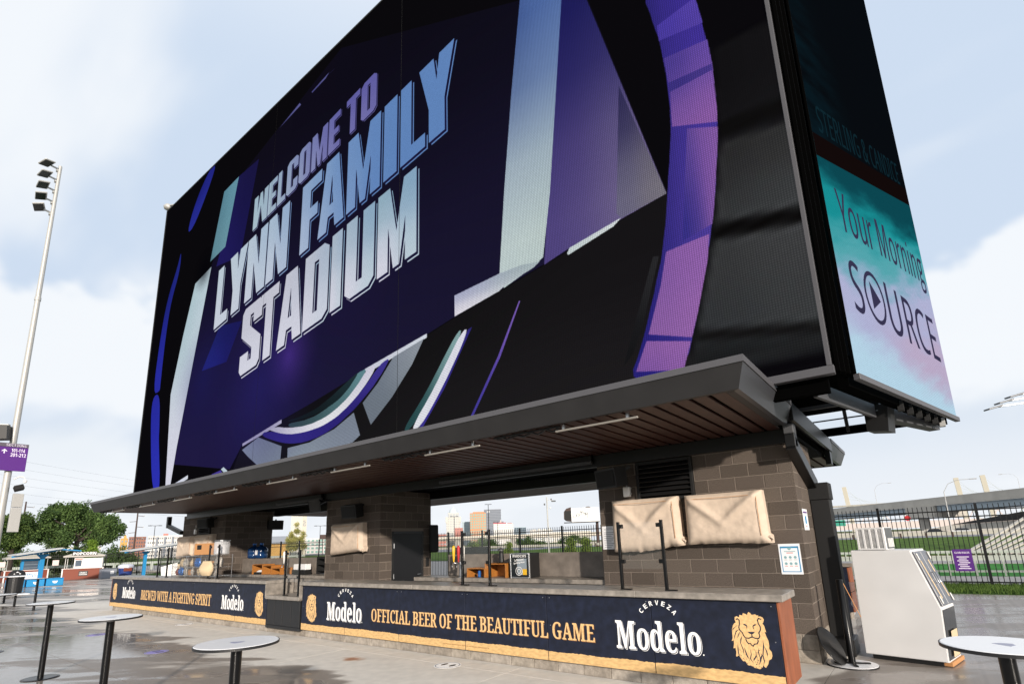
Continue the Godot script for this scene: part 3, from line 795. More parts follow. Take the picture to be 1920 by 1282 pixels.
func make_board() -> void:
	var b := thing("video_board", "huge black video board showing a purple welcome message above the bar", "video board")
	var x0 := -22.6
	var y0 := 3.6
	var wd := 22.0
	var hg := 11.88
	# body behind the screens: plan is a long box whose right end is splayed
	put("cabinet", prism(P([-22.6, 7.02, -0.66, 7.02, -0.47, 7.5, 0.52, 11.35, -22.6, 11.35]), 3.9, 15.44), M.void_black, b, Vector3.ZERO, Vector3(-90, 0, 0))
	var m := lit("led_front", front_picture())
	var cuts := [0.0, 8.55, 14.42, 22.0]
	for k in 3:
		var a: float = cuts[k] + (0.0 if k == 0 else 0.006)
		var e: float = cuts[k + 1] - (0.0 if k == 2 else 0.006)
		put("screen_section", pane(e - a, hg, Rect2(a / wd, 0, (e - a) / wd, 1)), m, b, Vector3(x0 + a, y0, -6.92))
	part("screen_backing", b, M.black_matt, Vector3(x0, y0, -7.018), Vector3(x0 + wd, y0 + hg, -6.925), 0.0)
	# trim round the front screen
	part("frame_bottom", b, M.trim_grey, Vector3(x0 - 0.03, y0 - 0.1, -7.0), Vector3(x0 + wd + 0.07, y0, -6.89))
	part("frame_right", b, M.trim_grey, Vector3(x0 + wd, y0, -7.0), Vector3(x0 + wd + 0.05, y0 + hg, -6.89))
	part("frame_left", b, M.black_matt, Vector3(x0 - 0.05, y0, -7.0), Vector3(x0, y0 + hg, -6.9))
	part("frame_top", b, M.black_matt, Vector3(x0 - 0.05, y0 + hg, -7.0), Vector3(x0 + wd + 0.07, y0 + hg + 0.05, -6.9))
	for k in 3:
		part("post", b, M.void_black, Vector3(-0.525 + k * 0.03, y0 - 0.06, -7.06 - k * 0.11), Vector3(-0.48 + k * 0.04, y0 + hg, -6.98 - k * 0.11))
	for k in 9:
		part("hinge", b, M.grey_beam if k % 4 == 1 else M.void_black, Vector3(-0.51, y0 + 0.9 + k * 0.72, -7.14), Vector3(-0.485, y0 + 1.12 + k * 0.72, -7.065))
	# side screen
	var turn := rad_to_deg(atan2(4.36, 1.10))
	var side := put("side_screen", pane(4.5, 11.9, Rect2(0, 0, 1, 1)), lit("led_side", side_picture()), b, Vector3(-0.35, 3.57, -7.41), Vector3(0, turn, 0))
	var along := Vector3(1.10, 0, -4.36) / 4.4966
	var out := Vector3(4.36, 0, 1.10) / 4.4966
	var ink := mat("led_ink", "020202", 1.0, 0.0, 0.0)
	ink.emission_enabled = true
	ink.emission = Color("33304a")
	words("lettering", side, "Your Morning", "Droid Sans", ink, Vector3(0.42, 1.9, 0.004), 3.94, 0.86, 0.0, 0.089, 0.002, 400)
	words("lettering", side, "S", "Droid Sans", ink, Vector3(0.40, 0.93, 0.004), 0.38, 0.76, 0.0, 0, 0.002, 400)
	words("lettering", side, "URCE", "Droid Sans", ink, Vector3(1.80, 0.95, 0.004), 2.45, 0.8, 0.0, 0.0, 0.002, 400)
	var ring := begin()
	for k in 28:
		var a := TAU * k / 28.0
		var c := TAU * (k + 1) / 28.0
		add_prism(ring, PackedVector2Array([Vector2(cos(a), sin(a)) * 0.40, Vector2(cos(c), sin(c)) * 0.40, Vector2(cos(c), sin(c)) * 0.335, Vector2(cos(a), sin(a)) * 0.335]), 0.004, 0.006)
	put("ring_mark", done(ring), ink, side, Vector3(1.28, 1.34, 0))
	put("play_mark", prism(P([-0.12, -0.2, 0.24, 0.0, -0.12, 0.22]), 0.004, 0.006), ink, side, Vector3(1.26, 1.34, 0))
	words("lettering", side, "STERLING & CANDICE", "Droid Sans", glow_paint("led_dim", "0a2129"), Vector3(0.27, 3.56, 0.004), 3.85, 0.44, 0.0, 0.222, 0.002, 400)
	var corner := Vector3(-0.35, 3.57, -7.41)
	bar("frame_bottom", b, M.fascia_top, corner + Vector3(0, -0.04, 0) - along * 0.02, corner + along * 4.52 + Vector3(0, -0.04, 0), 0.07, 0.075)
	bar("frame_left", b, M.void_black, corner - along * 0.025 - out * 0.01, corner - along * 0.025 - out * 0.01 + Vector3(0, 11.9, 0), 0.03, 0.05)
	# steel under the board
	var ya := 3.38
	bar("under_beam", b, M.void_black, Vector3(-22, ya + 0.02, -7.08), Vector3(-0.62, ya + 0.02, -7.08), 0.12, 0.16)
	bar("side_beam", b, M.grey_beam, Vector3(-0.80, 3.43, -7.25), Vector3(-0.32, 3.43, -9.3), 0.05, 0.2)
	bar("side_beam", b, M.grey_beam, Vector3(-0.28, 3.43, -9.5), Vector3(0.42, 3.47, -11.75), 0.16, 0.18)
	bar("side_beam", b, M.void_black, corner - out * 0.16 + Vector3(0, -0.07, 0), corner + along * 4.3 - out * 0.16 + Vector3(0, -0.07, 0), 0.12, 0.12)
	bar("rear_rail", b, M.void_black, Vector3(-6, 3.6, -11.8), Vector3(0.55, 3.6, -11.8), 0.1, 0.15)
	bar("rear_rail", b, M.steel_black, Vector3(-6, 3.84, -11.8), Vector3(0.5, 3.84, -11.8), 0.025, 0.025)
	for k in 5:
		bar("strut", b, M.steel_black, Vector3(-0.1 - k * 0.75, 3.55, -11.72), Vector3(-0.1 - k * 0.75, 4.1, -11.5), 0.06, 0.06)
	bar("conduit", b, M.grey_beam, Vector3(-6, 3.66, -9.5), Vector3(-0.5, 3.66, -9.5), 0.06, 0.06)
	for k in 6:
		var p := corner + along * (1.9 + 0.42 * k) - out * 0.1
		part("bracket", b, M.galvanised if k == 5 else M.black_matt, p + Vector3(-0.05, -0.2, -0.06), p + Vector3(0.03, -0.06, 0.06))
	var cam := thing("security_camera", "small white security camera on top left corner of the video board", "camera", Vector3(-22.5, 15.55, -6.92))
	lathe("dome", cam, M.galvanised, [Vector2(0.0, -0.05), Vector2(0.14, 0.0), Vector2(0.17, 0.1), Vector2(0.1, 0.2), Vector2(0, 0.22)], Vector3(-0.1, 0.05, 0), 12, true)
	bar("arm", cam, M.galvanised, Vector3(-0.1, 0.2, 0), Vector3(0.3, 0.1, -0.05), 0.05, 0.05)
	# loudspeaker slung under the board
	var s := thing("loudspeaker", "black wedge loudspeaker hanging under right end of the video board", "loudspeaker", Vector3(-0.27, 3.36, -9.5), -12.0)
	put("cabinet", prism(P([-0.15, -0.2, 0.12, -0.24, 0.16, 0.16, -0.15, 0.2]), -0.2, 0.14), M.black_plastic, s)
	part("bracket", s, M.steel_black, Vector3(-0.05, 0.16, -0.1), Vector3(0.05, 0.3, 0.1))
	for k in 2:
		lathe("bolt", s, M.steel, [Vector2(0, 0), Vector2(0.016, 0.0), Vector2(0.016, 0.01), Vector2(0, 0.01)], Vector3(-0.04 + k * 0.06, 0.08, 0.145), 8)

# ---------------------------------------------------------------- canopy and masonry
func make_canopy() -> void:
	var c := thing("bar_canopy", "long dark grey flat canopy with a reddish slatted soffit under the video board", "canopy")
	var xa := -21.9
	var xb := -1.18
	# rim: a face that leans inward towards its lower edge, with a pale flashing on top; front, right end, rear, left end
	var ring_top := [Vector2(xa, -5.48), Vector2(xb, -5.48), Vector2(xb, -8.05), Vector2(xb, -14.32), Vector2(xa, -14.32)]
	var sides := [["fascia", Vector2(xa, -5.48), Vector2(xb, -5.48), Vector2(0, -1), M.fascia], ["end_fascia", Vector2(xb, -5.48), Vector2(xb, -8.0), Vector2(-1, 0), M.fascia_end], ["end_fascia", Vector2(xb, -12.0), Vector2(xb, -14.32), Vector2(-1, 0), M.fascia_end],
		["fascia", Vector2(xb, -14.32), Vector2(xa, -14.32), Vector2(0, 1), M.fascia], ["end_fascia", Vector2(xa, -14.32), Vector2(xa, -5.48), Vector2(1, 0), M.fascia]]
	for s in sides:
		var p: Vector2 = s[1]
		var q: Vector2 = s[2]
		var inn: Vector2 = s[3]
		var dir := (q - p).normalized()
		for band in 2:
			var y1: float = [3.51, 3.435][band]
			var y0: float = [3.437, 3.185][band]
			var o1: float = [0.0, 0.012][band]
			var o0: float = [0.0, 0.105][band]
			var st := begin()
			var v := []
			for e in 2:
				var b: Vector2 = p if e == 0 else q
				var sg := dir * (1.0 if e == 0 else -1.0)
				if (e == 0 and absf(b.y + 8.0) < 0.01) or absf(b.y + 8.0) < 0.01 or absf(b.y + 12.0) < 0.01:
					sg = Vector2.ZERO
				for k in [[y1, o1], [y0, o0], [y0, o0 + 0.06], [y1, o1 + 0.06]]:
					var w: Vector2 = b + inn * float(k[1]) + sg * float(k[1])
					v.append(Vector3(w.x, k[0], w.y))
			var mid := Vector3.ZERO
			for k in 8:
				mid += v[k] / 8.0
			for k in 4:
				var k2 := (k + 1) % 4
				quad(st, v[k], v[k2], v[4 + k2], v[4 + k], mid)
			quad(st, v[0], v[1], v[2], v[3], mid)
			quad(st, v[4], v[5], v[6], v[7], mid)
			put("flashing" if band == 0 else s[0], done(st), M.fascia_top if band == 0 else s[4], c)
	part("roof", c, M.fascia_top, Vector3(xa + 0.07, 3.40, -14.25), Vector3(xb - 0.07, 3.50, -5.55), 0.0)
	part("ceiling", c, M.dark_ceiling, Vector3(xa + 0.2, 3.30, -14.15), Vector3(xb - 0.2, 3.36, -5.65), 0.0)
	# soffit boards run from the front edge back to the wall, with dark gaps between them
	var pitch := 0.2065
	var n := int((xb - xa - 0.36) / pitch)
	for k in n:
		var x := xb - 0.25 - k * pitch
		put("soffit_slat", cbox(0.158, 0.03, 2.66, 0.004), M.soffit_wood, c, Vector3(x - 0.08, 3.205, -6.98))
		put("rear_soffit_slat", cbox(0.158, 0.03, 2.4, 0.004), M.soffit_wood, c, Vector3(x - 0.08, 3.205, -12.95))
	part("edge_strip", c, M.fascia, Vector3(xa + 0.15, 3.19, -5.66), Vector3(xb - 0.14, 3.215, -5.585))
	part("edge_strip", c, M.fascia, Vector3(xb - 0.25, 3.186, -8.0), Vector3(xb - 0.115, 3.212, -5.665))
	part("edge_strip", c, M.fascia, Vector3(xa + 0.11, 3.186, -8.3), Vector3(xa + 0.22, 3.212, -5.665))
	# dark steel between the two soffits
	part("header_beam", c, M.steel_black, Vector3(xa + 0.4, 2.98, -8.39), Vector3(xb - 0.18, 3.19, -8.32))
	part("header_beam", c, M.steel_black, Vector3(-18.5, 2.93, -10.2), Vector3(-4.5, 3.2, -10.05))
	part("lower_ceiling", c, M.dark_ceiling, Vector3(xa + 0.3, 3.13, -11.7), Vector3(xb - 0.16, 3.19, -8.4), 0.0)
	part("edge_beam", c, M.steel_black, Vector3(xb - 0.06, 3.24, -12.0), Vector3(xb - 0.01, 3.50, -8.02))
	part("edge_beam", c, M.steel_black, Vector3(xb - 0.12, 2.98, -11.95), Vector3(xb - 0.03, 3.52, -11.72))
	# strip lights under the soffit
	var xs := [-3.05, -5.52, -8.05, -10.37, -12.82, -15.2, -17.6, -20.0]
	for k in 8:
		var l := thing("strip_light", "white tube strip light under the canopy, %s" % ["nearest its right end", "second from its right end", "third from its right end", "fourth from its right end", "fourth from its left end", "third from its left end", "second from its left end", "nearest its left end"][k], "light fitting", Vector3(xs[k], 3.12, -5.74), 0.0, "strip lights along the canopy edge")
		part("tube", l, M.tube_grey, Vector3(-0.58, -0.014, -0.016), Vector3(0.58, 0.014, 0.016), 0.008)
		for e in [-0.45, 0.45]:
			part("clip", l, M.steel, Vector3(e - 0.02, 0.01, -0.02), Vector3(e + 0.02, 0.078, 0.02))
		var st := begin()
		var pts := []
		for j in 15:
			var u := -1.55 + j * 0.075
			pts.append(Vector3(u, 0.03 + 0.022 * sin(j * 1.9), -0.01 + 0.03 * cos(j * 2.3)))
		add_tube(st, pts, 0.014, 6)
		add_box(st, Vector3(1.1, 0.022, 0.03), Vector3(-1.05, 0.055, 0.02))
		put("cable", done(st), M.black_plastic, l)
	for k in 2:  # right strip: highlight on the beam flange, built as a grey bar
		var lo: float = [-15.1, -8.3][k]
		var hi: float = [-12.8, -4.5][k]
		var l := thing("bar_strip", "long dim grey strip on the dark beam over the %s bar opening" % ["left", "right"][k], "light fitting", Vector3((lo + hi) / 2, 3.06, -8.26))
		part("tube", l, M.grey_beam, Vector3(-(hi - lo) / 2, -0.03, -0.04), Vector3((hi - lo) / 2, 0.03, 0.04), 0.01)
		part("rail", l, M.steel_black, Vector3(-(hi - lo) / 2, 0.032, -0.03), Vector3((hi - lo) / 2, 0.12, 0.03))
	# downspouts at the two outer corners
	for k in 2:
		var sx: float = 1.0 if k == 0 else -1.0
		var d := thing("downspout", ["black square downspout bending down beside the right masonry pillar", "black square downspout elbow beside the left masonry pillar"][k], "downspout", Vector3(-1.28 if k == 0 else -21.9, 0, 0), 0.0)
		if k == 0:
			part("collector", d, M.grey_beam, Vector3(-0.06, 3.06, -8.2), Vector3(0.07, 3.2, -8.0), 0.01)
			bar("upper_leg", d, M.steel_black, Vector3(0, 3.1, -8.14), Vector3(0, 2.88, -8.14), 0.13, 0.2, 0.008)
			bar("slant_leg", d, M.steel_black, Vector3(0, 2.94, -8.08), Vector3(0, 2.42, -9.55), 0.13, 0.2, 0.008)
			part("elbow", d, M.black_matt, Vector3(-0.075, 2.2, -9.72), Vector3(0.22, 2.46, -9.36), 0.01)
			part("lower_leg", d, M.black_matt, Vector3(-0.06, 0.0, -9.7), Vector3(0.2, 2.24, -9.38), 0.01)
			part("foot", d, M.steel_black, Vector3(-0.09, 0.0, -9.66), Vector3(0.26, 0.22, -9.1), 0.01)
		else:
			bar("upper_leg", d, M.steel_black, Vector3(-1.1, 3.15, -8.3), Vector3(-1.1, 2.72, -8.3), 0.14, 0.14, 0.008)
			bar("slant_leg", d, M.steel_black, Vector3(-1.12, 2.8, -8.3), Vector3(0.0, 2.5, -8.36), 0.13, 0.14, 0.008)

# a pier of concrete blocks: every block is a part. Front face at zf; courses of 0.2 m
func pillar(label: String, x0: float, x1: float, zf: float, zb: float, top: float, holes: Array, side_hole: Array) -> Node3D:
	var p := thing("masonry_pillar", label, "pillar", Vector3.ZERO, 0.0)
	part("core", p, M.mortar, Vector3(x0 + 0.006, 0, zb + 0.006), Vector3(x1 - 0.006, top, zf - 0.006), 0.0)
	var k := 0
	var y := -0.03
	while y < top - 0.02:
		var h := minf(0.2, top - y)
		var ylo := maxf(y, 0.0)
		var hh := y + h - ylo - 0.009
		var x := x1
		var first := 0.405 if k % 2 == 0 else 0.2025
		var seen := ylo > 0.75 or x1 > -2.0
		var foot := x1 > -2.0 and ylo < 0.3
		while x > x0 + 0.02 and seen:
			var w: float = minf(first if x == x1 else 0.405, x - x0)
			var covered := false
			for q in holes:
				if x - w * 0.5 > q[0] and x - w * 0.5 < q[1] and ylo + 0.1 > q[2] and ylo + 0.1 < q[3]:
					covered = true
			if not covered and w > 0.05:
				var corner := x == x1
				var d := (0.2 if k % 2 == 0 else 0.405) if corner else 0.1
				put("block", cbox(w - 0.009, hh, d, 0.005), M[("pedestal%d" if foot else "block%d") % rng.randi_range(0, 2)], p, Vector3(x - w / 2, ylo + 0.0045 + hh / 2, zf - d / 2 + rng.randf_range(-0.0012, 0.0012)))
			x -= w
		# right-hand face
		var z := zf - (0.2025 if k % 2 == 0 else 0.4075)
		while z > zb + 0.03 and seen:
			var w2 := minf(0.405, z - zb)
			var gone: bool = side_hole.size() > 0 and z - w2 < side_hole[0] and z > side_hole[1] and ylo < side_hole[2]
			if gone:
				# cut round the door
				for seg in [[z, maxf(side_hole[0], z - w2)], [minf(side_hole[1], z), z - w2]]:
					var sw: float = seg[0] - seg[1]
					if sw > 0.03 and seg[1] >= z - w2 - 0.001 and not (seg[0] <= side_hole[0] and seg[1] >= side_hole[1]):
						put("block", cbox(0.1, hh, sw - 0.009, 0.005), M["block%d" % rng.randi_range(0, 2)], p, Vector3(x1 - 0.05, ylo + 0.0045 + hh / 2, (seg[0] + seg[1]) / 2))
			else:
				put("block", cbox(0.1, hh, w2 - 0.009, 0.005), M[("pedestal%d" if foot else "block%d") % rng.randi_range(0, 2)], p, Vector3(x1 - 0.05 + rng.randf_range(-0.0012, 0.0012), ylo + 0.0045 + hh / 2, z - w2 / 2))
			z -= w2
		y += 0.2
		k += 1
	return p

func louver(parent: Node3D, x0: float, x1: float, y0: float, y1: float, z: float) -> void:
	var l := Node3D.new()
	l.name = "louver"
	parent.add_child(l, true)
	part("backing", l, M.dark_ceiling, Vector3(x0, y0, z - 0.005), Vector3(x1, y1, z + 0.005), 0.0)
	for q in [[x0, x0 + 0.05, y0, y1], [x1 - 0.05, x1, y0, y1], [x0 + 0.05, x1 - 0.05, y0, y0 + 0.05], [x0 + 0.05, x1 - 0.05, y1 - 0.05, y1]]:
		part("frame", l, M.black_matt, Vector3(q[0], q[2], z + 0.0055), Vector3(q[1], q[3], z + 0.06))
	var n := 7
	for k in n:
		var y := y0 + 0.08 + (y1 - y0 - 0.13) * k / n
		put("blade", cbox(x1 - x0 - 0.1, 0.012, 0.075, 0.0), M.black_plastic, l, Vector3((x0 + x1) / 2, y + 0.03, z + 0.032), Vector3(38, 0, 0))

# canvas cover pulled over a wall-mounted television: a lumpy box with sagging folds
func tv_cover(label: String, x0: float, x1: float, y0: float, y1: float, z: float, sag: float, seed_: int) -> void:
	var t := thing("television_cover", label, "television cover", Vector3((x0 + x1) / 2, y0, z), 0.0, "canvas covers over televisions on the pillars")
	var w := x1 - x0
	var h := y1 - y0
	var n := fbm(seed_, 2.2, 3)
	var st := begin()
	st.set_smooth_group(1)
	var nx := 44
	var ny := 28
	var g := []
	for j in ny + 1:
		var row := []
		for i in nx + 1:
			var u := float(i) / nx
			var v := float(j) / ny
			var x := (u - 0.5) * w
			var y := v * h
			var edge := minf(minf(u, 1 - u) * w, minf(v, 1 - v) * h)
			var zz := 0.1 * (1.0 - exp(-edge * 24.0))
			# folds hanging from the upper corners to the middle of the lower edge
			var dl := absf((v - 1.0) + u * 1.25)
			var dr := absf((v - 1.0) + (1.0 - u) * 1.15)
			zz += 0.045 * exp(-dl * dl * 130.0) * smoothstep(0.0, 0.12, u) * smoothstep(0.62, 0.3, u)
			zz += 0.052 * exp(-dr * dr * 110.0) * smoothstep(0.0, 0.1, 1.0 - u) * smoothstep(0.62, 0.3, 1.0 - u)
			zz -= 0.03 * sag * exp(-pow((u - 0.5) * 2.6, 2)) * exp(-pow((v - 0.8) * 2.6, 2))
			zz += 0.008 * n.get_noise_2d(u * w, v * h) + 0.004 * n.get_noise_2d(u * w * 3.0, v * h * 1.5 + 9.0)
			# lower hem sags and is tucked in
			var hem := (1.0 - v) * (1.0 - v)
			y -= (1.0 - v) * maxf(0.0, 0.75 - u) * 0.11 * sag
			y += hem * (0.05 * sin(u * 3.0 + seed_) + 0.02 * n.get_noise_2d(u * 3.0, 4.0)) * sag
			x += 0.03 * (1.0 - v) * (u - 0.3) * 1.2
			if u > 0.93 and v < 0.16:
				x += 0.035 * (u - 0.93) / 0.07
				zz += 0.025 * (0.16 - v) / 0.16
			row.append(Vector3(x, y, zz))
		g.append(row)
	var mid := Vector3(0, h / 2, -3.0)
	for j in ny:
		for i in nx:
			quad(st, g[j][i], g[j][i + 1], g[j + 1][i + 1], g[j + 1][i], mid)
	st.set_smooth_group(-1)
	# sides back to the wall
	var rim := []
	for i in nx + 1:
		rim.append(g[0][i])
	for j in range(1, ny + 1):
		rim.append(g[j][nx])
	for i in range(nx - 1, -1, -1):
		rim.append(g[ny][i])
	for j in range(ny - 1, 0, -1):
		rim.append(g[j][0])
	for k in rim.size():
		var a: Vector3 = rim[k]
		var b: Vector3 = rim[(k + 1) % rim.size()]
		var back := Vector3(0, 0, -0.13)
		quad(st, a, b, b + back, a + back, Vector3(0, h / 2, 0))
	put("cover", done(st), M.canvas, t)
	var seam := begin()
	for s in [[-w / 2 + 0.07, h - 0.07, w / 2 - 0.07, h - 0.07], [w / 2 - 0.06, 0.08, w / 2 - 0.07, h - 0.07]]:
		add_bar(seam, Vector3(s[0], s[1], 0.098), Vector3(s[2], s[3], 0.098), 0.006, 0.006)
	put("seam", done(seam), M.cardboard, t)
	var knot := begin()
	add_tube(knot, [Vector3(w / 2 + 0.0, 0.05, 0.02), Vector3(w / 2 + 0.05, 0.06, 0.05), Vector3(w / 2 + 0.075, 0.03, 0.04), Vector3(w / 2 + 0.05, 0.0, 0.02)], 0.024, 7, 0.012)
	put("knot", done(knot), M.canvas, t)
	part("bracket", t, M.black_matt, Vector3(-w * 0.3, h * 0.2, -0.22), Vector3(w * 0.3, h * 0.8, -0.11))

func wall_speaker(label: String, at: Vector3, turn: float, tilt: float) -> void:
	var s := thing("loudspeaker", label, "loudspeaker", at, turn)
	var body := put("cabinet", prism(P([-0.24, -0.16, 0.24, -0.16, 0.24, 0.16, -0.24, 0.16]), -0.14, 0.12), M.black_plastic, s, Vector3.ZERO, Vector3(tilt, 0, 0))
	part("grille", body, M.black_matt, Vector3(-0.21, -0.13, 0.121), Vector3(0.21, 0.13, 0.135))
	bar("bracket", s, M.steel_black, Vector3(0, 0.05, -0.1), Vector3(0.1, 0.2, -0.36), 0.05, 0.05)

func make_masonry() -> void:
	var zf := -8.4
	var r := pillar("wide brown block pillar at the right end with two covered televisions", -4.49, -1.345, zf, -10.05, 3.1, [[-3.7, -2.8, 2.35, 2.95]], [])
	louver(r, -3.73, -2.77, 2.31, 2.97, zf)
	var m := pillar("brown block pillar in the middle with a black door in its right side", -12.76, -10.49, zf, -10.1, 3.1, [], [-8.76, -9.82, 2.1])
	var l := pillar("brown block pillar at the left end behind the wire snack rack", -21.9, -18.55, zf, -10.05, 3.1, [[-20.4, -19.6, 2.42, 2.9]], [])
	louver(l, -20.45, -19.6, 2.38, 2.95, zf)
	# door in the side of the middle pillar
	var d := Node3D.new()
	d.name = "door"
	m.add_child(d, true)
	part("leaf", d, M.door_black, Vector3(-10.51, 0.02, -9.764), Vector3(-10.487, 2.043, -8.821), 0.003)
	part("frame", d, M.black_plastic, Vector3(-10.58, 0.0, -8.82), Vector3(-10.48, 2.1, -8.765))
	part("frame", d, M.black_plastic, Vector3(-10.58, 0.0, -9.82), Vector3(-10.48, 2.1, -9.765))
	part("frame", d, M.grey_beam, Vector3(-10.58, 2.045, -9.763), Vector3(-10.478, 2.1, -8.822))
	for y in [0.95, 1.68]:
		part("hinge", d, M.steel, Vector3(-10.486, y, -8.845), Vector3(-10.472, y + 0.12, -8.822), 0.005)
	var hnd := begin()
	add_tube(hnd, [Vector3(-10.487, 1.02, -9.69), Vector3(-10.44, 1.02, -9.69), Vector3(-10.44, 1.02, -9.58)], 0.011, 8)
	put("handle", done(hnd), M.steel, d)
	part("card_reader", m, M.black_matt, Vector3(-10.488, 1.2, -9.99), Vector3(-10.45, 1.42, -9.9), 0.006)
	tv_cover("tan canvas television cover, left one on the right pillar, behind a glass guard", -4.17, -3.02, 1.62, 2.35, -8.26, 1.4, 3)
	tv_cover("tan canvas television cover at the right end above the lion on the counter", -2.9, -1.77, 1.62, 2.34, -8.24, 0.7, 8)
	tv_cover("tan canvas television cover on the middle pillar beside the black door", -12.25, -10.98, 1.62, 2.34, -8.26, 0.4, 5)
	tv_cover("tan canvas television cover on the left pillar, the left one of its pair", -21.8, -20.55, 1.64, 2.35, -8.26, 0.9, 6)
	tv_cover("tan canvas television cover on the left pillar, above the brown box on the rack", -20.38, -19.13, 1.68, 2.36, -8.26, 0.6, 7)
	wall_speaker("black loudspeaker high on the right pillar left of the louver", Vector3(-4.05, 2.72, -8.05), -20, 8)
	wall_speaker("black loudspeaker above the cover on the middle pillar", Vector3(-11.2, 2.62, -8.08), 10, 12)
	wall_speaker("black loudspeaker at the upper left corner of the middle pillar", Vector3(-12.95, 2.85, -8.15), -35, 10)
	wall_speaker("black loudspeaker beside the louver on the left pillar", Vector3(-19.25, 2.72, -8.05), 15, 8)
	wall_speaker("black wedge loudspeaker on the right side of the left pillar", Vector3(-18.2, 2.62, -9.95), 75, 5)
	for k in 2:
		var b := thing("junction_box", ["small white electrical box left of the louver on the right pillar", "small white electrical box above the covers on the left pillar"][k], "electrical box", Vector3([-3.92, -20.74][k], 2.41, zf + 0.002))
		part("case", b, M.white_gloss, Vector3(-0.06, 0, 0), Vector3(0.06, 0.17, 0.07), 0.01)
		tube("conduit", b, M.galvanised, [Vector3(0, 0.17, 0.03), Vector3(0, 0.32, 0.03)], 0.014)
		for y in [0.04, 0.13]:
			part("latch", b, M.galvanised, Vector3(0.061, y, 0.02), Vector3(0.085, y + 0.02, 0.05))
	# monitor behind a dark cover on the right side of the middle pillar
	var mo := thing("covered_monitor", "dark covered monitor on the right side of the middle pillar", "monitor", Vector3(-10.42, 1.54, -10.0))
	part("cover", mo, M.black_matt, Vector3(-0.04, 0, -0.3), Vector3(0.03, 0.72, 0.02), 0.03)
	# notices
	var nt := thing("service_notice", "white printed service notice on the left edge of the right pillar", "notice", Vector3(-4.46, 1.55, zf + 0.004))
	part("sheet", nt, M.paper, Vector3(0, 0, 0), Vector3(0.27, 0.39, 0.003), 0.0)
	words("lettering", nt, "ALCOHOL", "Droid Sans", M.print_grey, Vector3(0.08, 0.352, 0.0032), 0.11, 0.018)
	words("lettering", nt, "SERVICE POLICY", "Droid Sans", M.print_grey, Vector3(0.04, 0.325, 0.0032), 0.19, 0.018)
	for k in 9:
		part("line", nt, M.print_grey, Vector3(0.03, 0.03 + k * 0.031, 0.0031), Vector3(0.16 + 0.08 * fmod(k * 0.37, 1.0), 0.04 + k * 0.031, 0.0036), 0.0)
	var po := thing("health_poster", "white poster with blue border and six round icons on right pillar", "poster", Vector3(-1.685, 1.155, zf + 0.004))
	part("sheet", po, M.paper, Vector3(0, 0, 0), Vector3(0.275, 0.415, 0.003), 0.0)
	for q in [[0.02, 0.03, 0.04, 0.365], [0.24, 0.255, 0.04, 0.365], [0.02, 0.255, 0.03, 0.042], [0.02, 0.255, 0.355, 0.38]]:
		part("border", po, M.print_blue, Vector3(q[0], q[2], 0.0031), Vector3(q[1], q[3], 0.004), 0.0)
	put("emblem", prism(P([-0.03, 0.012, 0.03, 0.012, 0.02, -0.012, 0, -0.026, -0.02, -0.012]), 0.0042, 0.005), M.print_teal, po, Vector3(0.137, 0.352, 0))
	for k in 2:
		part("line", po, [M.print_teal, M.print_red][k], Vector3(0.065 + k * 0.03, 0.305 - k * 0.02, 0.0031), Vector3(0.21 - k * 0.03, 0.315 - k * 0.02, 0.0036), 0.0)
	for k in 6:
		var q := Vector3(0.075 + 0.062 * (k % 3), 0.23 - 0.085 * (k / 3), 0)
		put("icon", prism(disc(0.019, 14), 0.0031, 0.0038), M.print_teal, po, q)
		part("line", po, M.print_red if k > 2 else M.print_grey, q + Vector3(-0.02, -0.037, 0.0031), q + Vector3(0.02, -0.03, 0.0036), 0.0)
	var sl := thing("side_label", "narrow white label with a blue figure on the right side of the right pillar", "label", Vector3(-1.341, 1.75, -8.75))
	part("sheet", sl, M.paper, Vector3(0, 0, -0.19), Vector3(0.003, 0.3, 0.19), 0.0)
	part("figure", sl, M.print_blue, Vector3(0.0031, 0.09, -0.06), Vector3(0.0038, 0.2, 0.06), 0.0)
	part("header", sl, M.purple, Vector3(0.0031, 0.24, -0.15), Vector3(0.0038, 0.265, 0.15), 0.0)
	part("footer", sl, M.print_red, Vector3(0.0031, 0.05, -0.05), Vector3(0.0038, 0.065, 0.05), 0.0)

func disc(r: float, n: int) -> PackedVector2Array:
	var p := PackedVector2Array()
	for k in n:
		p.append(Vector2(cos(TAU * k / n), sin(TAU * k / n)) * r)
	return p

# ---------------------------------------------------------------- the bar
var LION := [-.003, .266, .014, .255, .027, .237, .066, .245, .074, .234, .097, .235, .087, .222, .111, .225, .136, .216, .146, .193, .135, .163, .125, .153, .14, .133, .147, .099, .153, .067, .137, .069, .149, .023, .164, -.017, .166, -.069, .161, -.098, .181, -.125, .184, -.165, .172, -.195, .144, -.215, .134, -.25, .106, -.29, .09, -.281, .087, -.261, .071, -.291, .043, -.311, .015, -.303, -.008, -.302, -.03, -.287, -.076, -.28, -.096, -.244, -.12, -.246, -.145, -.207, -.161, -.191, -.175, -.204, -.188, -.203, -.179, -.163, -.183, -.116, -.205, -.123, -.193, -.074, -.192, -.038, -.215, -.049, -.201, -.015, -.2, .022, -.197, .076, -.183, .114, -.167, .139, -.148, .149, -.157, .176, -.153, .207, -.131, .215, -.107, .203, -.101, .231, -.071, .226, -.062, .251, -.036, .243, -.019, .232, -.014, .25]
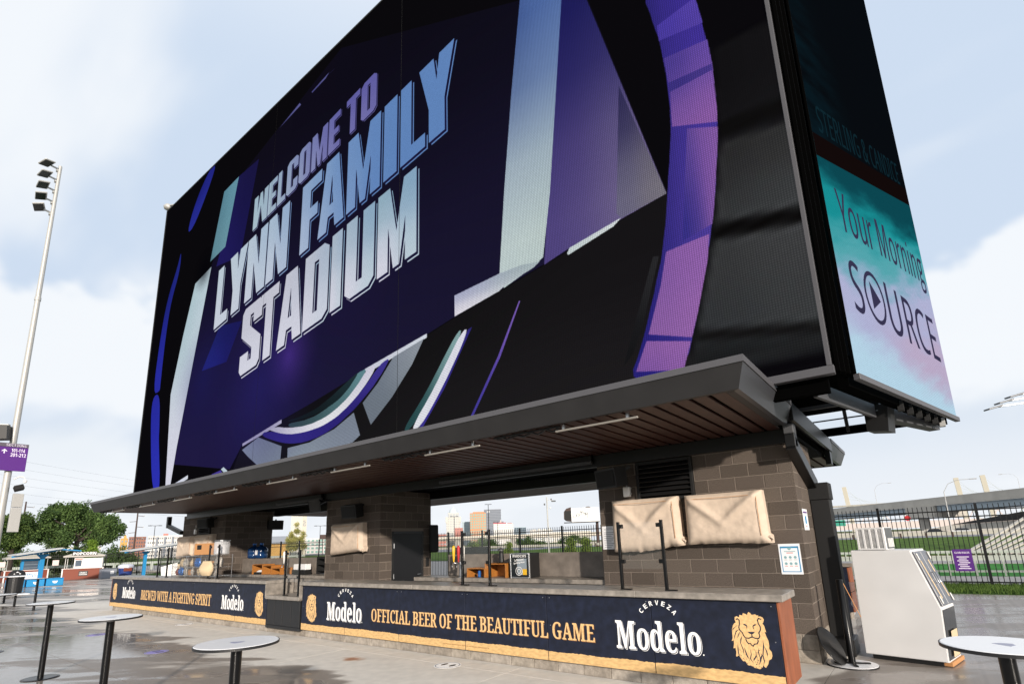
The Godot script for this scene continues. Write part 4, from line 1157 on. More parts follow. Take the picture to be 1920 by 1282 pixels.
var LION_INK := [
	[-.076, .137, -.054, .141, -.038, .13, -.032, .117, -.04, .083, -.042, .116, -.059, .124], [.066, .138, .048, .144, .031, .133, .021, .117, .027, .097, .035, .088, .031, .118, .045, .126],
	[-.039, .06, .041, .064, .02, .043, .004, .036, -.016, .042],
	[-.129, .126, -.187, .083, -.195, .064, -.16, .097], [-.123, .078, -.158, .061, -.181, .005, -.189, -.038, -.174, -.001, -.154, .049], [-.113, .058, -.134, .032, -.152, -.011, -.139, .002],
	[-.097, .017, -.12, -.021, -.126, -.063, -.106, -.133, -.1, -.183, -.099, -.126, -.119, -.063], [-.092, -.096, -.085, -.155, -.072, -.201, -.051, -.216, -.06, -.2, -.075, -.148],
	[-.029, -.114, -.03, -.167, -.045, -.216, -.014, -.253, -.035, -.212, -.022, -.167], [.018, -.116, .022, -.174, -.01, -.218, -.009, -.236, .027, -.186, .035, -.254, .03, -.185],
	[.056, -.096, .044, -.143, .058, -.194, .053, -.23, .037, -.277, .065, -.228, .086, -.174, .083, -.157, .063, -.194, .054, -.142], [.086, -.174, .094, -.226, .082, -.279, .103, -.225, .096, -.168, .116, -.073, .109, -.015, .106, -.062],
	[.116, -.076, .139, -.123, .142, -.152, .135, -.176, .129, -.13], [-.152, -.065, -.163, -.126, -.16, -.179, -.148, -.208, -.152, -.161]]
var LION_LINES := [
	[.005, .04, .005, .01, .03, .0, .055, -.004, .071, 0, .085, .025, .078, .055, .1, .09, .1, .12, .085, .15, .08, .185, .095, .205, .115, .195], [.005, .01, -.03, -.006, -.066, -.005, -.083, .02, -.09, .045, -.118, .075, -.122, .1, -.11, .14, -.11, .175, -.125, .19, -.14, .182],
	[-.062, -.018, -.058, -.036, -.042, -.062, -.019, -.06, -.013, -.072, .004, -.084, .02, -.062, .048, -.056, .061, -.033, .06, -.016]]

func lion(parent: Node3D, at: Vector3, s: float) -> void:
	var e := put("lion_emblem", prism(P(LION), 0.0, 0.001), M.gold_print, parent, at)
	var st := begin()
	for q in LION_INK:
		add_prism(st, P(q), 0.0012, 0.0018)
	for q in LION_LINES:
		add_ribbon(st, P(q), 0.011, 0.0012, 0.0006)
	put("ink_lines", done(st), M.navy_ink, e)
	# the print is worn into freckles near the mane's tips
	var sp := begin()
	for k in 90:
		var p := Vector2(rng.randf_range(-.17, .17), rng.randf_range(-.3, -.12))
		if Geometry2D.is_point_in_polygon(p, P(LION)) and rng.randf() < (-.08 - p.y) * 5.0:
			var r := rng.randf_range(.0015, .0045)
			add_prism(sp, PackedVector2Array([p + Vector2(-r, -r), p + Vector2(r, -r * .6), p + Vector2(r * .6, r), p + Vector2(-r * .8, r * 1.5)]), 0.0012, 0.0016)
	put("worn_specks", done(sp), M.navy_ink, e)
	e.scale = Vector3(s, s, 1)

func beer_word(parent: Node3D, x: float, y: float, w: float, h: float, z: float) -> void:
	words("lettering", parent, "Modelo", "Droid Serif", M.white_print, Vector3(x + 0.012, y - 0.012, z), w, h)
	words("lettering", parent, "Modelo", "Droid Serif", M.navy_ink, Vector3(x + 0.0075, y - 0.0075, z + 0.0012), w, h)
	words("lettering", parent, "Modelo", "Droid Serif", M.white_print, Vector3(x, y, z + 0.0024), w, h)
	var n := 7
	for k in n:
		var a := deg_to_rad(lerpf(-52, 52, k / 6.0))
		var r := w * 0.25
		var c := Vector2(x + w * 0.54, y + h * 1.32 - r * 0.62)
		var o := words("lettering", parent, "CERVEZA"[k], "Droid Sans", M.white_print, Vector3.ZERO, w * 0.04, w * 0.052)
		var b := Basis(Vector3.BACK, -a) * o.transform.basis
		var box := (o.mesh as TextMesh).get_aabb()
		o.transform = Transform3D(b, Vector3(c.x + sin(a) * r, c.y + cos(a) * r, z) - b * Vector3(box.get_center().x, box.get_center().y, 0))
	put("full_stop", prism(disc(0.008, 10), 0, 0.001), M.white_print, parent, Vector3(x + w + 0.02, y + 0.01, z))

# edge of the golden band along the foot of the panels
func gold_edge(x: float) -> float:
	return 0.268 + 0.005 * sin(x * 2.1) + 0.004 * sin(x * 9.7 + 1.0) + 0.002 * sin(x * 41.0) + 0.002 * sin(x * 97.0)

func panels(parent: Node3D, cuts: Array) -> void:
	for k in cuts.size() - 1:
		var a: float = cuts[k] + 0.004
		var b: float = cuts[k + 1] - 0.004
		var p := part("banner_panel", parent, M.navy, Vector3(a, 0.145, -6.39), Vector3(b, 1.008, -6.352), 0.002)
		var pts := PackedVector2Array([Vector2(a + 0.001, 0.147), Vector2(b - 0.001, 0.147)])
		var n := maxi(3, int((b - a) / 0.014))
		for i in n + 1:
			var x := lerpf(b - 0.001, a + 0.001, float(i) / n)
			pts.append(Vector2(x, gold_edge(x) + rng.randf_range(-0.002, 0.002)))
		var g := prism(pts, -6.3515, -6.3503)
		put("gold_band", g, M.gold_band, p, -p.position)
		for sx in [a + 0.05, b - 0.05]:
			for y in [0.96, 0.6]:
				put("screw", prism(disc(0.006, 8), 0, 0.002), M.steel, p, Vector3(sx, y, -6.3515) - p.position)

func pedestal(parent: Node3D, x0: float, x1: float) -> void:
	part("footing", parent, M.mortar_pale, Vector3(x0 + 0.01, 0.0, -6.9), Vector3(x1 - 0.01, 0.14, -6.43), 0.0)
	var x := x1
	while x > x0 + 0.05:
		var w := minf(0.4, x - x0)
		put("pedestal_block", cbox(w - 0.006, 0.142, 0.1, 0.004), M["pedestal%d" % rng.randi_range(0, 2)], parent, Vector3(x - w / 2, 0.073, -6.465 + rng.randf_range(-0.001, 0.001)))
		x -= w

func guard(label: String, x0: float, x1: float, y0: float, h: float, z: float, feet := 1.0) -> Node3D:
	var g := thing("glass_guard", label, "sneeze guard", Vector3((x0 + x1) / 2, y0, z), 0.0, "glass guards on the bar")
	var w := x1 - x0
	for s in [-1, 1]:
		part("post", g, M.pole_black, Vector3(s * w / 2 - 0.018, 0, -0.018), Vector3(s * w / 2 + 0.018, h, 0.018), 0.003)
		part("foot", g, M.pole_black, Vector3(s * w / 2 - 0.018, 0, -0.018), Vector3(s * w / 2 + 0.13, 0.014, 0.03), 0.003)
		for y in [h * 0.38, h * 0.9]:
			part("clamp", g, M.pole_black, Vector3(s * w / 2 - 0.065 if s > 0 else s * w / 2 - 0.012, y, -0.02), Vector3(s * w / 2 + 0.012 if s > 0 else s * w / 2 + 0.065, y + 0.05, 0.02), 0.003)
	put("pane", pane(w - 0.06, h * 0.68, Rect2(0, 0, 1, 1)), M.glass, g, Vector3(-w / 2 + 0.03, h * 0.3, 0))
	return g

func cubby(label: String, at: Vector3, cells: Array, depth: float) -> Node3D:
	# open-fronted plywood boxes side by side; a cell is [x0, x1, height]
	var c := thing("wooden_cubby", label, "cubby shelf", at)
	for q in cells:
		var t := 0.022
		part("side_panel", c, M.ply, Vector3(q[0], 0, -depth), Vector3(q[0] + t, q[2], 0), 0.002)
		part("side_panel", c, M.ply, Vector3(q[1] - t, 0, -depth), Vector3(q[1], q[2] - 0.001, 0), 0.002)
		part("top_panel", c, M.ply, Vector3(q[0] + t, q[2] - t, -depth), Vector3(q[1] - t, q[2] - 0.002, -0.002), 0.002)
		part("back_panel", c, M.ply, Vector3(q[0] + t, 0.002, -depth), Vector3(q[1] - t, q[2] - t, -depth + 0.012), 0.0)
	return c

func tap_tower(label: String, at: Vector3, handles: Array) -> void:
	var t := thing("beer_tap", label, "beer tap", at)
	lathe("column", t, M.steel, [Vector2(0.06, 0), Vector2(0.06, 0.02), Vector2(0.038, 0.03), Vector2(0.038, 0.26), Vector2(0.05, 0.27), Vector2(0.05, 0.33), Vector2(0.0, 0.35)], Vector3.ZERO, 16)
	for k in handles.size():
		var x := (k - (handles.size() - 1) * 0.5) * 0.14
		var st := begin()
		add_tube(st, [Vector3(x * 0.4, 0.3, 0.03), Vector3(x, 0.3, 0.07), Vector3(x, 0.29, 0.12), Vector3(x, 0.22, 0.135)], 0.016, 8)
		put("spout", done(st), M.steel, t)
		lathe("handle", t, M[handles[k]], [Vector2(0.012, 0.0), Vector2(0.02, 0.06), Vector2(0.034, 0.2), Vector2(0.036, 0.3), Vector2(0.02, 0.34), Vector2(0.0, 0.35)], Vector3(x, 0.32, 0.075), 12, true)

func make_bar() -> void:
	mat("navy_ink", "1c2236", 0.6)
	var r := thing("bar_counter", "long right-hand bar counter with grey stone top and navy beer banner", "bar counter")
	pedestal(r, -10.33, -1.42)
	part("carcass", r, M.black_matt, Vector3(-10.38, 0.15, -6.88), Vector3(-1.4, 1.0, -6.395), 0.0)
	var cuts := [-10.39, -8.92, -7.385, -5.85, -4.32, -2.79, -1.372]
	panels(r, cuts)
	var tops := [-10.42, -8.94, -7.0, -4.9, -2.95, -1.29]
	for k in 5:
		part("stone_slab", r, M.stone_top, Vector3(tops[k] + 0.001, 1.012, -6.96), Vector3(tops[k + 1] - 0.001, 1.085, -6.29), 0.006)
	part("left_return", r, M.stone_edge, Vector3(-10.42, 0.72, -6.96), Vector3(-10.395, 1.01, -6.29), 0.004)
	part("end_panel", r, M.brown_panel, Vector3(-1.371, 0.145, -7.0), Vector3(-1.345, 1.008, -6.352), 0.003)
	var Z := -6.3502
	lion(r, Vector3(-1.66, 0.628, Z), 1.0)
	lion(r, Vector3(-10.03, 0.6, Z), 0.95)
	beer_word(r, -3.28, 0.395, 1.06, 0.345, Z)
	beer_word(r, -9.5, 0.385, 1.08, 0.35, Z)
	words("shadow_lettering", r, "OFFICIAL BEER OF THE BEAUTIFUL GAME", "Droid Serif", M.gold_dark, Vector3(-8.122, 0.424, Z), 4.54, 0.216)
	words("lettering", r, "OFFICIAL BEER OF THE BEAUTIFUL GAME", "Droid Serif", M.gold_print, Vector3(-8.13, 0.432, Z + 0.0012), 4.54, 0.216)
	words("small_print", r, "DRINK RESPONSIBLY. IMPORTED BEER. CHICAGO, IL", "Droid Sans", M.gold_dark, Vector3(-6.32, 0.195, -6.3498), 0.95, 0.016)
	var l := thing("bar_counter", "long left-hand bar counter with grey stone top and navy fighting spirit banner", "bar counter")
	pedestal(l, -21.7, -11.82)
	part("carcass", l, M.black_matt, Vector3(-21.75, 0.15, -6.88), Vector3(-11.79, 1.0, -6.395), 0.0)
	panels(l, [-21.8, -20.2, -18.65, -17.1, -15.55, -13.2, -11.78])
	tops = [-21.85, -19.6, -17.4, -15.2, -13.2, -11.75]
	for k in 5:
		part("stone_slab", l, M.stone_top, Vector3(tops[k] + 0.001, 1.012, -6.96), Vector3(tops[k + 1] - 0.001, 1.085, -6.29), 0.006)
	part("right_return", l, M.stone_edge, Vector3(-11.775, 0.72, -6.96), Vector3(-11.75, 1.01, -6.29), 0.004)
	part("end_panel", l, M.brown_panel, Vector3(-21.83, 0.145, -7.0), Vector3(-21.802, 1.008, -6.352), 0.003)
	lion(l, Vector3(-21.42, 0.64, Z), 0.92)
	lion(l, Vector3(-12.1, 0.6, Z), 0.95)
	beer_word(l, -20.73, 0.44, 1.1, 0.34, Z)
	beer_word(l, -13.91, 0.4, 1.08, 0.335, Z)
	words("shadow_lettering", l, "BREWED WITH A FIGHTING SPIRIT", "Droid Serif", M.gold_dark, Vector3(-19.142, 0.43, Z), 4.66, 0.27)
	words("lettering", l, "BREWED WITH A FIGHTING SPIRIT", "Droid Serif", M.gold_print, Vector3(-19.15, 0.438, Z + 0.0012), 4.66, 0.27)
	# the low counter between them
	var g := thing("low_counter", "short low black slatted counter between the two navy banners", "bar counter")
	part("stone_slab", g, M.stone_top, Vector3(-11.745, 0.70, -6.95), Vector3(-10.425, 0.775, -6.29), 0.006)
	part("footing", g, M.pedestal1, Vector3(-11.8, 0, -6.9), Vector3(-10.36, 0.12, -6.43), 0.0)
	part("splash_back", g, M.stone_edge, Vector3(-11.74, 0.78, -6.99), Vector3(-10.43, 1.08, -6.962), 0.003)
	for k in 4:
		var x := -11.74 + k * 0.328
		part("board", g, M.black_wood, Vector3(x + 0.008, 0.17, -6.37), Vector3(x + 0.32, 0.695, -6.335), 0.004)
	part("backing", g, M.black_matt, Vector3(-11.75, 0.12, -6.42), Vector3(-10.42, 0.7, -6.375), 0.0)
	part("kick_board", g, M.black_wood, Vector3(-11.75, 0.105, -6.37), Vector3(-10.42, 0.165, -6.33), 0.004)
	# counters behind
	var bc := [["right", -9.35, -4.5, -8.83, -4.5], ["left", -18.54, -12.77, -18.54, -14.1]]
	for q in bc:
		var b := thing("back_counter", "grey stone back counter and low board behind the %s bar opening" % q[0], "back counter")
		part("stone_slab", b, M.stone_top, Vector3(q[1], 0.955, -9.04), Vector3((q[1] + q[2]) / 2 - 0.001, 1.035, -8.46), 0.005)
		part("stone_slab", b, M.stone_top, Vector3((q[1] + q[2]) / 2 + 0.001, 0.955, -9.04), Vector3(q[2], 1.035, -8.46), 0.005)
		part("carcass", b, M.black_matt, Vector3(q[1] + 0.1, 0.0, -9.02), Vector3(q[2] - 0.02, 0.95, -8.6), 0.0)
		part("upstand_board", b, M.back_board, Vector3(q[3], 1.038, -9.09), Vector3((q[3] + q[4]) / 2 - 0.002, 1.5, -9.05), 0.003)
		part("upstand_board", b, M.back_board, Vector3((q[3] + q[4]) / 2 + 0.002, 1.038, -9.09), Vector3(q[4], 1.5, -9.05), 0.003)
	var rack := thing("bottle_rack", "dark open rack beside the middle pillar behind the left opening", "rack", Vector3(-13.45, 1.036, -9.0))
	for s in [-0.62, 0.6]:
		part("upright", rack, M.black_matt, Vector3(s, 0, -0.3), Vector3(s + 0.02, 0.48, 0.0))
	for k in 3:
		part("shelf", rack, M.black_matt, Vector3(-0.6, 0.08 + k * 0.17, -0.3), Vector3(0.6, 0.095 + k * 0.17, -0.01))
	var dk := thing("tinted_screen", "tall dark tinted screen standing on the left of the right back counter", "screen", Vector3(-8.3, 1.036, -9.2))
	part("panel", dk, M.glass_dark, Vector3(-0.55, 0, -0.02), Vector3(0.6, 0.62, 0.0), 0.004)
	# glass guards
	guard("glass guard with black posts in front of the right pillar's covers", -3.19, -2.6, 1.086, 0.85, -6.45)
	guard("glass guard with black posts in front of the beer taps, right opening", -5.98, -5.41, 1.086, 0.85, -6.45)
	guard("glass guard with black posts standing on the low counter", -11.21, -10.66, 0.776, 0.95, -6.42)
	guard("glass guard with black posts nearest the left end of the bar", -18.5, -17.82, 1.086, 0.85, -6.5)
	guard("glass guard with black posts in front of the wire snack rack", -14.93, -14.41, 1.086, 0.85, -6.42)
	# things on the back counters
	cubby("two stepped plywood cubbies beside the drinks cooler", Vector3(-7.87, 1.036, -8.62), [[0.0, 0.5, 0.19], [0.502, 1.06, 0.28]], 0.4)
	cubby("three stepped plywood cubbies on the left back counter", Vector3(-16.97, 1.036, -8.6), [[0.0, 0.62, 0.3], [0.622, 1.15, 0.27], [1.152, 1.66, 0.19]], 0.4)
	var can := thing("drink_can", "small blue drink can standing in the low plywood cubby", "can", Vector3(-7.55, 1.04, -8.66))
	lathe("body", can, M.can_blue, [Vector2(0.026, 0), Vector2(0.033, 0.008), Vector2(0.033, 0.115), Vector2(0.027, 0.128)], Vector3.ZERO, 16)
	lathe("lid", can, M.steel, [Vector2(0.027, 0.128), Vector2(0.025, 0.124), Vector2(0, 0.124)], Vector3.ZERO, 16)
	var nap := thing("napkin_tray", "dark tray of white napkins inside the left plywood cubby", "napkin tray", Vector3(-16.66, 1.04, -8.7))
	part("tray", nap, M.black_matt, Vector3(-0.2, 0, -0.1), Vector3(0.2, 0.06, 0.1))
	put("napkins", prism(P([-0.1, 0.061, 0.12, 0.061, 0.05, 0.12, -0.02, 0.1]), -0.06, 0.06), M.paper, nap)
	var f := thing("drinks_cooler", "small black countertop drinks cooler with a lettered glass front", "drinks cooler", Vector3(-6.46, 1.036, -8.62))
	part("case", f, M.black_plastic, Vector3(-0.24, 0, -0.36), Vector3(0.24, 0.475, -0.022), 0.01)
	for q in [[-0.24, -0.215, 0, 0.475], [0.215, 0.24, 0, 0.475], [-0.215, 0.215, 0, 0.022], [-0.215, 0.215, 0.453, 0.475]]:
		part("door_frame", f, M.steel, Vector3(q[0], q[2], -0.02), Vector3(q[1], q[3], 0.002), 0.003)
	part("door_glass", f, M.glass_dark, Vector3(-0.214, 0.023, -0.02), Vector3(0.214, 0.452, -0.006), 0.0)
	part("shelf_picture", f, M.pane_grey, Vector3(-0.06, 0.06, -0.0055), Vector3(0.17, 0.37, -0.0045), 0.0)
	part("shelf_picture", f, M.yellow, Vector3(0.07, 0.06, -0.0043), Vector3(0.17, 0.17, -0.0035), 0.0)
	words("lettering", f, "PHOCUS", "Droid Sans", M.white_print, Vector3(-0.165, 0.395, -0.003), 0.33, 0.05)
	words("lettering", f, "Caffeinated", "Droid Sans", M.white_print, Vector3(-0.13, 0.315, -0.003), 0.23, 0.04, 0, 0.1)
	words("lettering", f, "Sparkling Water", "Droid Sans", M.white_print, Vector3(-0.15, 0.255, -0.003), 0.28, 0.04, 0, 0.1)
	var rg := begin()
	for k in 20:
		var a := TAU * k / 20.0
		var c := TAU * (k + 1) / 20.0
		for rr in [0.085, 0.045]:
			add_prism(rg, PackedVector2Array([Vector2(cos(a), sin(a)) * rr, Vector2(cos(c), sin(c)) * rr, Vector2(cos(c), sin(c)) * (rr - 0.01), Vector2(cos(a), sin(a)) * (rr - 0.01)]), -0.003, -0.002)
	put("emblem", done(rg), M.white_print, f, Vector3(-0.02, 0.13, 0))
	tap_tower("chrome beer tap with yellow and white handles, right back counter", Vector3(-7.97, 1.036, -8.55), ["yellow", "red", "white_gloss"])
	tap_tower("chrome beer tap with a white handle behind the low counter's guard", Vector3(-14.9, 1.036, -8.55), ["white_gloss"])
	var jg := 0
	for x in [-18.1, -17.62]:
		var j := thing("water_jug", ["large blue water jug, left one of the pair by the left pillar", "large blue water jug with a white label by the left pillar"][jg], "water jug", Vector3(x, 1.5, -9.2), 0.0, "water jugs")
		lathe("bottle", j, M.water_blue, [Vector2(0.13, 0), Vector2(0.2, 0.03), Vector2(0.2, 0.12), Vector2(0.19, 0.14), Vector2(0.2, 0.16), Vector2(0.2, 0.3), Vector2(0.12, 0.38), Vector2(0.05, 0.41), Vector2(0.05, 0.46)], Vector3.ZERO, 18, true)
		lathe("cap", j, M.can_blue, [Vector2(0.06, 0.45), Vector2(0.06, 0.49), Vector2(0, 0.49)], Vector3.ZERO, 14)
		if jg == 1:
			part("label_sheet", j, M.paper, Vector3(-0.02, 0.12, 0.196), Vector3(0.13, 0.27, 0.204), 0.0)
		jg += 1
	var cart := thing("drinks_carton", "pale grey striped carton on a dark tray beside the left tap", "carton", Vector3(-14.42, 1.04, -8.75))
	part("tray", cart, M.black_matt, Vector3(-0.34, 0, -0.1), Vector3(0.34, 0.13, 0.1))
	part("carton", cart, M.paper, Vector3(-0.28, 0.131, -0.09), Vector3(0.34, 0.29, 0.09), 0.01)
	var ck := thing("coffee_urn", "small chrome and black urn above the plywood cubby", "urn", Vector3(-7.02, 1.32, -8.75))
	lathe("pot", ck, M.black_plastic, [Vector2(0.05, 0), Vector2(0.06, 0.02), Vector2(0.05, 0.2), Vector2(0.03, 0.24), Vector2(0, 0.25)], Vector3.ZERO, 14)
	lathe("lid", ck, M.steel, [Vector2(0.055, 0.24), Vector2(0.06, 0.27), Vector2(0.02, 0.3), Vector2(0.0, 0.36)], Vector3.ZERO, 14)
	# wire rack of snacks on the left counter
	var w := thing("wire_rack", "chrome wire rack full of snack bags on the left counter", "snack rack", Vector3(-15.9, 1.086, -6.63))
	var hw := 1.36
	for x in [-hw, -0.45, 0.45, hw]:
		for z in [-0.2, 0.2]:
			bar("upright", w, M.steel, Vector3(x, 0, z), Vector3(x, 0.6, z), 0.014, 0.014)
	for y in [0.06, 0.28, 0.58]:
		var st := begin()
		for z in [-0.2, -0.12, -0.04, 0.04, 0.12, 0.2]:
			add_bar(st, Vector3(-hw, y, z), Vector3(hw, y, z), 0.007, 0.007)
		for k in 15:
			add_bar(st, Vector3(-hw + k * hw / 7.0, y, -0.2), Vector3(-hw + k * hw / 7.0, y, 0.2), 0.006, 0.006)
		put("wire_shelf", done(st), M.steel, w)
	var mesh := begin()
	for k in 46:
		add_bar(mesh, Vector3(-hw + k * hw * 2 / 45.0, 0.02, 0.205), Vector3(-hw + k * hw * 2 / 45.0, 0.58, 0.205), 0.005, 0.005)
	for k in 9:
		add_bar(mesh, Vector3(-hw, 0.05 + k * 0.065, 0.208), Vector3(hw, 0.05 + k * 0.065, 0.208), 0.005, 0.005)
	put("front_grid", done(mesh), M.shelf_grey, w)
	var kinds := ["snack_red", "burlap", "snack_white", "cardboard", "snack_white", "can_blue"]
	var taken := {}
	for k in 22:
		var x := -hw + 0.15 + fmod(k * 0.247, 2.45)
		var y := 0.065 if k < 11 else 0.285
		var kind: String = kinds[(k * 5 + k / 6) % 6]
		var where: String = "%s shelf, %s" % ["lower" if k < 11 else "upper", ["far left", "left", "left of the middle", "middle", "right of the middle", "right", "far right"][clampi(int((x + hw) / 0.39), 0, 6)]]
		if kind == "cardboard":
			var bx := thing("snack_box", "brown cardboard snack box in the wire rack, " + where, "box", Vector3(-15.9 + x, 1.086 + y, -6.6), rng.randf_range(-15, 15), "boxes in the wire rack")
			part("box", bx, M.cardboard, Vector3(-0.11, 0, -0.07), Vector3(0.11, 0.15, 0.07), 0.004)
		else:
			if taken.has(kind + where):
				where += ", behind another"
			taken[kind + where] = true
			var bg := thing("snack_bag", "%s snack bag in the wire rack, %s" % [{"snack_red": "red", "burlap": "tan", "snack_white": "white", "can_blue": "blue"}[kind], where], "snack bag", Vector3(-15.9 + x, 1.086 + y, -6.58 + rng.randf_range(-0.08, 0.08)), rng.randf_range(-30, 30), "snack bags in the wire rack")
			pouch(bg, M[kind], 0.085 + rng.randf() * 0.03, 0.19 + rng.randf() * 0.03)
	var cb := thing("cardboard_box", "brown box with a dark slot lying on top of the wire rack", "box", Vector3(-15.62, 1.69, -6.62), 8)
	part("box", cb, M.cardboard, Vector3(-0.33, 0, -0.14), Vector3(0.33, 0.3, 0.14), 0.005)
	part("slot", cb, M.black_matt, Vector3(-0.2, 0.14, 0.1405), Vector3(0.0, 0.26, 0.143), 0.0)
	var cn := thing("clear_canister", "clear plastic canister on the right end of the wire rack", "canister", Vector3(-14.72, 1.69, -6.62))
	lathe("jar", cn, M.bag_clear, [Vector2(0.18, 0), Vector2(0.19, 0.28), Vector2(0.17, 0.33)], Vector3.ZERO, 18)
	lathe("lid", cn, M.shelf_grey, [Vector2(0.195, 0.33), Vector2(0.195, 0.36), Vector2(0, 0.37)], Vector3.ZERO, 18)
	lathe("pile_of_cups", cn, M.paper, [Vector2(0.0, 0.02), Vector2(0.12, 0.03), Vector2(0.1, 0.2), Vector2(0, 0.23)], Vector3.ZERO, 12)
	var tote := thing("burlap_bag", "cream drawstring bag hanging on the right end of the wire rack", "bag", Vector3(-14.95, 1.16, -6.38), 10)
	pouch(tote, M.burlap, 0.22, 0.34)
	# rear bar, whose end shows behind the ice box
	var rb := thing("rear_bar_counter", "rear bar counter with brown end panel seen past the right pillar", "bar counter")
	part("stone_slab", rb, M.stone_top, Vector3(-9.0, 1.01, -13.5), Vector3(-1.25, 1.085, -12.75), 0.006)
	part("end_panel", rb, M.brown_panel, Vector3(-1.36, 0.14, -13.42), Vector3(-1.33, 1.008, -12.8), 0.003)
	part("carcass", rb, M.navy, Vector3(-9.0, 0.14, -13.43), Vector3(-1.362, 1.0, -12.8), 0.0)
	part("footing", rb, M.pedestal1, Vector3(-9.0, 0, -13.38), Vector3(-1.42, 0.138, -12.84), 0.0)

func pouch(t: Node3D, m: Material, r: float, h: float) -> void:
	# a filled bag: wide and round at the foot, pinched flat at the top
	var st := begin()
	st.set_smooth_group(1)
	var n := 14
	var rows := []
	for j in 7:
		var v := j / 6.0
		var wd := r * (0.75 + 0.45 * sin(v * 2.6)) if j < 6 else r * 0.85
		var dp := r * 0.55 * sin(PI * clampf(v * 0.92 + 0.12, 0, 1)) + 0.004
		var row := []
		for i in n:
			var a := TAU * i / n
			row.append(Vector3(cos(a) * wd * (1.0 + 0.05 * sin(i * 2.0 + j)), v * h, sin(a) * dp))
		rows.append(row)
	for j in 6:
		for i in n:
			quad(st, rows[j][i], rows[j][(i + 1) % n], rows[j + 1][(i + 1) % n], rows[j + 1][i], Vector3(0, (j + 0.5) * h / 6, 0))
	put("bag_body", done(st), m, t)
	part("top_seal", t, m, Vector3(-r * 0.8, h - 0.005, -0.004), Vector3(r * 0.8, h + 0.025, 0.004), 0.0)

# ---------------------------------------------------------------- things on the plaza
func make_table() -> Node3D:
	var t := thing("bar_table", "", "high table", Vector3.ZERO, 0.0, "round high tables on the plaza")
	lathe("tabletop", t, M.table_white, [Vector2(0, 1.058), Vector2(0.283, 1.058), Vector2(0.285, 1.062), Vector2(0.285, 1.068), Vector2(0.28, 1.072), Vector2(0, 1.072)], Vector3.ZERO, 56)
	lathe("rim", t, M.rim_black, [Vector2(0.2, 1.05), Vector2(0.289, 1.051), Vector2(0.2895, 1.069), Vector2(0.2855, 1.0695), Vector2(0.2852, 1.0575), Vector2(0.2, 1.0575)], Vector3.ZERO, 56)
	lathe("pole", t, M.pole_black, [Vector2(0.038, 0.012), Vector2(0.038, 1.05)], Vector3.ZERO, 24, true)
	lathe("base_plate", t, M.pole_black, [Vector2(0, 0), Vector2(0.225, 0), Vector2(0.228, 0.006), Vector2(0.2, 0.014), Vector2(0.05, 0.02), Vector2(0, 0.02)], Vector3.ZERO, 40)
	part("mount_plate", t, M.rim_black, Vector3(-0.1, 1.04, -0.1), Vector3(0.1, 1.05, 0.1))
	# small club crest printed on the top
	put("print", prism(P([-0.05, 0.02, 0.05, 0.02, 0.04, -0.03, 0, -0.06, -0.04, -0.03]), 0, 0.0006), M.table_print, t, Vector3(0, 1.0722, 0), Vector3(-90, 0, 20))
	words("lettering", t, "LOUISVILLE", "Droid Sans", M.table_print, Vector3(0, 0, 0), 0.1, 0.02).transform = Transform3D(Basis(Vector3(0.0005, 0, 0), Vector3(0, 0, -0.0005), Vector3(0, 0.1, 0)), Vector3(-0.05, 1.0722, -0.05))
	return t

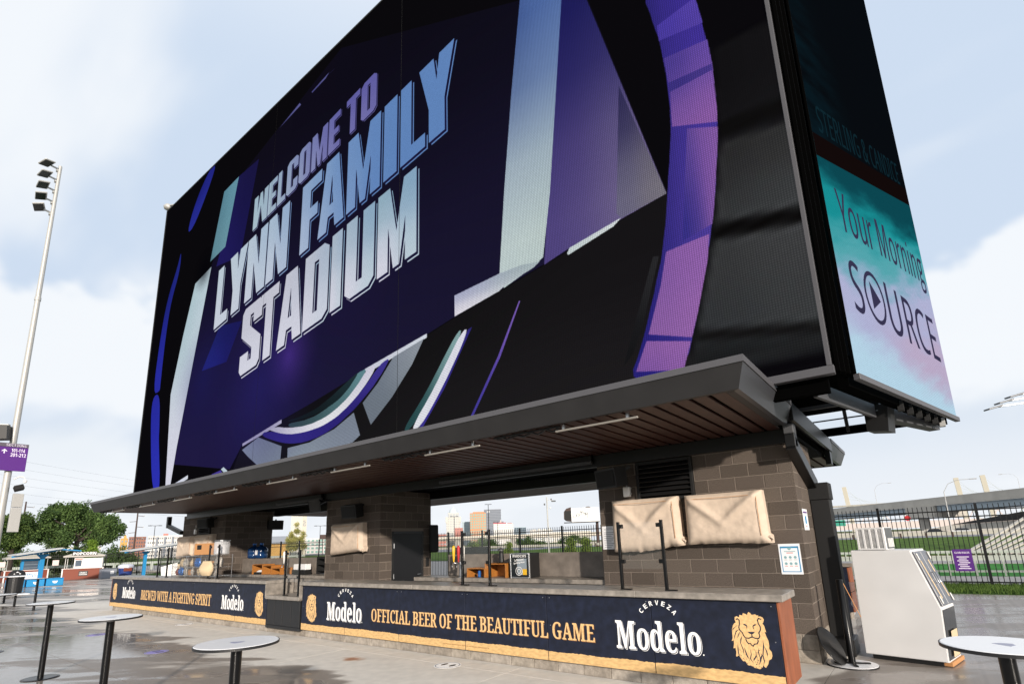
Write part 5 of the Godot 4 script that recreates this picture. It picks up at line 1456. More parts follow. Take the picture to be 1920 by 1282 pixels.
func make_plaza_things() -> void:
	var t := make_table()
	t.set_meta("label", "round white high table in the middle foreground, cut by the bottom edge")
	t.position = Vector3(-4.17, 0, -2.04)
	t.rotation_degrees.y = 30
	copy_of(t, "bar_table", "round white high table second from the left foreground, before the left banner", Vector3(-7.27, 0, -2.15), 70)
	copy_of(t, "bar_table", "round white high table with its round black base in view, left foreground", Vector3(-10.75, 0, -2.38), 10)
	copy_of(t, "bar_table", "distant round white high table in front of the blue planter", Vector3(-25.1, 0, -5.1), 0)
	copy_of(t, "bar_table", "round white high table at the lower right edge beside the ice box", Vector3(0.25, 0, -4.13), 120)
	copy_of(t, "bar_table", "high table at the left edge of which only the base shows", Vector3(-14.65, 0, -2.4), 0)
	var lt := thing("long_table", "long narrow white high table in front of the black litter bin", "table", Vector3(-30.7, 0, -5.0))
	part("tabletop", lt, M.table_white, Vector3(-0.9, 1.04, -0.95), Vector3(0.4, 1.07, 1.2), 0.006)
	for z in [-0.25, 0.8]:
		tube("leg", lt, M.pole_black, [Vector3(0, 0.01, z), Vector3(0, 1.04, z)], 0.04, 12)
		lathe("base_plate", lt, M.pole_black, [Vector2(0, 0), Vector2(0.25, 0), Vector2(0.25, 0.012), Vector2(0, 0.02)], Vector3(0, 0, z), 24)
	var bn := thing("bench", "low white topped bench at the left edge beyond the tables", "bench", Vector3(-28.0, 0, -4.95))
	part("seat", bn, M.table_white, Vector3(-0.3, 0.43, -0.5), Vector3(0.3, 0.46, 0.9), 0.006)
	for z in [-0.15, 0.6]:
		tube("leg", bn, M.pole_black, [Vector3(0, 0.0, z), Vector3(0, 0.43, z)], 0.04, 10)
	var tb := thing("litter_bin", "round black litter bin with a domed lid at the far left", "litter bin", Vector3(-38.9, 0, -7.0))
	lathe("drum", tb, M.black_plastic, [Vector2(0, 0), Vector2(0.27, 0), Vector2(0.31, 0.06), Vector2(0.34, 0.85), Vector2(0.36, 0.87), Vector2(0.36, 0.95)], Vector3.ZERO, 20)
	lathe("lid", tb, M.black_matt, [Vector2(0.36, 0.95), Vector2(0.34, 1.05), Vector2(0.22, 1.18), Vector2(0, 1.22)], Vector3.ZERO, 20, true)
	put("notice", prism(P([-0.16, 0, 0.16, 0, 0, 0.14]), 0, 0.004), M.paper, tb, Vector3(0.33, 1.0, 0.05), Vector3(-20, 80, 0))
	# floor stickers
	var fx := [[-5.85, -5.96, 0.2, "round white floor sticker with two dark footprints before the counter", "white_print"], [-11.46, -4.15, 0.19, "round violet floor sticker between the two left tables", "floor_violet"], [-15.33, -4.29, 0.2, "round pale violet floor sticker farthest left", "floor_violet"], [-15.14, -6.05, 0.2, "round white floor sticker near the left banner", "white_print"]]
	mat("floor_violet", "8f86c8", 0.5)
	for q in fx:
		var d := thing("floor_sticker", q[3], "floor sticker", Vector3(q[0], 0.001, q[1]))
		lathe("disc", d, M[q[4]], [Vector2(0, 0), Vector2(q[2], 0), Vector2(q[2], 0.002), Vector2(0, 0.002)], Vector3.ZERO, 32)
		lathe("border", d, M.print_grey, [Vector2(q[2] * 0.86, 0.0021), Vector2(q[2] * 0.94, 0.0021), Vector2(q[2] * 0.94, 0.0027), Vector2(q[2] * 0.86, 0.0027)], Vector3.ZERO, 32)
		for s in [-1, 1]:
			lathe("footprint", d, M.rim_black, [Vector2(0, 0.0022), Vector2(0.045, 0.0022), Vector2(0.045, 0.003), Vector2(0, 0.003)], Vector3(s * 0.08, 0, -0.02), 14).scale = Vector3(0.75, 1, 1.6)
	make_ice_box()
	# two bar tables put away beside the pillar: one upside down, one leaning
	var up := thing("upturned_table", "bar table standing upside down on its white top beside the ice box", "high table", Vector3(-1.02, 0.0, -8.55))
	lathe("tabletop", up, M.table_white, [Vector2(0, 0.004), Vector2(0.29, 0.004), Vector2(0.29, 0.022), Vector2(0, 0.022)], Vector3.ZERO, 48)
	lathe("rim", up, M.rim_black, [Vector2(0.285, 0.0), Vector2(0.294, 0.0), Vector2(0.294, 0.018), Vector2(0.285, 0.003)], Vector3.ZERO, 48)
	lathe("pole", up, M.pole_black, [Vector2(0.042, 0.03), Vector2(0.042, 1.08), Vector2(0, 1.08)], Vector3.ZERO, 16, true)
	for a in [20.0, 110.0]:
		put("mount_arm", cbox(0.42, 0.016, 0.04), M.pole_black, up, Vector3(0, 0.032, 0), Vector3(0, a, 0))
	var lean := thing("leaning_table_base", "black round table base leaning against the right pillar's foot", "table base", Vector3(-1.21, 0.25, -8.42))
	lathe("disc", lean, M.pole_black, [Vector2(0, -0.006), Vector2(0.25, -0.006), Vector2(0.255, 0), Vector2(0.25, 0.008), Vector2(0.06, 0.02), Vector2(0, 0.02)], Vector3.ZERO, 36).rotation_degrees = Vector3(20, 0, -58)
	var bx := thing("plastic_wrap", "crumpled clear plastic wrap hanging between the column and the ice box", "plastic wrap", Vector3(-0.99, 0.15, -9.35))
	var st := begin()
	st.set_smooth_group(1)
	var n := fbm(55, 3.0, 3)
	for j in 14:
		for i in 5:
			var v := []
			for q in [[0, 0], [1, 0], [1, 1], [0, 1]]:
				var x: float = (i + q[0]) * 0.05
				var y: float = (j + q[1]) * 0.06
				v.append(Vector3(x + 0.05 * n.get_noise_2d(x * 9, y * 3), y, 0.12 * n.get_noise_2d(x * 6 + 3, y * 2)))
			quad(st, v[0], v[1], v[2], v[3], Vector3(0.1, 0.4, -5))
	put("sheet", done(st), M.bag_clear, bx)
	var strap := thing("strap", "thin brown strap slanting between the column and the ice box", "strap", Vector3.ZERO)
	bar("band", strap, M.cardboard, Vector3(-1.05, 1.05, -9.0), Vector3(-0.88, 0.55, -8.98), 0.02, 0.006)
	bar("band", strap, M.black_matt, Vector3(-1.06, 0.82, -9.0), Vector3(-0.9, 0.9, -9.0), 0.008, 0.008)

func make_ice_box() -> void:
	var b := thing("ice_merchandiser", "white slant-front outdoor ice box with grey doors beside the fence", "ice box", Vector3(-0.43, 0, -9.0), -13.0)
	var prof := P([-0.49, 0.06, -0.47, 1.44, 0.235, 1.44, 0.455, 0.7, 0.425, 0.06])
	put("cabinet", prism(prof, -0.62, -0.012), M.white_panel, b)
	put("side_panel", prism(P([-0.482, 0.068, -0.462, 1.432, 0.229, 1.432, 0.447, 0.7, 0.417, 0.068]), -0.0119, 0.0), M.white_panel, b)
	part("plinth", b, M.black_matt, Vector3(-0.42, 0.0, -0.58), Vector3(0.36, 0.06, -0.04))
	put("pallet", cbox(0.22, 0.05, 0.6), M.cardboard, b, Vector3(0.34, 0.032, -0.36))
	# two doors on the slope
	var a := Vector3(0.238, 1.425, 0)
	var c := Vector3(0.452, 0.715, 0)
	var d := (c - a).normalized()
	var nrm := Vector3(-d.y, d.x, 0)
	if nrm.x < 0:
		nrm = -nrm
	for k in 2:
		var z := -0.17 - k * 0.29
		var o := put("door", cbox(0.028, a.distance_to(c) - 0.03, 0.275, 0.008), M.door_grey, b)
		o.transform = Transform3D(Basis(nrm, -d, nrm.cross(-d)), (a + c) / 2 + nrm * 0.016 + Vector3(0, 0, z))
		put("print_stripe", cbox(0.002, 0.5, 0.04, 0.0), M.burlap, o, Vector3(0.0155, -0.02, 0.03 - 0.06 * k), Vector3(6, 0, 0))
		var h := begin()
		add_tube(h, [Vector3(0.012, 0.06, 0.1), Vector3(0.045, 0.06, 0.1), Vector3(0.045, -0.08, 0.1), Vector3(0.012, -0.08, 0.1)], 0.008, 7)
		put("handle", done(h), M.steel, o, Vector3(0, 0, -0.2 if k == 0 else 0.0))
		for y in [0.28, -0.28]:
			part("hinge", o, M.galvanised, Vector3(0.014, y - 0.05, 0.11 if k == 0 else -0.13), Vector3(0.034, y + 0.05, 0.135 if k == 0 else -0.105), 0.006)
	put("lower_front", prism(P([0.456, 0.69, 0.462, 0.69, 0.432, 0.08, 0.426, 0.08]), -0.6, -0.03), M.glass_dark, b)
	put("lower_picture", prism(P([0.4585, 0.42, 0.4605, 0.42, 0.4435, 0.1, 0.4415, 0.1]), -0.5, -0.2), M.burlap, b, Vector3(0.006, 0, 0))
	# compressor on the roof
	var q := Node3D.new()
	q.name = "compressor"
	b.add_child(q, true)
	part("housing", q, M.white_panel, Vector3(-0.365, 1.445, -0.34), Vector3(-0.02, 1.75, -0.02), 0.006)
	part("face", q, M.dark_ceiling, Vector3(-0.345, 1.465, -0.0199), Vector3(-0.04, 1.73, -0.016), 0.0)
	for k in 5:
		part("face_bar", q, M.white_panel, Vector3(-0.366 + k * 0.0795, 1.446, -0.0158), Vector3(-0.366 + k * 0.0795 + 0.026, 1.749, 0.002), 0.002)
	for k in 17:
		part("slat", q, M.white_panel, Vector3(-0.34, 1.468 + k * 0.0158, -0.015), Vector3(-0.045, 1.468 + k * 0.0158 + 0.008, -0.003), 0.0)
	for k in 2:
		part("trim", q, M.white_panel, Vector3(-0.366, 1.446 + k * 0.285, -0.0157), Vector3(-0.02, 1.466 + k * 0.285, 0.003), 0.002)
	part("side_plate", q, M.shelf_grey, Vector3(-0.0198, 1.46, -0.33), Vector3(-0.014, 1.74, -0.04), 0.0)
	for k in 4:
		part("fin", q, M.white_gloss, Vector3(-0.0138, 1.48, -0.3 + k * 0.06), Vector3(-0.006, 1.6, -0.275 + k * 0.06), 0.0)

# ---------------------------------------------------------------- far left: kiosks, umbrellas, pole
func kiosk(label: String, at: Vector3, w: float, sign_text: String) -> Node3D:
	# front faces +x; w runs along z
	var k := thing("kiosk", label, "kiosk", at)
	part("front_panel", k, M.stand_brown, Vector3(-0.05, 0.02, -w / 2), Vector3(0.0, 0.86, w / 2))
	for s in [-1, 1]:
		part("corner_trim", k, M.white_gloss, Vector3(-0.06, 0, s * w / 2 - 0.04), Vector3(0.03, 0.9, s * w / 2 + 0.04))
		part("side_panel", k, M.stand_brown, Vector3(-1.4, 0.02, s * w / 2 - 0.02), Vector3(-0.07, 0.86, s * w / 2 + 0.02))
	part("counter", k, M.pink_paper, Vector3(-0.3, 0.87, -w / 2 - 0.06), Vector3(0.05, 0.92, w / 2 + 0.06))
	for z in [-w / 2 + 0.1, w / 2 - 0.1]:
		for x in [-0.15, -1.3]:
			part("roof_post", k, M.galvanised, Vector3(x - 0.02, 0.9, z - 0.02), Vector3(x + 0.02, 1.86, z + 0.02))
	part("roof_fascia", k, M.stand_roof, Vector3(-1.45, 1.8, -w / 2 - 0.05), Vector3(0.06, 1.93, w / 2 + 0.05))
	part("fascia_stripe", k, M.pink_paper, Vector3(0.062, 1.845, -w / 2 - 0.05), Vector3(0.07, 1.875, w / 2 + 0.05), 0.0)
	put("roof", prism(P([-w / 2, 1.93, w / 2, 1.93, w * 0.28, 2.12, -w * 0.28, 2.12]), -0.7, 0.7), M.stand_roof, k, Vector3(-0.7, 0, 0), Vector3(0, 90, 0))
	if sign_text:
		part("sign_board", k, M.rim_black, Vector3(0.03, 1.94, -0.8), Vector3(0.07, 2.21, 0.8))
		words("lettering", k, sign_text, "Droid Sans", M.white_print, Vector3(0.072, 1.97, 0.74), 1.48, 0.21, 90, 0, 0.003)
	return k

func shade(label: String, at: Vector3, h: float, low: float, high: float, reach: float) -> void:
	var u := thing("shade_umbrella", label, "umbrella", at, 0.0, "blue square umbrellas")
	part("post", u, M.umbrella_blue, Vector3(-0.11, 0.0, -0.11), Vector3(0.11, h, 0.11), 0.01)
	put("bracket", prism(P([-0.35, h, 0.35, h, 0.11, h - 0.25, -0.11, h - 0.25]), -0.06, 0.06), M.umbrella_blue, u, Vector3.ZERO, Vector3(0, 90, 0))
	var st := begin()
	var a := Vector3(0, low, 1.55)
	var c := Vector3(0, high, -reach)
	add_bar(st, a, c, 2.6, 0.09)
	put("roof_panel", done(st), M.umbrella_grey, u)
	bar("beam", u, M.umbrella_blue, a + Vector3(0, -0.11, 0), c + Vector3(0, -0.11, 0), 0.16, 0.1)
	bar("rear_wing", u, M.umbrella_blue, c + Vector3(0, -0.05, -0.03), c + Vector3(0.2, -0.2, -1.2), 2.4, 0.06)

func make_left() -> void:
	var p := kiosk("brown popcorn kiosk with a white machine and lettered roof sign", Vector3(-55.2, 0, -13.95), 2.6, "POPCORN")
	p.rotation_degrees.y = -20
	part("crest_plate", p, M.rim_black, Vector3(0.001, 0.3, -0.35), Vector3(0.012, 0.68, 0.25), 0.003)
	words("lettering", p, "CRAFT", "Droid Sans", M.white_print, Vector3(0.014, 0.5, 0.18), 0.45, 0.1, 90, 0, 0.002)
	words("lettering", p, "POPCORN", "Droid Sans", M.white_print, Vector3(0.014, 0.36, 0.2), 0.5, 0.1, 90, 0, 0.002)
	var pm := thing("popcorn_machine", "white popcorn machine with a glass window on the popcorn kiosk", "popcorn machine", Vector3(-55.25, 0.92, -13.95), -20)
	part("case", pm, M.stand_white, Vector3(-0.6, 0, -1.25), Vector3(-0.1, 0.78, 0.05), 0.01)
	part("window_frame", pm, M.stand_white, Vector3(-0.6, 0, 0.06), Vector3(-0.08, 0.82, 0.62), 0.01)
	part("window_pane", pm, M.pane_dark, Vector3(-0.078, 0.14, 0.14), Vector3(-0.07, 0.62, 0.54), 0.0)
	part("header", pm, M.city_salmon, Vector3(-0.078, 0.68, 0.1), Vector3(-0.072, 0.77, 0.58), 0.0)
	var q := kiosk("brown kiosk with a white crest banner and grey roof at the far left", Vector3(-59.0, 0, -11.2), 2.7, "")
	part("banner", q, M.paper, Vector3(0.002, 0.2, -0.75), Vector3(0.012, 0.75, 0.5), 0.0)
	words("lettering", q, "PRETZELS", "Droid Sans", M.print_blue, Vector3(0.014, 0.32, 0.36), 0.95, 0.28, 90, 0, 0.002)
	var fr := thing("display_fridge", "blue display fridge with glass shelves inside the far left kiosk", "fridge", Vector3(-59.6, 0, -11.35))
	part("case", fr, M.umbrella_blue, Vector3(-0.4, 0.3, -0.75), Vector3(0.0, 1.8, 0.45), 0.02)
	part("door_glass", fr, M.pane_dark, Vector3(0.001, 0.5, -0.6), Vector3(0.02, 1.62, 0.3), 0.0)
	for k in 3:
		part("shelf", fr, M.pane_grey, Vector3(0.021, 0.8 + k * 0.26, -0.58), Vector3(0.03, 0.83 + k * 0.26, 0.28), 0.0)
	for k in 2:
		var s := thing("menu_card", ["pink menu card on a post left of the popcorn kiosk", "pink menu card on a post at the far left kiosk"][k], "sign", [Vector3(-56.2, 0, -12.35), Vector3(-59.2, 0, -9.65)][k])
		part("post", s, M.black_matt, Vector3(-0.02, 0, -0.02), Vector3(0.02, 1.2, 0.02))
		part("card", s, M.pink_paper, Vector3(0.02, 1.2, -0.2), Vector3(0.04, 1.62, 0.2))
	shade("blue post umbrella with grey roof standing in the blue planters", Vector3(-47.03, 0, -9.62), 2.05, 2.04, 2.4, 0.7)
	shade("blue post umbrella with grey roof behind the left end of the bar", Vector3(-54.1, 0, -17.95), 2.1, 2.15, 2.72, 2.6)
	for k in 3:
		var b := thing("planter_box", "%s of the three low blue planter boxes under the far umbrella" % ["nearest", "middle", "left"][k], "planter", Vector3(-46.85 - 0.14 * k, 0, -10.35 + k * 0.95), -5, "blue planter boxes")
		part("box", b, M.umbrella_blue, Vector3(-0.45, 0, -0.44), Vector3(0.45, 0.45, 0.44), 0.02)
		part("lip", b, M.umbrella_blue, Vector3(-0.47, 0.452, -0.46), Vector3(0.47, 0.48, 0.46), 0.01)
		put("crest", prism(P([-0.14, 0.06, 0.14, 0.06, 0.1, -0.05, 0, -0.1, -0.1, -0.05]), 0, 0.004), M.white_print, b, Vector3(0.452, 0.24, 0), Vector3(0, 90, 0))
	var tr := thing("blue_bin", "blue litter bin with a loose white liner beside the popcorn kiosk", "litter bin", Vector3(-56.5, 0, -17.35))
	lathe("drum", tr, M.trash_blue, [Vector2(0, 0), Vector2(0.45, 0), Vector2(0.55, 0.8), Vector2(0.58, 0.86)], Vector3.ZERO, 20)
	lathe("liner", tr, M.bag_white, [Vector2(0.56, 0.7), Vector2(0.62, 0.78), Vector2(0.58, 0.95), Vector2(0.3, 1.05), Vector2(0.0, 1.02)], Vector3.ZERO, 13, true)
	part("opening", tr, M.stand_brown, Vector3(0.35, 0.45, -0.3), Vector3(0.56, 0.75, 0.3), 0.02)
	var gb := thing("grey_bin", "low dark grey chest between the popcorn kiosk and the blue bin", "chest", Vector3(-54.0, 0, -15.35))
	part("box", gb, M.city_grey, Vector3(-0.4, 0, -0.55), Vector3(0.2, 0.76, 0.5), 0.02)
	part("lid", gb, M.shelf_grey, Vector3(-0.42, 0.762, -0.57), Vector3(0.22, 0.82, 0.52), 0.02)
	part("card", gb, M.paper, Vector3(0.202, 0.35, -0.35), Vector3(0.21, 0.6, -0.1), 0.0)
	var ws := thing("leaning_sheets", "white and beige sheets of board leaning beside the left pillar", "boards", Vector3(-24.0, 0, -9.3))
	put("white_sheet", cbox(0.7, 1.36, 0.03), M.white_gloss, ws, Vector3(-1.05, 0.66, 0), Vector3(-8, 35, 14))
	put("beige_sheet", cbox(0.75, 1.36, 0.03), M.burlap, ws, Vector3(-0.2, 0.67, -0.2), Vector3(-6, 35, 0))
	# light pole with five floodlights
	var pole := thing("light_pole", "tall tapered galvanised floodlight pole at the left edge with five lamps", "light pole", Vector3(-29.66, 0, -4.55))
	tube("shaft", pole, M.galvanised, [Vector3(0, 0, 0), Vector3(0, 7, 0), Vector3(0, 13.2, 0)], 0.135, 18, 0.10)
	tube("shaft", pole, M.galvanised, [Vector3(0, 13.0, 0), Vector3(0, 16.5, 0), Vector3(0, 19.8, 0)], 0.098, 18, 0.07)
	lathe("collar", pole, M.galvanised, [Vector2(0.115, 12.95), Vector2(0.115, 13.1), Vector2(0.09, 13.12)], Vector3.ZERO, 18)
	for k in 5:
		var y := 19.62 - k * 0.575
		var h := Node3D.new()
		h.name = "floodlight"
		pole.add_child(h, true)
		h.position = Vector3(0, y, 0)
		bar("arm", h, M.galvanised, Vector3(0, 0, 0), Vector3(0.1, -0.02, 0.34), 0.06, 0.06)
		put("housing", cbox(0.56, 0.07, 0.42, 0.02), M.galvanised, h, Vector3(0.12, 0.02, 0.5), Vector3(14 + k * 2, 20 - k * 9, 8))
		put("lens", cbox(0.48, 0.02, 0.36, 0.004), M.glass_dark, h, Vector3(0.12, -0.028, 0.51), Vector3(14 + k * 2, 20 - k * 9, 8))
		part("ballast", h, M.galvanised, Vector3(-0.1, -0.13, -0.05), Vector3(0.05, 0.03, 0.12), 0.01)
	var ps := thing("section_sign", "purple direction sign to the seating sections on the light pole", "sign", Vector3(-29.44, 5.32, -4.62))
	part("panel", ps, M.purple, Vector3(-0.04, 0, -0.4), Vector3(0.03, 0.98, 0.55), 0.006)
	part("header", ps, M.grey_sign, Vector3(-0.04, 0.985, -0.4), Vector3(0.03, 1.14, 0.55), 0.006)
	words("lettering", ps, "SECTIONS", "Droid Sans Mono", M.purple_text, Vector3(0.032, 1.015, 0.3), 0.62, 0.095, 90, 0, 0.003)
	words("lettering", ps, "101-114", "Droid Sans", M.purple_text, Vector3(0.032, 0.78, 0.12), 0.42, 0.145, 90, 0, 0.003)
	words("lettering", ps, "201-212", "Droid Sans", M.purple_text, Vector3(0.032, 0.59, 0.13), 0.48, 0.145, 90, 0, 0.003)
	put("arrow", prism(P([-0.02, 0, 0.02, 0, 0.02, 0.12, 0.07, 0.08, 0.09, 0.1, 0, 0.19, -0.09, 0.1, -0.07, 0.08, -0.02, 0.12]), 0, 0.003), M.purple_text, ps, Vector3(0.031, 0.7, 0.33), Vector3(0, 90, 0))
	var sp := thing("pole_loudspeaker", "black loudspeaker strapped to the light pole above the purple sign", "loudspeaker", Vector3(-29.55, 6.55, -4.05), 60)
	put("cabinet", prism(P([-0.35, 0, 0.35, 0.05, 0.3, 0.62, -0.35, 0.62]), -0.25, 0.2), M.black_plastic, sp)
	part("bracket", sp, M.galvanised, Vector3(-0.3, 0.62, -0.1), Vector3(0.3, 0.68, 0.1))
	var cc := thing("dome_camera", "white curved-arm dome camera on the light pole below the purple sign", "camera", Vector3(-29.6, 5.0, -4.75))
	tube("arm", cc, M.white_gloss, [Vector3(0, 0, 0), Vector3(0, 0.12, -0.15), Vector3(0, 0.12, -0.3), Vector3(0, 0.0, -0.36)], 0.025, 8)
	lathe("dome", cc, M.white_gloss, [Vector2(0, -0.12), Vector2(0.06, -0.09), Vector2(0.07, 0.0), Vector2(0, 0.03)], Vector3(0, -0.02, -0.36), 12, true)
	var ul := thing("black_uplight", "small black flat floodlight on the light pole under the dome camera", "floodlight", Vector3(-29.6, 4.55, -4.95))
	put("head", cbox(0.3, 0.2, 0.3, 0.01), M.black_matt, ul, Vector3(0, 0.1, 0), Vector3(20, 0, 12))
	var cb := thing("grey_cabinet", "tall narrow grey metal cabinet fixed to the light pole", "cabinet", Vector3(-29.5, 2.85, -4.85))
	part("lower_box", cb, M.galvanised, Vector3(-0.1, 0, -0.27), Vector3(0.1, 0.98, 0.06), 0.01)
	part("upper_box", cb, M.galvanised, Vector3(-0.1, 1.0, -0.27), Vector3(0.1, 1.55, 0.06), 0.01)

# ---------------------------------------------------------------- fences, planting, city
func fence(label: String, a: Vector3, b: Vector3, h: float, pitch: float, single: bool) -> Node3D:
	# runs from a to b; pickets are parts of their own where they can be told apart
	var f := thing("picket_fence", label, "fence", a)
	var d := b - a
	var n := int(d.length() / pitch)
	var u := d / d.length()
	f.rotation.y = atan2(-u.z, u.x)
	var ln := d.length()
	for y in [0.12, h - 0.34, h - 0.16]:
		part("rail", f, M.steel_black, Vector3(0, y, -0.02), Vector3(ln, y + 0.035, 0.02), 0.0)
	var k := 0
	while k * 2.4 <= ln + 0.01:
		part("post", f, M.steel_black, Vector3(k * 2.4 - 0.035, 0, -0.035), Vector3(k * 2.4 + 0.035, h + 0.06, 0.035), 0.0)
		k += 1
	if single:
		var m := cbox(0.019, h, 0.019, 0.0)
		for i in n:
			if absf(fmod(i * pitch + 1.2, 2.4) - 1.2) > 0.05:
				put("picket", m, M.steel_black, f, Vector3(i * pitch, h / 2 + 0.02, 0.0205))
	else:
		var st := begin()
		for i in n:
			add_box(st, Vector3(0.019, h, 0.019), Vector3(i * pitch, h / 2 + 0.02, 0.0205))
		put("row_of_pickets", done(st), M.steel_black, f, Vector3.ZERO, Vector3.ZERO, true)
	return f

func leaf_mesh(s: float) -> ArrayMesh:
	# a small spray of leaves
	var st := begin()
	var r := RandomNumberGenerator.new()
	r.seed = 77
	for k in 7:
		var o := Vector3(r.randf_range(-1, 1), r.randf_range(-0.7, 0.7), r.randf_range(-1, 1)) * s * 0.6
		var a := Vector3(r.randf_range(-1, 1), r.randf_range(-0.6, 0.6), r.randf_range(-1, 1)).normalized()
		var b := a.cross(Vector3(r.randf_range(-1, 1), 1, r.randf_range(-1, 1))).normalized()
		var l := s * r.randf_range(0.45, 0.7)
		for t in [[o, o + a * l * 0.5 + b * l * 0.3, o + a * l], [o, o + a * l, o + a * l * 0.5 - b * l * 0.3]]:
			for v in t:
				st.add_vertex(v)
	st.set_smooth_group(-1)
	return done(st)

func foliage(called: String, parent: Node3D, blobs: Array, n: int, size: float, dark: Color, light: Color, seed_: int) -> void:
	# blobs are [x, y, z, radius]; sprays gather in clumps near each blob's surface
	var r := RandomNumberGenerator.new()
	r.seed = seed_
	var noise := fbm(seed_, 0.9 / maxf(size, 0.05) * 0.22, 2)
	var mm := MultiMesh.new()
	mm.transform_format = MultiMesh.TRANSFORM_3D
	mm.use_colors = true
	mm.mesh = leaf_mesh(size)
	mm.instance_count = n
	var total := 0.0
	for b in blobs:
		total += b[3] * b[3]
	for i in n:
		var pick := r.randf() * total
		var b: Array = blobs[0]
		for q in blobs:
			pick -= q[3] * q[3]
			if pick <= 0:
				b = q
				break
		var p := Vector3.ZERO
		var val := 0.0
		for attempt in 6:
			var dir := Vector3(r.randfn(0, 1), r.randfn(0, 1) * 0.9, r.randfn(0, 1)).normalized()
			p = Vector3(b[0], b[1], b[2]) + dir * float(b[3]) * pow(r.randf(), 0.38) * r.randf_range(0.85, 1.12)
			val = noise.get_noise_3dv(p)
			if val > -0.08:
				break
		var t := Basis.from_euler(Vector3(r.randf() * TAU, r.randf() * TAU, r.randf() * TAU)).scaled(Vector3.ONE * r.randf_range(0.7, 1.35))
		mm.set_instance_transform(i, Transform3D(t, p))
		var k := clampf(r.randf() * 0.7 + val * 0.8, 0, 1)
		mm.set_instance_color(i, dark.lerp(light, k))
	var o := MultiMeshInstance3D.new()
	o.multimesh = mm
	o.material_override = M.leaf
	o.name = called
	parent.add_child(o, true)
	o.set_meta("kind", "stuff")

func tree(called: String, label: String, at: Vector3, turn: float, trunk_h: float, trunk_r: float, blobs: Array, n: int, size: float, dark: Color, light: Color, seed_: int) -> void:
	var t := thing(called, label, "tree", at, turn, "")
	tube("trunk", t, M.bark, [Vector3(0, 0, 0), Vector3(0.05, trunk_h * 0.5, 0.03), Vector3(-0.02, trunk_h, 0)], trunk_r, 10, trunk_r * 0.6)
	var st := begin()
	for b in blobs:
		var e := Vector3(b[0], b[1], b[2])
		var s := Vector3(-0.02, trunk_h * (0.75 + 0.25 * fmod(absf(b[0]) * 3.7, 1.0)), 0)
		add_tube(st, [s, s.lerp(e, 0.5) + Vector3(0, 0.08 * e.distance_to(s), 0), e], trunk_r * 0.42, 6, trunk_r * 0.1)
	put("limbs", done(st), M.bark, t)
	foliage("crown", t, blobs, n, size, dark, light, seed_)

# block of floors: body, roof edge and rows of windows as shallow boxes
func building(called: String, label: String, at: Vector3, size: Vector3, turn: float, wall: String, pane_m: String, cols: int, rows: int, fill := 0.6) -> Node3D:
	var b := thing(called, label, "building", at, turn, "buildings on the skyline")
	part("wall", b, M[wall], Vector3(-size.x / 2, 0, -size.z / 2), Vector3(size.x / 2, size.y, size.z / 2), 0.0)
	part("parapet", b, M[wall], Vector3(-size.x / 2 - 0.2, size.y, -size.z / 2 - 0.2), Vector3(size.x / 2 + 0.2, size.y + size.y * 0.02, size.z / 2 + 0.2), 0.0)
	var st := begin()
	var cw := size.x / cols
	var ch := size.y / rows
	for i in cols:
		for j in rows:
			add_box(st, Vector3(cw * fill, ch * fill, 0.3), Vector3(-size.x / 2 + cw * (i + 0.5), ch * (j + 0.5), size.z / 2))
	var cd := maxi(2, int(size.z / cw))
	for i in cd:
		for j in rows:
			for s in [-1, 1]:
				add_box(st, Vector3(0.3, ch * fill, size.z / cd * fill), Vector3(s * size.x / 2, ch * (j + 0.5), -size.z / 2 + size.z / cd * (i + 0.5)))
	put("window_rows", done(st), M[pane_m], b, Vector3.ZERO, Vector3.ZERO, true)
	return b

func lamp_post(label: String, at: Vector3, h: float, arm: float, turn: float, curved: bool) -> void:
	var l := thing("street_lamp", label, "street lamp", at, turn)
	tube("pole", l, M.galvanised if curved else M.black_matt, [Vector3(0, 0, 0), Vector3(0, h, 0)], h * (0.012 if curved else 0.008), 8, h * (0.008 if curved else 0.006))
	if curved:
		tube("arm", l, M.galvanised, [Vector3(0, h, 0), Vector3(arm * 0.2, h + arm * 0.35, 0), Vector3(arm * 0.55, h + arm * 0.5, 0), Vector3(arm, h + arm * 0.5, 0)], h * 0.007, 6)
		part("lamp_head", l, M.galvanised, Vector3(arm, h + arm * 0.5 - 0.1, -0.2), Vector3(arm + arm * 0.25, h + arm * 0.5 + 0.08, 0.2), 0.03)
	else:
		for s in [-1, 1]:
			bar("arm", l, M.black_matt, Vector3(0, h, 0), Vector3(s * arm, h + 0.05, 0), h * 0.01, h * 0.01)
			part("lamp_head", l, M.black_matt, Vector3(s * arm - 0.22, h - 0.02, -0.12), Vector3(s * arm + 0.22, h + 0.06, 0.12), 0.02)

func utility_pole(label: String, at: Vector3, h: float, arms: int, turn: float) -> void:
	var u := thing("utility_pole", label, "utility pole", at, turn)
	tube("pole", u, M.rust, [Vector3(0, 0, 0), Vector3(0, h, 0)], 0.22, 8, 0.13)
	for k in arms:
		bar("crossarm", u, M.rust, Vector3(-1.3 * (1 if k % 2 else -1), h - 1.2 - k * 1.25, 0), Vector3(0.1, h - 1.05 - k * 1.25, 0), 0.08, 0.1)
		part("insulator", u, M.galvanised, Vector3(-1.35 * (1 if k % 2 else -1) - 0.06, h - 1.2 - k * 1.25, -0.06), Vector3(-1.35 * (1 if k % 2 else -1) + 0.06, h - 0.95 - k * 1.25, 0.06), 0.02)

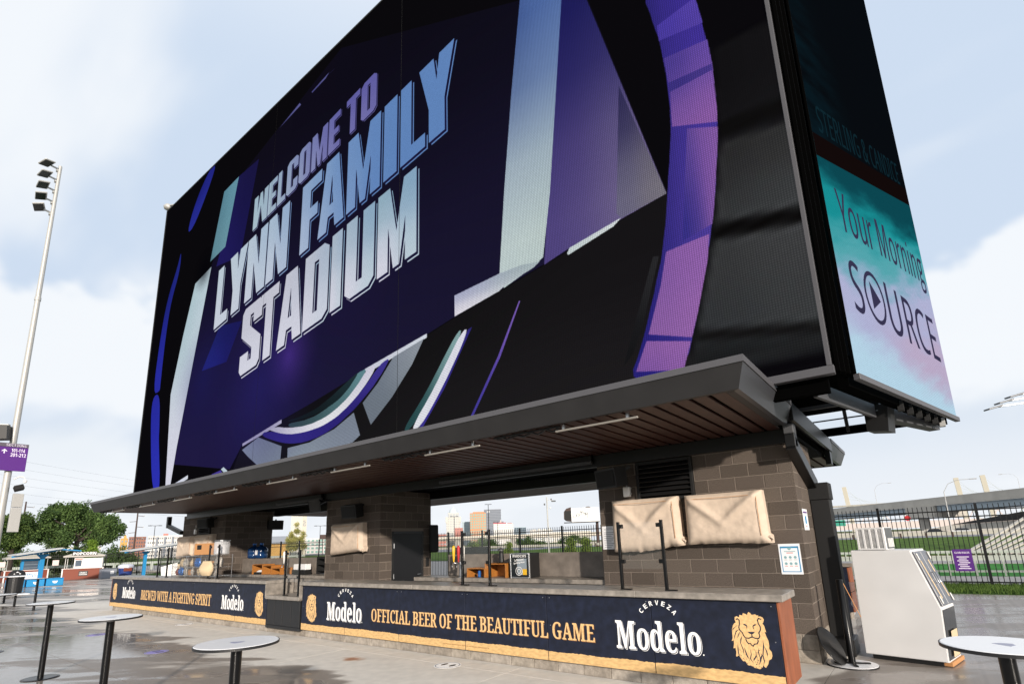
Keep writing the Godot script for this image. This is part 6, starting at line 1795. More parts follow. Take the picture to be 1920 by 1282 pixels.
func car(label: String, at: Vector3, turn: float, paint: String) -> void:
	var c := thing("parked_car", label, "car", at, turn, "cars on the road")
	put("body", prism(P([-2.2, 0.35, 2.2, 0.35, 2.25, 0.75, 1.5, 0.9, -2.1, 0.95]), -0.85, 0.85), M[paint], c)
	put("cabin", prism(P([-1.6, 0.93, 1.15, 0.89, 0.55, 1.42, -1.15, 1.45]), -0.75, 0.75), M.glass_dark, c)
	put("roof_panel", prism(P([-1.15, 1.451, 0.55, 1.421, 0.5, 1.47, -1.1, 1.49]), -0.72, 0.72), M[paint], c)
	for x in [-1.4, 1.4]:
		for z in [-0.8, 0.8]:
			var w := put("wheel", prism(disc(0.34, 14), -0.1, 0.1), M.rim_black, c, Vector3(x, 0.34, z))
			put("rim", prism(disc(0.2, 10), -0.105, 0.105), M.steel, w)

func make_beyond() -> void:
	var kerb := begin()
	# ground strips beyond the fence on the right
	flat("path", M.path, -40, 30, -25.2, -21.6, 0.0)
	flat("grass_strip", M.grass_near, -60, 13.2, -21.6, -18.6, 0.012, 0.06)
	flat("sports_field", M.turf, -14, 30, -33.8, -25.2, -0.02)
	flat("far_path", M.path, -14, 30, -37.8, -33.8, 0.0)
	flat("dry_bank", M.dry_grass, -14, 34, -43.5, -37.8, 0.02)
	flat("pavement", M.path, -110, 2, -46, -25.2, -0.03)
	flat("road", M.asphalt, -260, 160, -300, -99, 0.0)
	flat("verge", M.grass, -260, -60, -99, -46, -0.02)
	# grass slope rising to the road, and its steps
	var sl := begin()
	var v := [Vector3(-60, 0.0, -43.4), Vector3(60, 0.0, -43.4), Vector3(60, 0.35, -99.2), Vector3(-60, 0.35, -99.2)]
	quad(sl, v[0], v[1], v[2], v[3], Vector3(0, -50, -70))
	struct("grass_slope", done(sl), M.grass)
	var tr := thing("terrace_steps", "pale stepped seating terraces climbing the grass slope on the right", "terrace", Vector3(9.5, 0, -47))
	for k in 8:
		bar("step_edge", tr, M.bridge_concrete, Vector3(-7.6 + k * 0.34, 0.12, 3.0 + k * 0.45), Vector3(-2.6 + k * 0.4, 2.3 - 0.26 * k, -15.0), 0.22, 0.1, 0.0)
	for q in [[-7.0, 24.0, -25.4, 0.62, "white picket railing along the near side of the sports field", 0.75], [-9.0, 26.0, -34.2, 0.5, "white picket railing along the far side of the sports field", 0.9], [-6.0, 24.0, -38.2, 0.42, "white baluster railing in front of the dry bank", 0.4]]:
		var f := thing("white_railing", q[4], "railing", Vector3(q[0], 0.0, q[2]))
		var ln: float = q[1] - q[0]
		for y in [0.12, q[3] - 0.04]:
			part("rail", f, M.rail_white, Vector3(0, y, -0.03), Vector3(ln, y + 0.07, 0.03), 0.0)
		var st := begin()
		var n := int(ln / q[5])
		for k in n:
			add_box(st, Vector3(0.055, q[3], 0.05), Vector3(k * q[5], q[3] / 2, 0))
		put("row_of_balusters", done(st), M.rail_white, f, Vector3.ZERO, Vector3.ZERO, true)
	for k in 2:
		var g := thing("guard_rail", ["grey guard rail along the near edge of the road", "low concrete barrier on the far side of the road"][k], "guard rail", Vector3(0, 0.35 if k == 0 else 0.0, -98.5 if k == 0 else -190.0))
		part("barrier", g, M.bridge_concrete, Vector3(-120, 0.25 if k == 0 else 0.0, -0.2), Vector3(90, 0.75 if k == 0 else 1.0, 0.2), 0.0)
		if k == 0:
			for i in 40:
				part("post", g, M.rust, Vector3(-60 + i * 3.0, 0, -0.15), Vector3(-59.8 + i * 3.0, 0.7, 0.25), 0.0)
	# black fence behind the bar and round the left of the plaza
	var H := 2.33
	fence("black steel picket fence beside the ice box, right of the bar", Vector3(-3.5, 0, -20.8), Vector3(8.5, 0, -20.8), H, 0.118, true)
	fence("black steel picket fence seen through the right bar opening", Vector3(-27.5, 0, -20.8), Vector3(-10.7, 0, -20.8), H, 0.118, true)
	fence("black steel picket fence between the two bar openings", Vector3(-10.7, 0, -20.81), Vector3(-3.5, 0, -20.81), H, 0.118, false)
	fence("black steel picket fence seen through the left bar opening", Vector3(-58.7, 0, -20.8), Vector3(-27.5, 0, -20.8), H, 0.125, false)
	fence("black steel picket fence behind the kiosks at the far left", Vector3(-64.0, 0, 2.0), Vector3(-58.7, 0, -20.8), 2.1, 0.14, false)
	var ps := thing("rules_sign", "purple rules sign with white text hung on the right fence", "sign", Vector3(0.55, 0.45, -20.72))
	part("panel", ps, M.purple, Vector3(0, 0, 0), Vector3(0.44, 0.62, 0.012), 0.0)
	words("lettering", ps, "CLUB RULES", "Droid Sans", M.purple_text, Vector3(0.05, 0.5, 0.013), 0.34, 0.05)
	for k in 7:
		part("line", ps, M.purple_text, Vector3(0.08 + 0.04 * (k % 2), 0.06 + k * 0.055, 0.0125), Vector3(0.36 - 0.03 * (k % 3), 0.085 + k * 0.055, 0.0135), 0.0)
	# white rail beyond the left fence
	var wr := thing("white_rail", "long low white rail beyond the kiosks and fence", "rail", Vector3(-78.5, 0, -4))
	part("rail", wr, M.rail_white, Vector3(-0.1, 0.72, -44), Vector3(0.1, 1.0, 12), 0.0)
	for k in 14:
		part("post", wr, M.rail_white, Vector3(-0.1, 0, -43 + k * 4.0), Vector3(0.1, 0.72, -42.7 + k * 4.0), 0.0)
	make_trees()
	make_city()
	make_highway()

func make_trees() -> void:
	var dk := Color(0.026, 0.055, 0.017)
	var lt := Color(0.12, 0.19, 0.055)
	# x runs along the picture, z in depth; turned to stand across the view
	var s := 0.0095
	var B := []
	for q in [[820, 200, 95], [750, 230, 80], [560, 270, 110], [470, 330, 80], [700, 340, 140], [900, 330, 110], [1000, 400, 120], [1150, 440, 120], [1240, 530, 90], [500, 480, 130], [700, 520, 160], [900, 560, 150], [430, 590, 100], [1100, 590, 130], [640, 650, 140], [1000, 660, 110], [820, 440, 120], [1190, 640, 80], [380, 560, 60]]:
		B.append([(q[0] - 830) * s, (780 - q[1]) * s + 2.9, (q[0] * 7 % 300 - 150) * s * 1.0, q[2] * s])
	tree("broadleaf_tree", "large spreading green tree behind the popcorn kiosk, the biggest in view", Vector3(-88.0, 0, -21.2), 76.6, 4.4, 0.4, B, 7500, 0.42, dk, lt, 11)
	B = []
	for q in [[200, 370, 70], [280, 430, 80], [150, 440, 90], [60, 420, 90], [210, 520, 90], [100, 560, 100], [20, 520, 90], [230, 600, 90], [60, 660, 90], [160, 650, 80], [-60, 500, 100], [-80, 620, 110]]:
		B.append([(q[0] - 130) * 0.0078, (790 - q[1]) * 0.0078 + 2.4, (q[0] * 5 % 200 - 100) * 0.009, q[2] * 0.0078])
	tree("broadleaf_tree", "green tree half hidden behind the light pole at the left edge", Vector3(-70.5, 0, -12.0), 80, 3.2, 0.28, B, 4200, 0.34, dk, Color(0.11, 0.16, 0.04), 12)
	for k in 5:
		tree("hedge_bush", ["dark bush at the far left behind the kiosks", "dark bush under the left tree", "olive bush between the two big trees", "dark bush under the big tree", "dark bush right of the big tree's trunk"][k], Vector3(-80 - 1.5 * (k % 2), 0, -10.5 - 3.1 * k), 78, 1.0, 0.12, [[-1.2, 1.3, 0, 1.3], [0.4, 1.7, 0.3, 1.5], [1.6, 1.2, -0.3, 1.2]], 1300, 0.32, dk * 0.9, lt * 0.8 if k != 2 else Color(0.13, 0.15, 0.04), 20 + k)
	tree("young_tree", "small bright green conical tree right of the popcorn sign", Vector3(-67.9, 0, -17.6), 70, 1.5, 0.07, [[0, 2.0, 0, 0.62], [0.1, 2.7, 0, 0.5], [-0.15, 2.4, 0.1, 0.5], [0, 3.2, 0, 0.3]], 900, 0.2, Color(0.09, 0.17, 0.02), Color(0.24, 0.34, 0.05), 31)
	# seen through the left opening
	for k in 3:
		tree("poplar_sapling", ["slender yellow green sapling left of the pale tower", "tall slender yellow green sapling before the pale tower", "slender sapling with sparse leaves right of the pale tower"][k], Vector3([-93.4, -92.9, -92.3][k], 0, [-54.2, -55.0, -56.0][k]), 60, 3.0, 0.07, [[0, 2.4, 0, 0.8], [-0.2, 3.6, 0, 0.65], [0.18, [4.2, 5.2, 4.2][k], 0, 0.5], [0, [4.8, 6.4, 4.9][k], 0, 0.36]], [420, 520, 330][k], 0.28, Color(0.2, 0.2, 0.05), Color(0.46, 0.42, 0.16), 40 + k)
	for k in 6:
		tree("clipped_bush", "dark green bush behind the fence, %s in the left bar opening" % ["leftmost", "second from left", "third from left", "third from right", "second from right", "rightmost"][k], Vector3(-34.8 - 0.5 * k + 0.42 * 5, 0, -22.4 - 0.42 * k), 60, 0.7, 0.05, [[0, 1.1, 0, 0.5], [0.2, 1.5, 0.1, 0.42], [-0.25, 1.35, 0, 0.4]], 500, 0.15, dk * 0.8, lt * 0.8, 50 + k)
	# seen through the right opening and beyond the right fence
	for k in 5:
		tree("young_shrub", "young green shrub beyond the fence, %s in the right bar opening" % ["leftmost", "second from left", "middle", "second from right", "rightmost"][k], Vector3([-33.5, -28.9, -22.0, -19.2, -18.2][k], 0, [-38, -37, -36, -31.5, -31.8][k]), 40, 0.8, 0.04, [[0, 1.0, 0, 0.4], [0, 1.5, 0, 0.32], [0.1, 0.6, 0, 0.35]], 420, 0.15, Color(0.05, 0.09, 0.02), Color(0.2, 0.27, 0.06), 60 + k)
	for k in 4:
		tree("roadside_bush", "dark bush line under the viaduct, %s part" % ["left", "middle left", "middle right", "right"][k], Vector3([-108, -96, -84, -72][k], 0, [-126, -134, -140, -146][k]), 40, 1.0, 0.2, [[-3, 1.2, 0, 1.6], [0, 1.5, 0, 1.9], [3, 1.2, 0, 1.6]], 900, 0.5, dk, lt * 0.8, 70 + k)
	tree("roadside_tree", "dark round tree at the right edge under the overpass", Vector3(27.5, 0, -190), 0, 2, 0.4, [[-3, 3.5, 0, 2.6], [1, 4, 0, 3.0], [4, 4, 0, 3]], 1600, 0.9, dk, lt, 81)
	# tufts of grass along the strip by the fence
	var n := 5200
	var mm := MultiMesh.new()
	mm.transform_format = MultiMesh.TRANSFORM_3D
	mm.use_colors = true
	var st := begin()
	for k in 5:
		var a := k * 1.3
		var d := Vector3(cos(a), 0, sin(a))
		for q in [d * 0.02, d * 0.02 + Vector3(-d.z, 0, d.x) * 0.012, d * 0.05 + Vector3(0, 0.09, 0)]:
			st.add_vertex(q)
	mm.mesh = done(st)
	mm.instance_count = n
	for i in n:
		mm.set_instance_transform(i, Transform3D(Basis(Vector3.UP, rng.randf() * TAU).scaled(Vector3.ONE * rng.randf_range(0.7, 1.5)), Vector3(rng.randf_range(-3.5, 8.5), 0.012, rng.randf_range(-21.5, -18.62))))
		mm.set_instance_color(i, Color(0.05, 0.1, 0.02).lerp(Color(0.12, 0.19, 0.04), rng.randf()))
	var o := MultiMeshInstance3D.new()
	o.multimesh = mm
	o.material_override = M.leaf
	o.name = "grass_tufts"
	add_child(o)
	tag(o, "short green grass along the foot of the right fence", "grass")
	o.set_meta("kind", "stuff")

func facing(p: Vector3) -> float:
	# turn a front (+z) towards the plaza
	return rad_to_deg(atan2(-p.x, -p.z))

func make_city() -> void:
	# downtown through the right opening; pairs of widths and heights measured off the photograph
	var p := Vector3(-622, 0, -650)
	var t := building("domed_tower", "pale stone tower with a grey dome, tallest on the left of the skyline", p, Vector3(23, 44.5, 20), facing(p), "city_pale", "pane_grey", 9, 16, 0.5)
	part("crown", t, M.city_pale, Vector3(-9, 45.3, -8), Vector3(9, 53.5, 8), 0.5)
	var st := begin()
	for k in 7:
		add_box(st, Vector3(1.3, 6.0, 0.3), Vector3(-7.5 + k * 2.5, 49, 8.1))
	put("crown_windows", done(st), M.pane_grey, t, Vector3.ZERO, Vector3.ZERO, true)
	lathe("dome", t, M.city_dome, [Vector2(7.4, 53.5), Vector2(7.2, 55.5), Vector2(6.0, 58.6), Vector2(3.6, 61), Vector2(1.0, 62.2), Vector2(0.4, 64.5), Vector2(0, 65)], Vector3.ZERO, 20, true)
	for s in [-1, 1]:
		part("shoulder", t, M.city_pale, Vector3(s * 11.2 - 1.5, 37, 8), Vector3(s * 11.2 + 1.5, 47, 11), 0.3)
	p = Vector3(-607, 0, -665)
	building("office_block", "low blue grey office block right of the domed tower", p, Vector3(13, 37.5, 14), facing(p), "city_blue", "pane_grey", 8, 14)
	p = Vector3(-559, 0, -640.5)
	t = building("office_tower", "orange brick tower with teal glass bays", p, Vector3(25, 48.2, 18), facing(p), "city_orange", "pane_teal", 7, 12, 0.66)
	part("roof_block", t, M.city_orange, Vector3(-8, 49, -6), Vector3(10, 51, 7), 0.0)
	p = Vector3(-561, 0, -598)
	building("brick_block", "low salmon pink block in front of the domed tower", p, Vector3(12, 25.6, 12), facing(p), "city_salmon", "pane_dark", 5, 8, 0.4)
	p = Vector3(-545, 0, -619)
	building("mid_block", "low tan block at the foot of the orange tower", p, Vector3(16, 22.5, 12), facing(p), "city_orange", "pane_teal", 5, 6, 0.5)
	p = Vector3(-573, 0, -694)
	t = building("office_tower", "dark grey slab tower with a pale roof sign, right of the orange one", p, Vector3(28, 56, 22), facing(p), "city_grey", "pane_dark", 16, 22, 0.5)
	words("lettering", t, "BANK", "Droid Sans", M.white_print, Vector3(-9.4, 52.2, 11.3), 5.0, 2.2, 0, 0, 0.1)
	part("annexe", t, M.city_grey, Vector3(14.1, 0, -8), Vector3(18, 37, 8), 0.0)
	p = Vector3(-496.5, 0, -626)
	t = building("hotel_block", "white hotel block with a red roof line and small lantern", p, Vector3(29, 29, 16), facing(p), "city_white", "pane_grey", 14, 9, 0.42)
	part("red_roof", t, M.city_red, Vector3(-15, 29.7, -8), Vector3(4, 31.2, 8.2), 0.3)
	put("lantern", prism(P([-1.4, 31.2, 1.4, 31.2, 1.0, 33.6, 0, 35.6, -1.0, 33.6]), -1.2, 1.2), M.city_white, t, Vector3(-4, 0, 0))
	part("red_roof", t, M.city_red, Vector3(6, 29.7, -8), Vector3(13, 30.4, 8.2), 0.2)
	p = Vector3(-507, 0, -682)
	building("glass_block", "dark blue glass block right of the white hotel", p, Vector3(18, 24.5, 16), facing(p), "city_blue", "pane_dark", 6, 8, 0.86)
	p = Vector3(-520, 0, -735)
	building("flat_block", "small pale block standing alone right of the glass block", p, Vector3(11, 20.5, 10), facing(p), "city_pale", "pane_grey", 5, 5, 0.4)
	p = Vector3(-480, 0, -702)
	t = building("hospital_block", "long low white block with rooftop units, left of the camera pole", p, Vector3(34, 18.8, 16), facing(p), "city_white", "pane_grey", 16, 5, 0.5)
	for k in 4:
		part("roof_unit", t, M.city_pale, Vector3(-14 + k * 8, 19.2, -4), Vector3(-9 + k * 8, 20.8 + 0.6 * (k % 2), 4), 0.0)
	p = Vector3(-445, 0, -735)
	building("far_row", "row of pale far-off houses beyond the billboard", p, Vector3(60, 15.5, 12), facing(p), "city_pale", "pane_grey", 22, 2, 0.4)
	p = Vector3(-640, 0, -620)
	building("far_row", "row of pale far-off houses at the left of the domed tower", p, Vector3(44, 18.5, 12), facing(p), "city_salmon", "pane_grey", 18, 3, 0.4)
	# through the left opening
	p = Vector3(-137.6, 0, -82)
	t = thing("pale_tower", "pale cream tower with dark painted letters behind the saplings", "tower", p, facing(p))
	part("shaft", t, M.city_pale, Vector3(-1.95, 0, -1.8), Vector3(1.0, 14, 1.8), 0.0)
	part("shaft", t, M.pylon, Vector3(1.002, 0, -1.6), Vector3(2.0, 14, 1.6), 0.0)
	for k in 2:
		words("lettering", t, ["S", "G"][k], "Droid Sans", M.print_grey, Vector3(1.1, 9.0 - k * 0.85, 1.61), 0.7, 0.75, 0, 0, 0.01)
	p = Vector3(-123, 0, -68.3)
	t = thing("warehouse", "low warehouse with a grey pitched roof and cream wall, left bar opening", "warehouse", p, facing(p))
	part("wall", t, M.city_yellow, Vector3(-3.5, 0, -3), Vector3(2.4, 3.4, 3), 0.0)
	put("roof", prism(P([-3.3, 3.4, 3.3, 3.4, 2.4, 5.1, -2.4, 5.1]), -3.6, 2.6), M.city_grey, t, Vector3.ZERO, Vector3(0, 90, 0))
	p = Vector3(-210.5, 0, -134.5)
	t = building("apartment_block", "white apartment block with teal glass, right in the left bar opening", p, Vector3(8.5, 6.3, 6), facing(p), "city_white", "pane_teal", 5, 4, 0.55)
	p = Vector3(-125.7, 4.3, -82)
	t = thing("roof_sign", "dark red rooftop sign at the right of the left bar opening", "sign", p, facing(p))
	part("panel", t, M.rust, Vector3(-0.8, 0, -0.1), Vector3(1.0, 1.2, 0.1), 0.0)
	part("post", t, M.rust, Vector3(-0.1, -4.3, -0.3), Vector3(0.1, 0, -0.11), 0.0)
	lamp_post("twin-headed lamp pole in the left bar opening", Vector3(-75.6, 0, -48.75), 5.35, 0.7, 57, false)
	# left gap below the canopy
	p = Vector3(-478.9, 0, -143.8)
	t = building("gabled_tower", "tan building with a small pointed turret beyond the far left fence", p, Vector3(4.4, 14.6, 5), facing(p), "city_yellow", "pane_grey", 2, 4, 0.4)
	put("turret", prism(P([-1.0, 14.8, 1.0, 14.8, 0.8, 16.6, 0, 17.8, -0.8, 16.6]), -0.8, 0.8), M.city_yellow, t, Vector3(0.4, 0, 0))
	p = Vector3(-457.4, 0, -145.5)
	building("brick_block", "red brick blocks beyond the blue umbrella at the far left", p, Vector3(10, 15, 8), facing(p), "city_brick", "pane_dark", 7, 6, 0.45)
	p = Vector3(-423.6, 0, -151.7)
	t = building("apartment_block", "white and grey striped apartment block beside the left pillar", p, Vector3(20, 14.6, 8), facing(p), "city_white", "pane_dark", 18, 5, 0.42)
	for k in 3:
		part("grey_bay", t, M.city_grey, Vector3(-5.5 + k * 4.6, 0, 4.2), Vector3(-4.3 + k * 4.6, 14.0, 4.6), 0.0)
	part("penthouse", t, M.city_blue, Vector3(3.5, 14.9, -3), Vector3(9, 15.9, 3), 0.0)
	part("penthouse", t, M.city_salmon, Vector3(-1.5, 14.9, -3), Vector3(1.4, 16.3, 3), 0.0)
	p = Vector3(-500, 0, -120)
	building("far_row", "low far-off buildings seen below the big tree", p, Vector3(30, 9.5, 8), facing(p), "city_pale", "pane_grey", 14, 2, 0.4)
	lamp_post("twin-headed lamp pole behind the far blue umbrella", Vector3(-85.2, 0, -29.05), 5.75, 0.6, 72, false)
	utility_pole("brown utility pole rising right of the big tree", Vector3(-143.1, 0, -45.0), 11.8, 5, 72)
	utility_pole("brown utility pole between the two big trees", Vector3(-147.7, 0, -26.2), 13.6, 2, 80)
	# overhead lines
	for k in 6:
		var w := thing("power_line", "thin overhead power line in the left sky, %s of six" % ["highest", "second", "third", "fourth", "fifth", "lowest"][k], "power line", Vector3.ZERO, 0, "power lines in the left sky")
		var a := Vector3(-147.7, 26.5 - k * 1.9, 4.0)
		var b := Vector3(-143.1, 17.2 - k * 1.35, -60.0)
		var pts := []
		for i in 13:
			var u := i / 12.0
			pts.append(a.lerp(b, u) - Vector3(0, 5.0 * u * (1 - u) * 0.6, 0))
		tube("wire", w, M.city_grey, pts, 0.014, 4)

func make_highway() -> void:
	# overpass on the right: deck level, coming nearer towards the right
	var a := Vector3(-37, 0, -300)
	var b := Vector3(30, 0, -207)
	var o := thing("overpass", "long concrete highway overpass with grey girders on the right", "overpass", Vector3.ZERO)
	var far := a + (a - b) * 1.2
	var near := b + (b - a) * 0.5
	bar("deck", o, M.bridge_concrete, far + Vector3(0, 10.6, 0), near + Vector3(0, 10.6, 0), 14.0, 0.5, 0.0)
	var side := (near - far).normalized().cross(Vector3.UP)
	if side.z < 0:
		side = -side
	bar("parapet", o, M.bridge_concrete, far + side * 7.0 + Vector3(0, 10.3, 0), near + side * 7.0 + Vector3(0, 10.3, 0), 0.4, 2.7, 0.0)
	for k in 3:
		bar("girder", o, M.bridge_girder, far + side * (6.2 - 5.5 * k) + Vector3(0, 8.0, 0), near + side * (6.2 - 5.5 * k) + Vector3(0, 8.0, 0), 0.6, 1.9, 0.0)
	for k in 2:
		var c := a.lerp(b, 0.64 - 1.3 * k)
		var u := (b - a).normalized()
		bar("pier_cap", o, M.bridge_concrete, c - u * 6.8 + side * 6.6 + Vector3(0, 7.1, 0), c + u * 6.8 + side * 6.6 + Vector3(0, 7.1, 0), 2.4, 3.7, 0.0)
		bar("pier_cap", o, M.bridge_concrete, c - side * 7 + Vector3(0, 6.4, 0), c + side * 5.3 + Vector3(0, 6.4, 0), 3.0, 2.2, 0.0)
		bar("column", o, M.bridge_concrete, c + side * 5.2 - u * 2.0 + Vector3(0, -0.3, 0), c + side * 5.2 - u * 2.0 + Vector3(0, 5.2, 0), 3.2, 2.4, 0.0)
	# lower viaduct running behind the right opening
	var v := thing("viaduct", "low pale concrete viaduct crossing behind the right bar opening", "viaduct", Vector3.ZERO)
	var va := Vector3(-235, 0, -120)
	var vb := Vector3(-60, 0, -262)
	bar("parapet", v, M.pylon, va + Vector3(0, 4.5, 0), vb + Vector3(0, 4.5, 0), 0.5, 1.3, 0.0)
	bar("deck", v, M.bridge_concrete, va + Vector3(-4, 3.7, -4), vb + Vector3(-4, 3.7, -4), 10, 0.5, 0.0)
	for k in 9:
		var c := va.lerp(vb, (k + 0.5) / 9.0)
		part("column", v, M.bridge_concrete, c + Vector3(-1, 0, -3), c + Vector3(1, 3.5, -1), 0.0)
	# cable-stayed bridge far behind
	var br := thing("cable_bridge", "far cable-stayed bridge with three pale pylons above the overpass", "bridge", Vector3.ZERO)
	var px := [-62.0, 35.0, 55.5]
	var lean := [2.0, 1.6, 1.6]
	for k in 3:
		bar("pylon", br, M.pylon, Vector3(px[k] + lean[k] * 0.6, 0, -698), Vector3(px[k] - lean[k], 49.5 + k * 0.6, -698), 4.0, 4.2, 0.0)
		for i in 4:
			bar("cable", br, M.rail_white, Vector3(px[k], 48 - i * 4.0, -698), Vector3(px[k] + 12 + i * 5.0, 30, -698), 0.14, 0.14, 0.0)
	bar("deck", br, M.bridge_concrete, Vector3(-200, 28.5, -699), Vector3(160, 28.5, -699), 8, 1.6, 0.0)
	# truss of an old bridge low on the horizon
	var tb := thing("truss_bridge", "pale pink old truss bridge low behind the overpass", "bridge", Vector3(0, 0, -480))
	bar("deck", tb, M.pink_paper, Vector3(-80, 4.5, 0), Vector3(80, 4.5, 0), 4, 4.5, 0.0)
	bar("top_chord", tb, M.pink_paper, Vector3(-80, 12.5, 0), Vector3(80, 12.5, 0), 1, 0.6, 0.0)
	for k in 26:
		bar("brace", tb, M.pink_paper if k % 3 else M.rail_white, Vector3(-80 + k * 6.2, 6.5, 0), Vector3(-80 + k * 6.2 + (3.1 if k % 2 else -3.1), 12.4, 0), 0.5, 0.5, 0.0)
	for q in [["tall curved street lamp in front of the overpass pier", Vector3(4.4, 0, -140), 8.8, 4.4, 0.0], ["curved street lamp on the overpass left of the pier", Vector3(-14, 11, -270), 7.0, 5.0, 0.0], ["curved street lamp at the far left of the overpass", Vector3(-41, 11, -300), 12.0, 6.0, 180.0], ["small far street lamp right of the pylons", Vector3(26, 11, -230), 5.0, 3.4, 180.0]]:
		lamp_post(q[0], q[1], q[2], q[3], q[4], true)
	var rs := thing("road_sign", "green road sign at the left end of the overpass", "road sign", Vector3(-18.2, 0, -170))
	part("panel", rs, M.road_sign, Vector3(-1.6, 3.0, 0), Vector3(1.6, 4.6, 0.1), 0.0)
	for x in [-1.1, 1.0]:
		part("post", rs, M.galvanised, Vector3(x, 0, -0.12), Vector3(x + 0.12, 3.8, -0.01), 0.0)
	var stp := thing("stop_sign", "small red road sign beyond the right fence", "road sign", Vector3(-1.8, 0, -104))
	put("panel", prism(disc(0.42, 8), 0, 0.05), M.red, stp, Vector3(0, 3.3, 0))
	part("post", stp, M.galvanised, Vector3(-0.06, 0, -0.12), Vector3(0.06, 3.6, -0.01), 0.0)
	var cars := [[-31, -128, "car_white", "white van-like car at the left end of the right road"], [-26, -131, "car_dark", "dark car following the white one on the right road"], [2, -150, "car_dark", "dark car on the right road under the overpass"], [7, -158, "car_white", "white car on the right road under the overpass"], [20, -150, "car_dark", "dark car farthest right on the right road"]]
	for c in cars:
		car(c[3], Vector3(c[0], 0.0, c[1]), 2, c[2])
	var dw := thing("embankment_wall", "retaining wall with painted shade under the overpass at the right", "wall", Vector3(14, 0, -205))
	put("painted_shade", prism(P([-8, 2.3, 20, 3.6, 20, 5.8, 8, 5.2]), -1, 1), M.rim_black, dw)  # shade on the underside of the embankment, given as black colour
	put("wall", prism(P([-14, 0, 20, 0, 20, 3.55, -8, 2.25, -14, 1.2]), -0.8, 0.8), M.bridge_concrete, dw)
	# billboard and camera pole in the right opening
	var bl := thing("billboard", "white roadside billboard with black scrawled graffiti on a steel post", "billboard", Vector3(-59.3, 0, -104.3), 30)
	part("face", bl, M.hoarding, Vector3(-3.1, 5.7, 0.5), Vector3(3.0, 8.75, 0.62), 0.0)
	put("rear_face", prism(P([-4.8, 6.4, -4.75, 8.0, -4.2, 8.7, -3.15, 9.0, -3.15, 5.8, -4.3, 6.0]), -0.9, 0.45), M.rust, bl)
	part("dark_side", bl, M.black_matt, Vector3(-4.6, 6.1, 0.451), Vector3(-3.12, 8.2, 0.5), 0.0)
	part("catwalk", bl, M.black_matt, Vector3(-4.8, 5.5, 0.3), Vector3(3.0, 5.68, 1.2), 0.0)
	put("rear_top", prism(P([0, 8.76, 1.3, 8.76, 0.9, 8.98, 0.4, 8.98]), -0.4, 0.4), M.rust, bl)
	tube("post", bl, M.rust, [Vector3(2.45, 0, 0), Vector3(2.45, 5.7, 0)], 0.32, 10)
	var st := begin()
	for q in [[-2.7, 6.75, -2.5, 7.3, -2.0, 7.35, -2.1, 6.8, -2.7, 6.75], [-2.0, 7.0, -1.7, 7.6, -1.4, 7.2, -1.7, 6.75, -2.0, 7.0], [-1.3, 6.7, -1.2, 7.7, -0.8, 7.9, -0.9, 7.3, -1.25, 7.2], [-1.1, 8.0, -0.7, 8.2, -0.5, 7.8, -0.9, 7.7, -1.1, 8.0], [-0.6, 6.6, -0.5, 7.6, -0.1, 7.5, -0.2, 6.9], [0.1, 6.7, 0.0, 7.7, 0.3, 7.2, 0.5, 7.7, 0.35, 6.4], [-0.4, 7.9, 0.0, 7.2, 0.3, 7.9]]:
		add_ribbon(st, P(q), 0.07, 0.621, 0.004)
	put("graffiti", done(st), M.graffiti, bl)
	var cp := thing("camera_pole", "slim pale pole with cameras in the right bar opening", "camera pole", Vector3(-33.25, 0, -49.95), 30)
	tube("pole", cp, M.galvanised, [Vector3(0, 0, 0), Vector3(0, 3.3, 0), Vector3(0, 6.6, 0)], 0.1, 10, 0.07)
	bar("arm", cp, M.galvanised, Vector3(0, 6.25, 0), Vector3(0.75, 6.2, 0), 0.04, 0.04)
	part("camera", cp, M.shelf_grey, Vector3(0.5, 6.05, -0.08), Vector3(1.0, 6.2, 0.08), 0.02)
	part("camera", cp, M.rust, Vector3(0.42, 6.25, -0.06), Vector3(0.56, 6.42, 0.06), 0.02)
	part("camera", cp, M.shelf_grey, Vector3(-0.36, 5.7, -0.1), Vector3(-0.2, 5.9, 0.1), 0.02)
	lathe("dome_camera", cp, M.white_gloss, [Vector2(0, 5.28), Vector2(0.09, 5.34), Vector2(0.1, 5.44), Vector2(0, 5.48)], Vector3(0.34, 0, 0), 10, true)
	lamp_post("dark slim lamp post in front of the domed tower", Vector3(-62, 0, -65), 6.3, 0.5, 45, false)
	lamp_post("dark slim lamp post in front of the grey slab tower", Vector3(-78, 0, -93), 10.4, 0.6, 45, false)
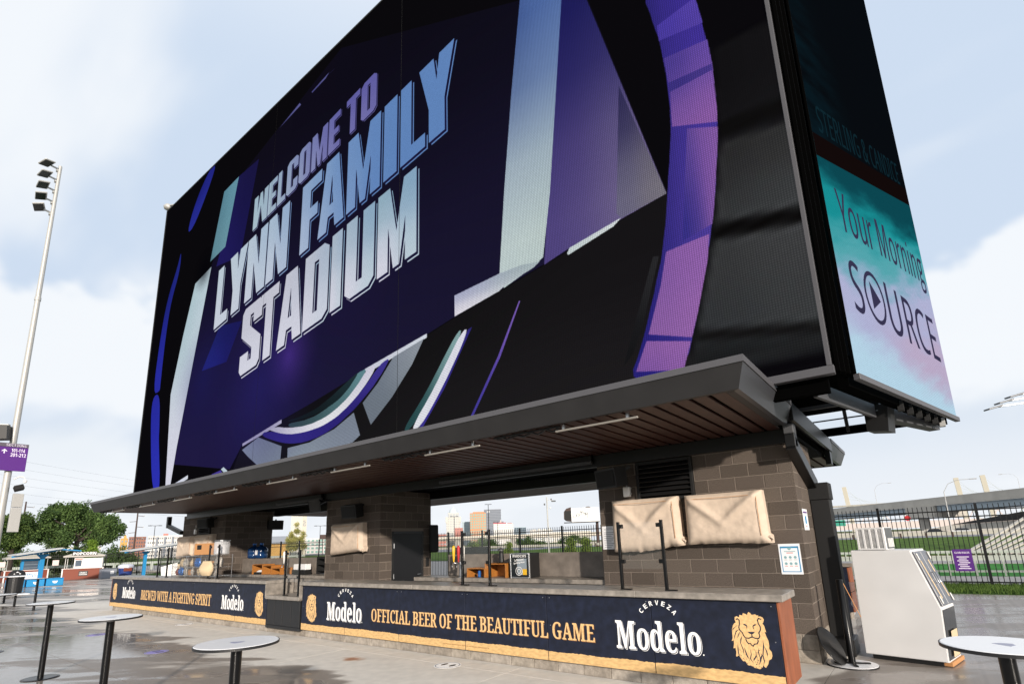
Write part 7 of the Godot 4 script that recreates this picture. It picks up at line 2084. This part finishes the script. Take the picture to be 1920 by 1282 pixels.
	lamp_post("shorter dark lamp post right of the second guard post", Vector3(-60, 0, -74), 5.4, 0.6, 45, false)
	# floodlight poking into the picture at the right edge
	var fl := thing("stadium_floodlight", "grey stadium floodlight heads poking in at the right edge of the sky", "floodlight", Vector3(1.86, 4.58, -17.6), 20)
	for k in 3:
		put("housing", cbox(0.36, 0.04, 0.2, 0.01), M.shelf_grey, fl, Vector3(k * 0.24, 0.02 + k * 0.13, 0), Vector3(0, 10, 14))
		bar("arm", fl, M.shelf_grey, Vector3(k * 0.24 + 0.1, 0.04 + k * 0.13, 0), Vector3(0.95, 0.1 + k * 0.12, 0), 0.04, 0.04)
	tube("pole", fl, M.galvanised, [Vector3(1.0, -4.58, 0), Vector3(1.0, 0.8, 0)], 0.09, 10)

func _ready() -> void:
	rng.seed = 4
	var cam := Camera3D.new()
	cam.name = "camera"
	add_child(cam)
	cam.position = Vector3(0, 1.72, 0)
	cam.rotation_degrees = Vector3(12.395, 37.12, -2.037)
	cam.projection = Camera3D.PROJECTION_FRUSTUM
	cam.near = 0.1
	cam.far = 6000.0
	cam.size = 1282.0 / 988.4 * cam.near          # an 18 mm lens whose picture was cropped from below its centre
	cam.frustum_offset = Vector2(0, 158.8 / 988.4 * cam.near)
	cam.current = true
	var we := WorldEnvironment.new()
	we.name = "world"
	var e := Environment.new()
	e.background_mode = Environment.BG_SKY
	e.sky = make_sky()
	e.background_energy_multiplier = 1.0
	e.tonemap_mode = Environment.TONE_MAPPER_LINEAR
	e.tonemap_exposure = 1.15
	e.sdfgi_enabled = true
	e.ssao_enabled = true
	e.ssil_enabled = true
	we.environment = e
	add_child(we)
	var sun := DirectionalLight3D.new()
	sun.name = "sun"
	sun.light_color = Color(1.0, 0.955, 0.9)
	sun.light_energy = 1.35
	sun.light_angular_distance = 1.5
	sun.shadow_enabled = true
	add_child(sun)
	sun.look_at_from_position(Vector3.ZERO, Vector3(-3.7, -1.15, -2.8), Vector3.UP)
	make_materials()
	make_ground()
	make_board()
	make_canopy()
	make_masonry()
	make_bar()
	make_plaza_things()
	make_left()
	make_beyond()
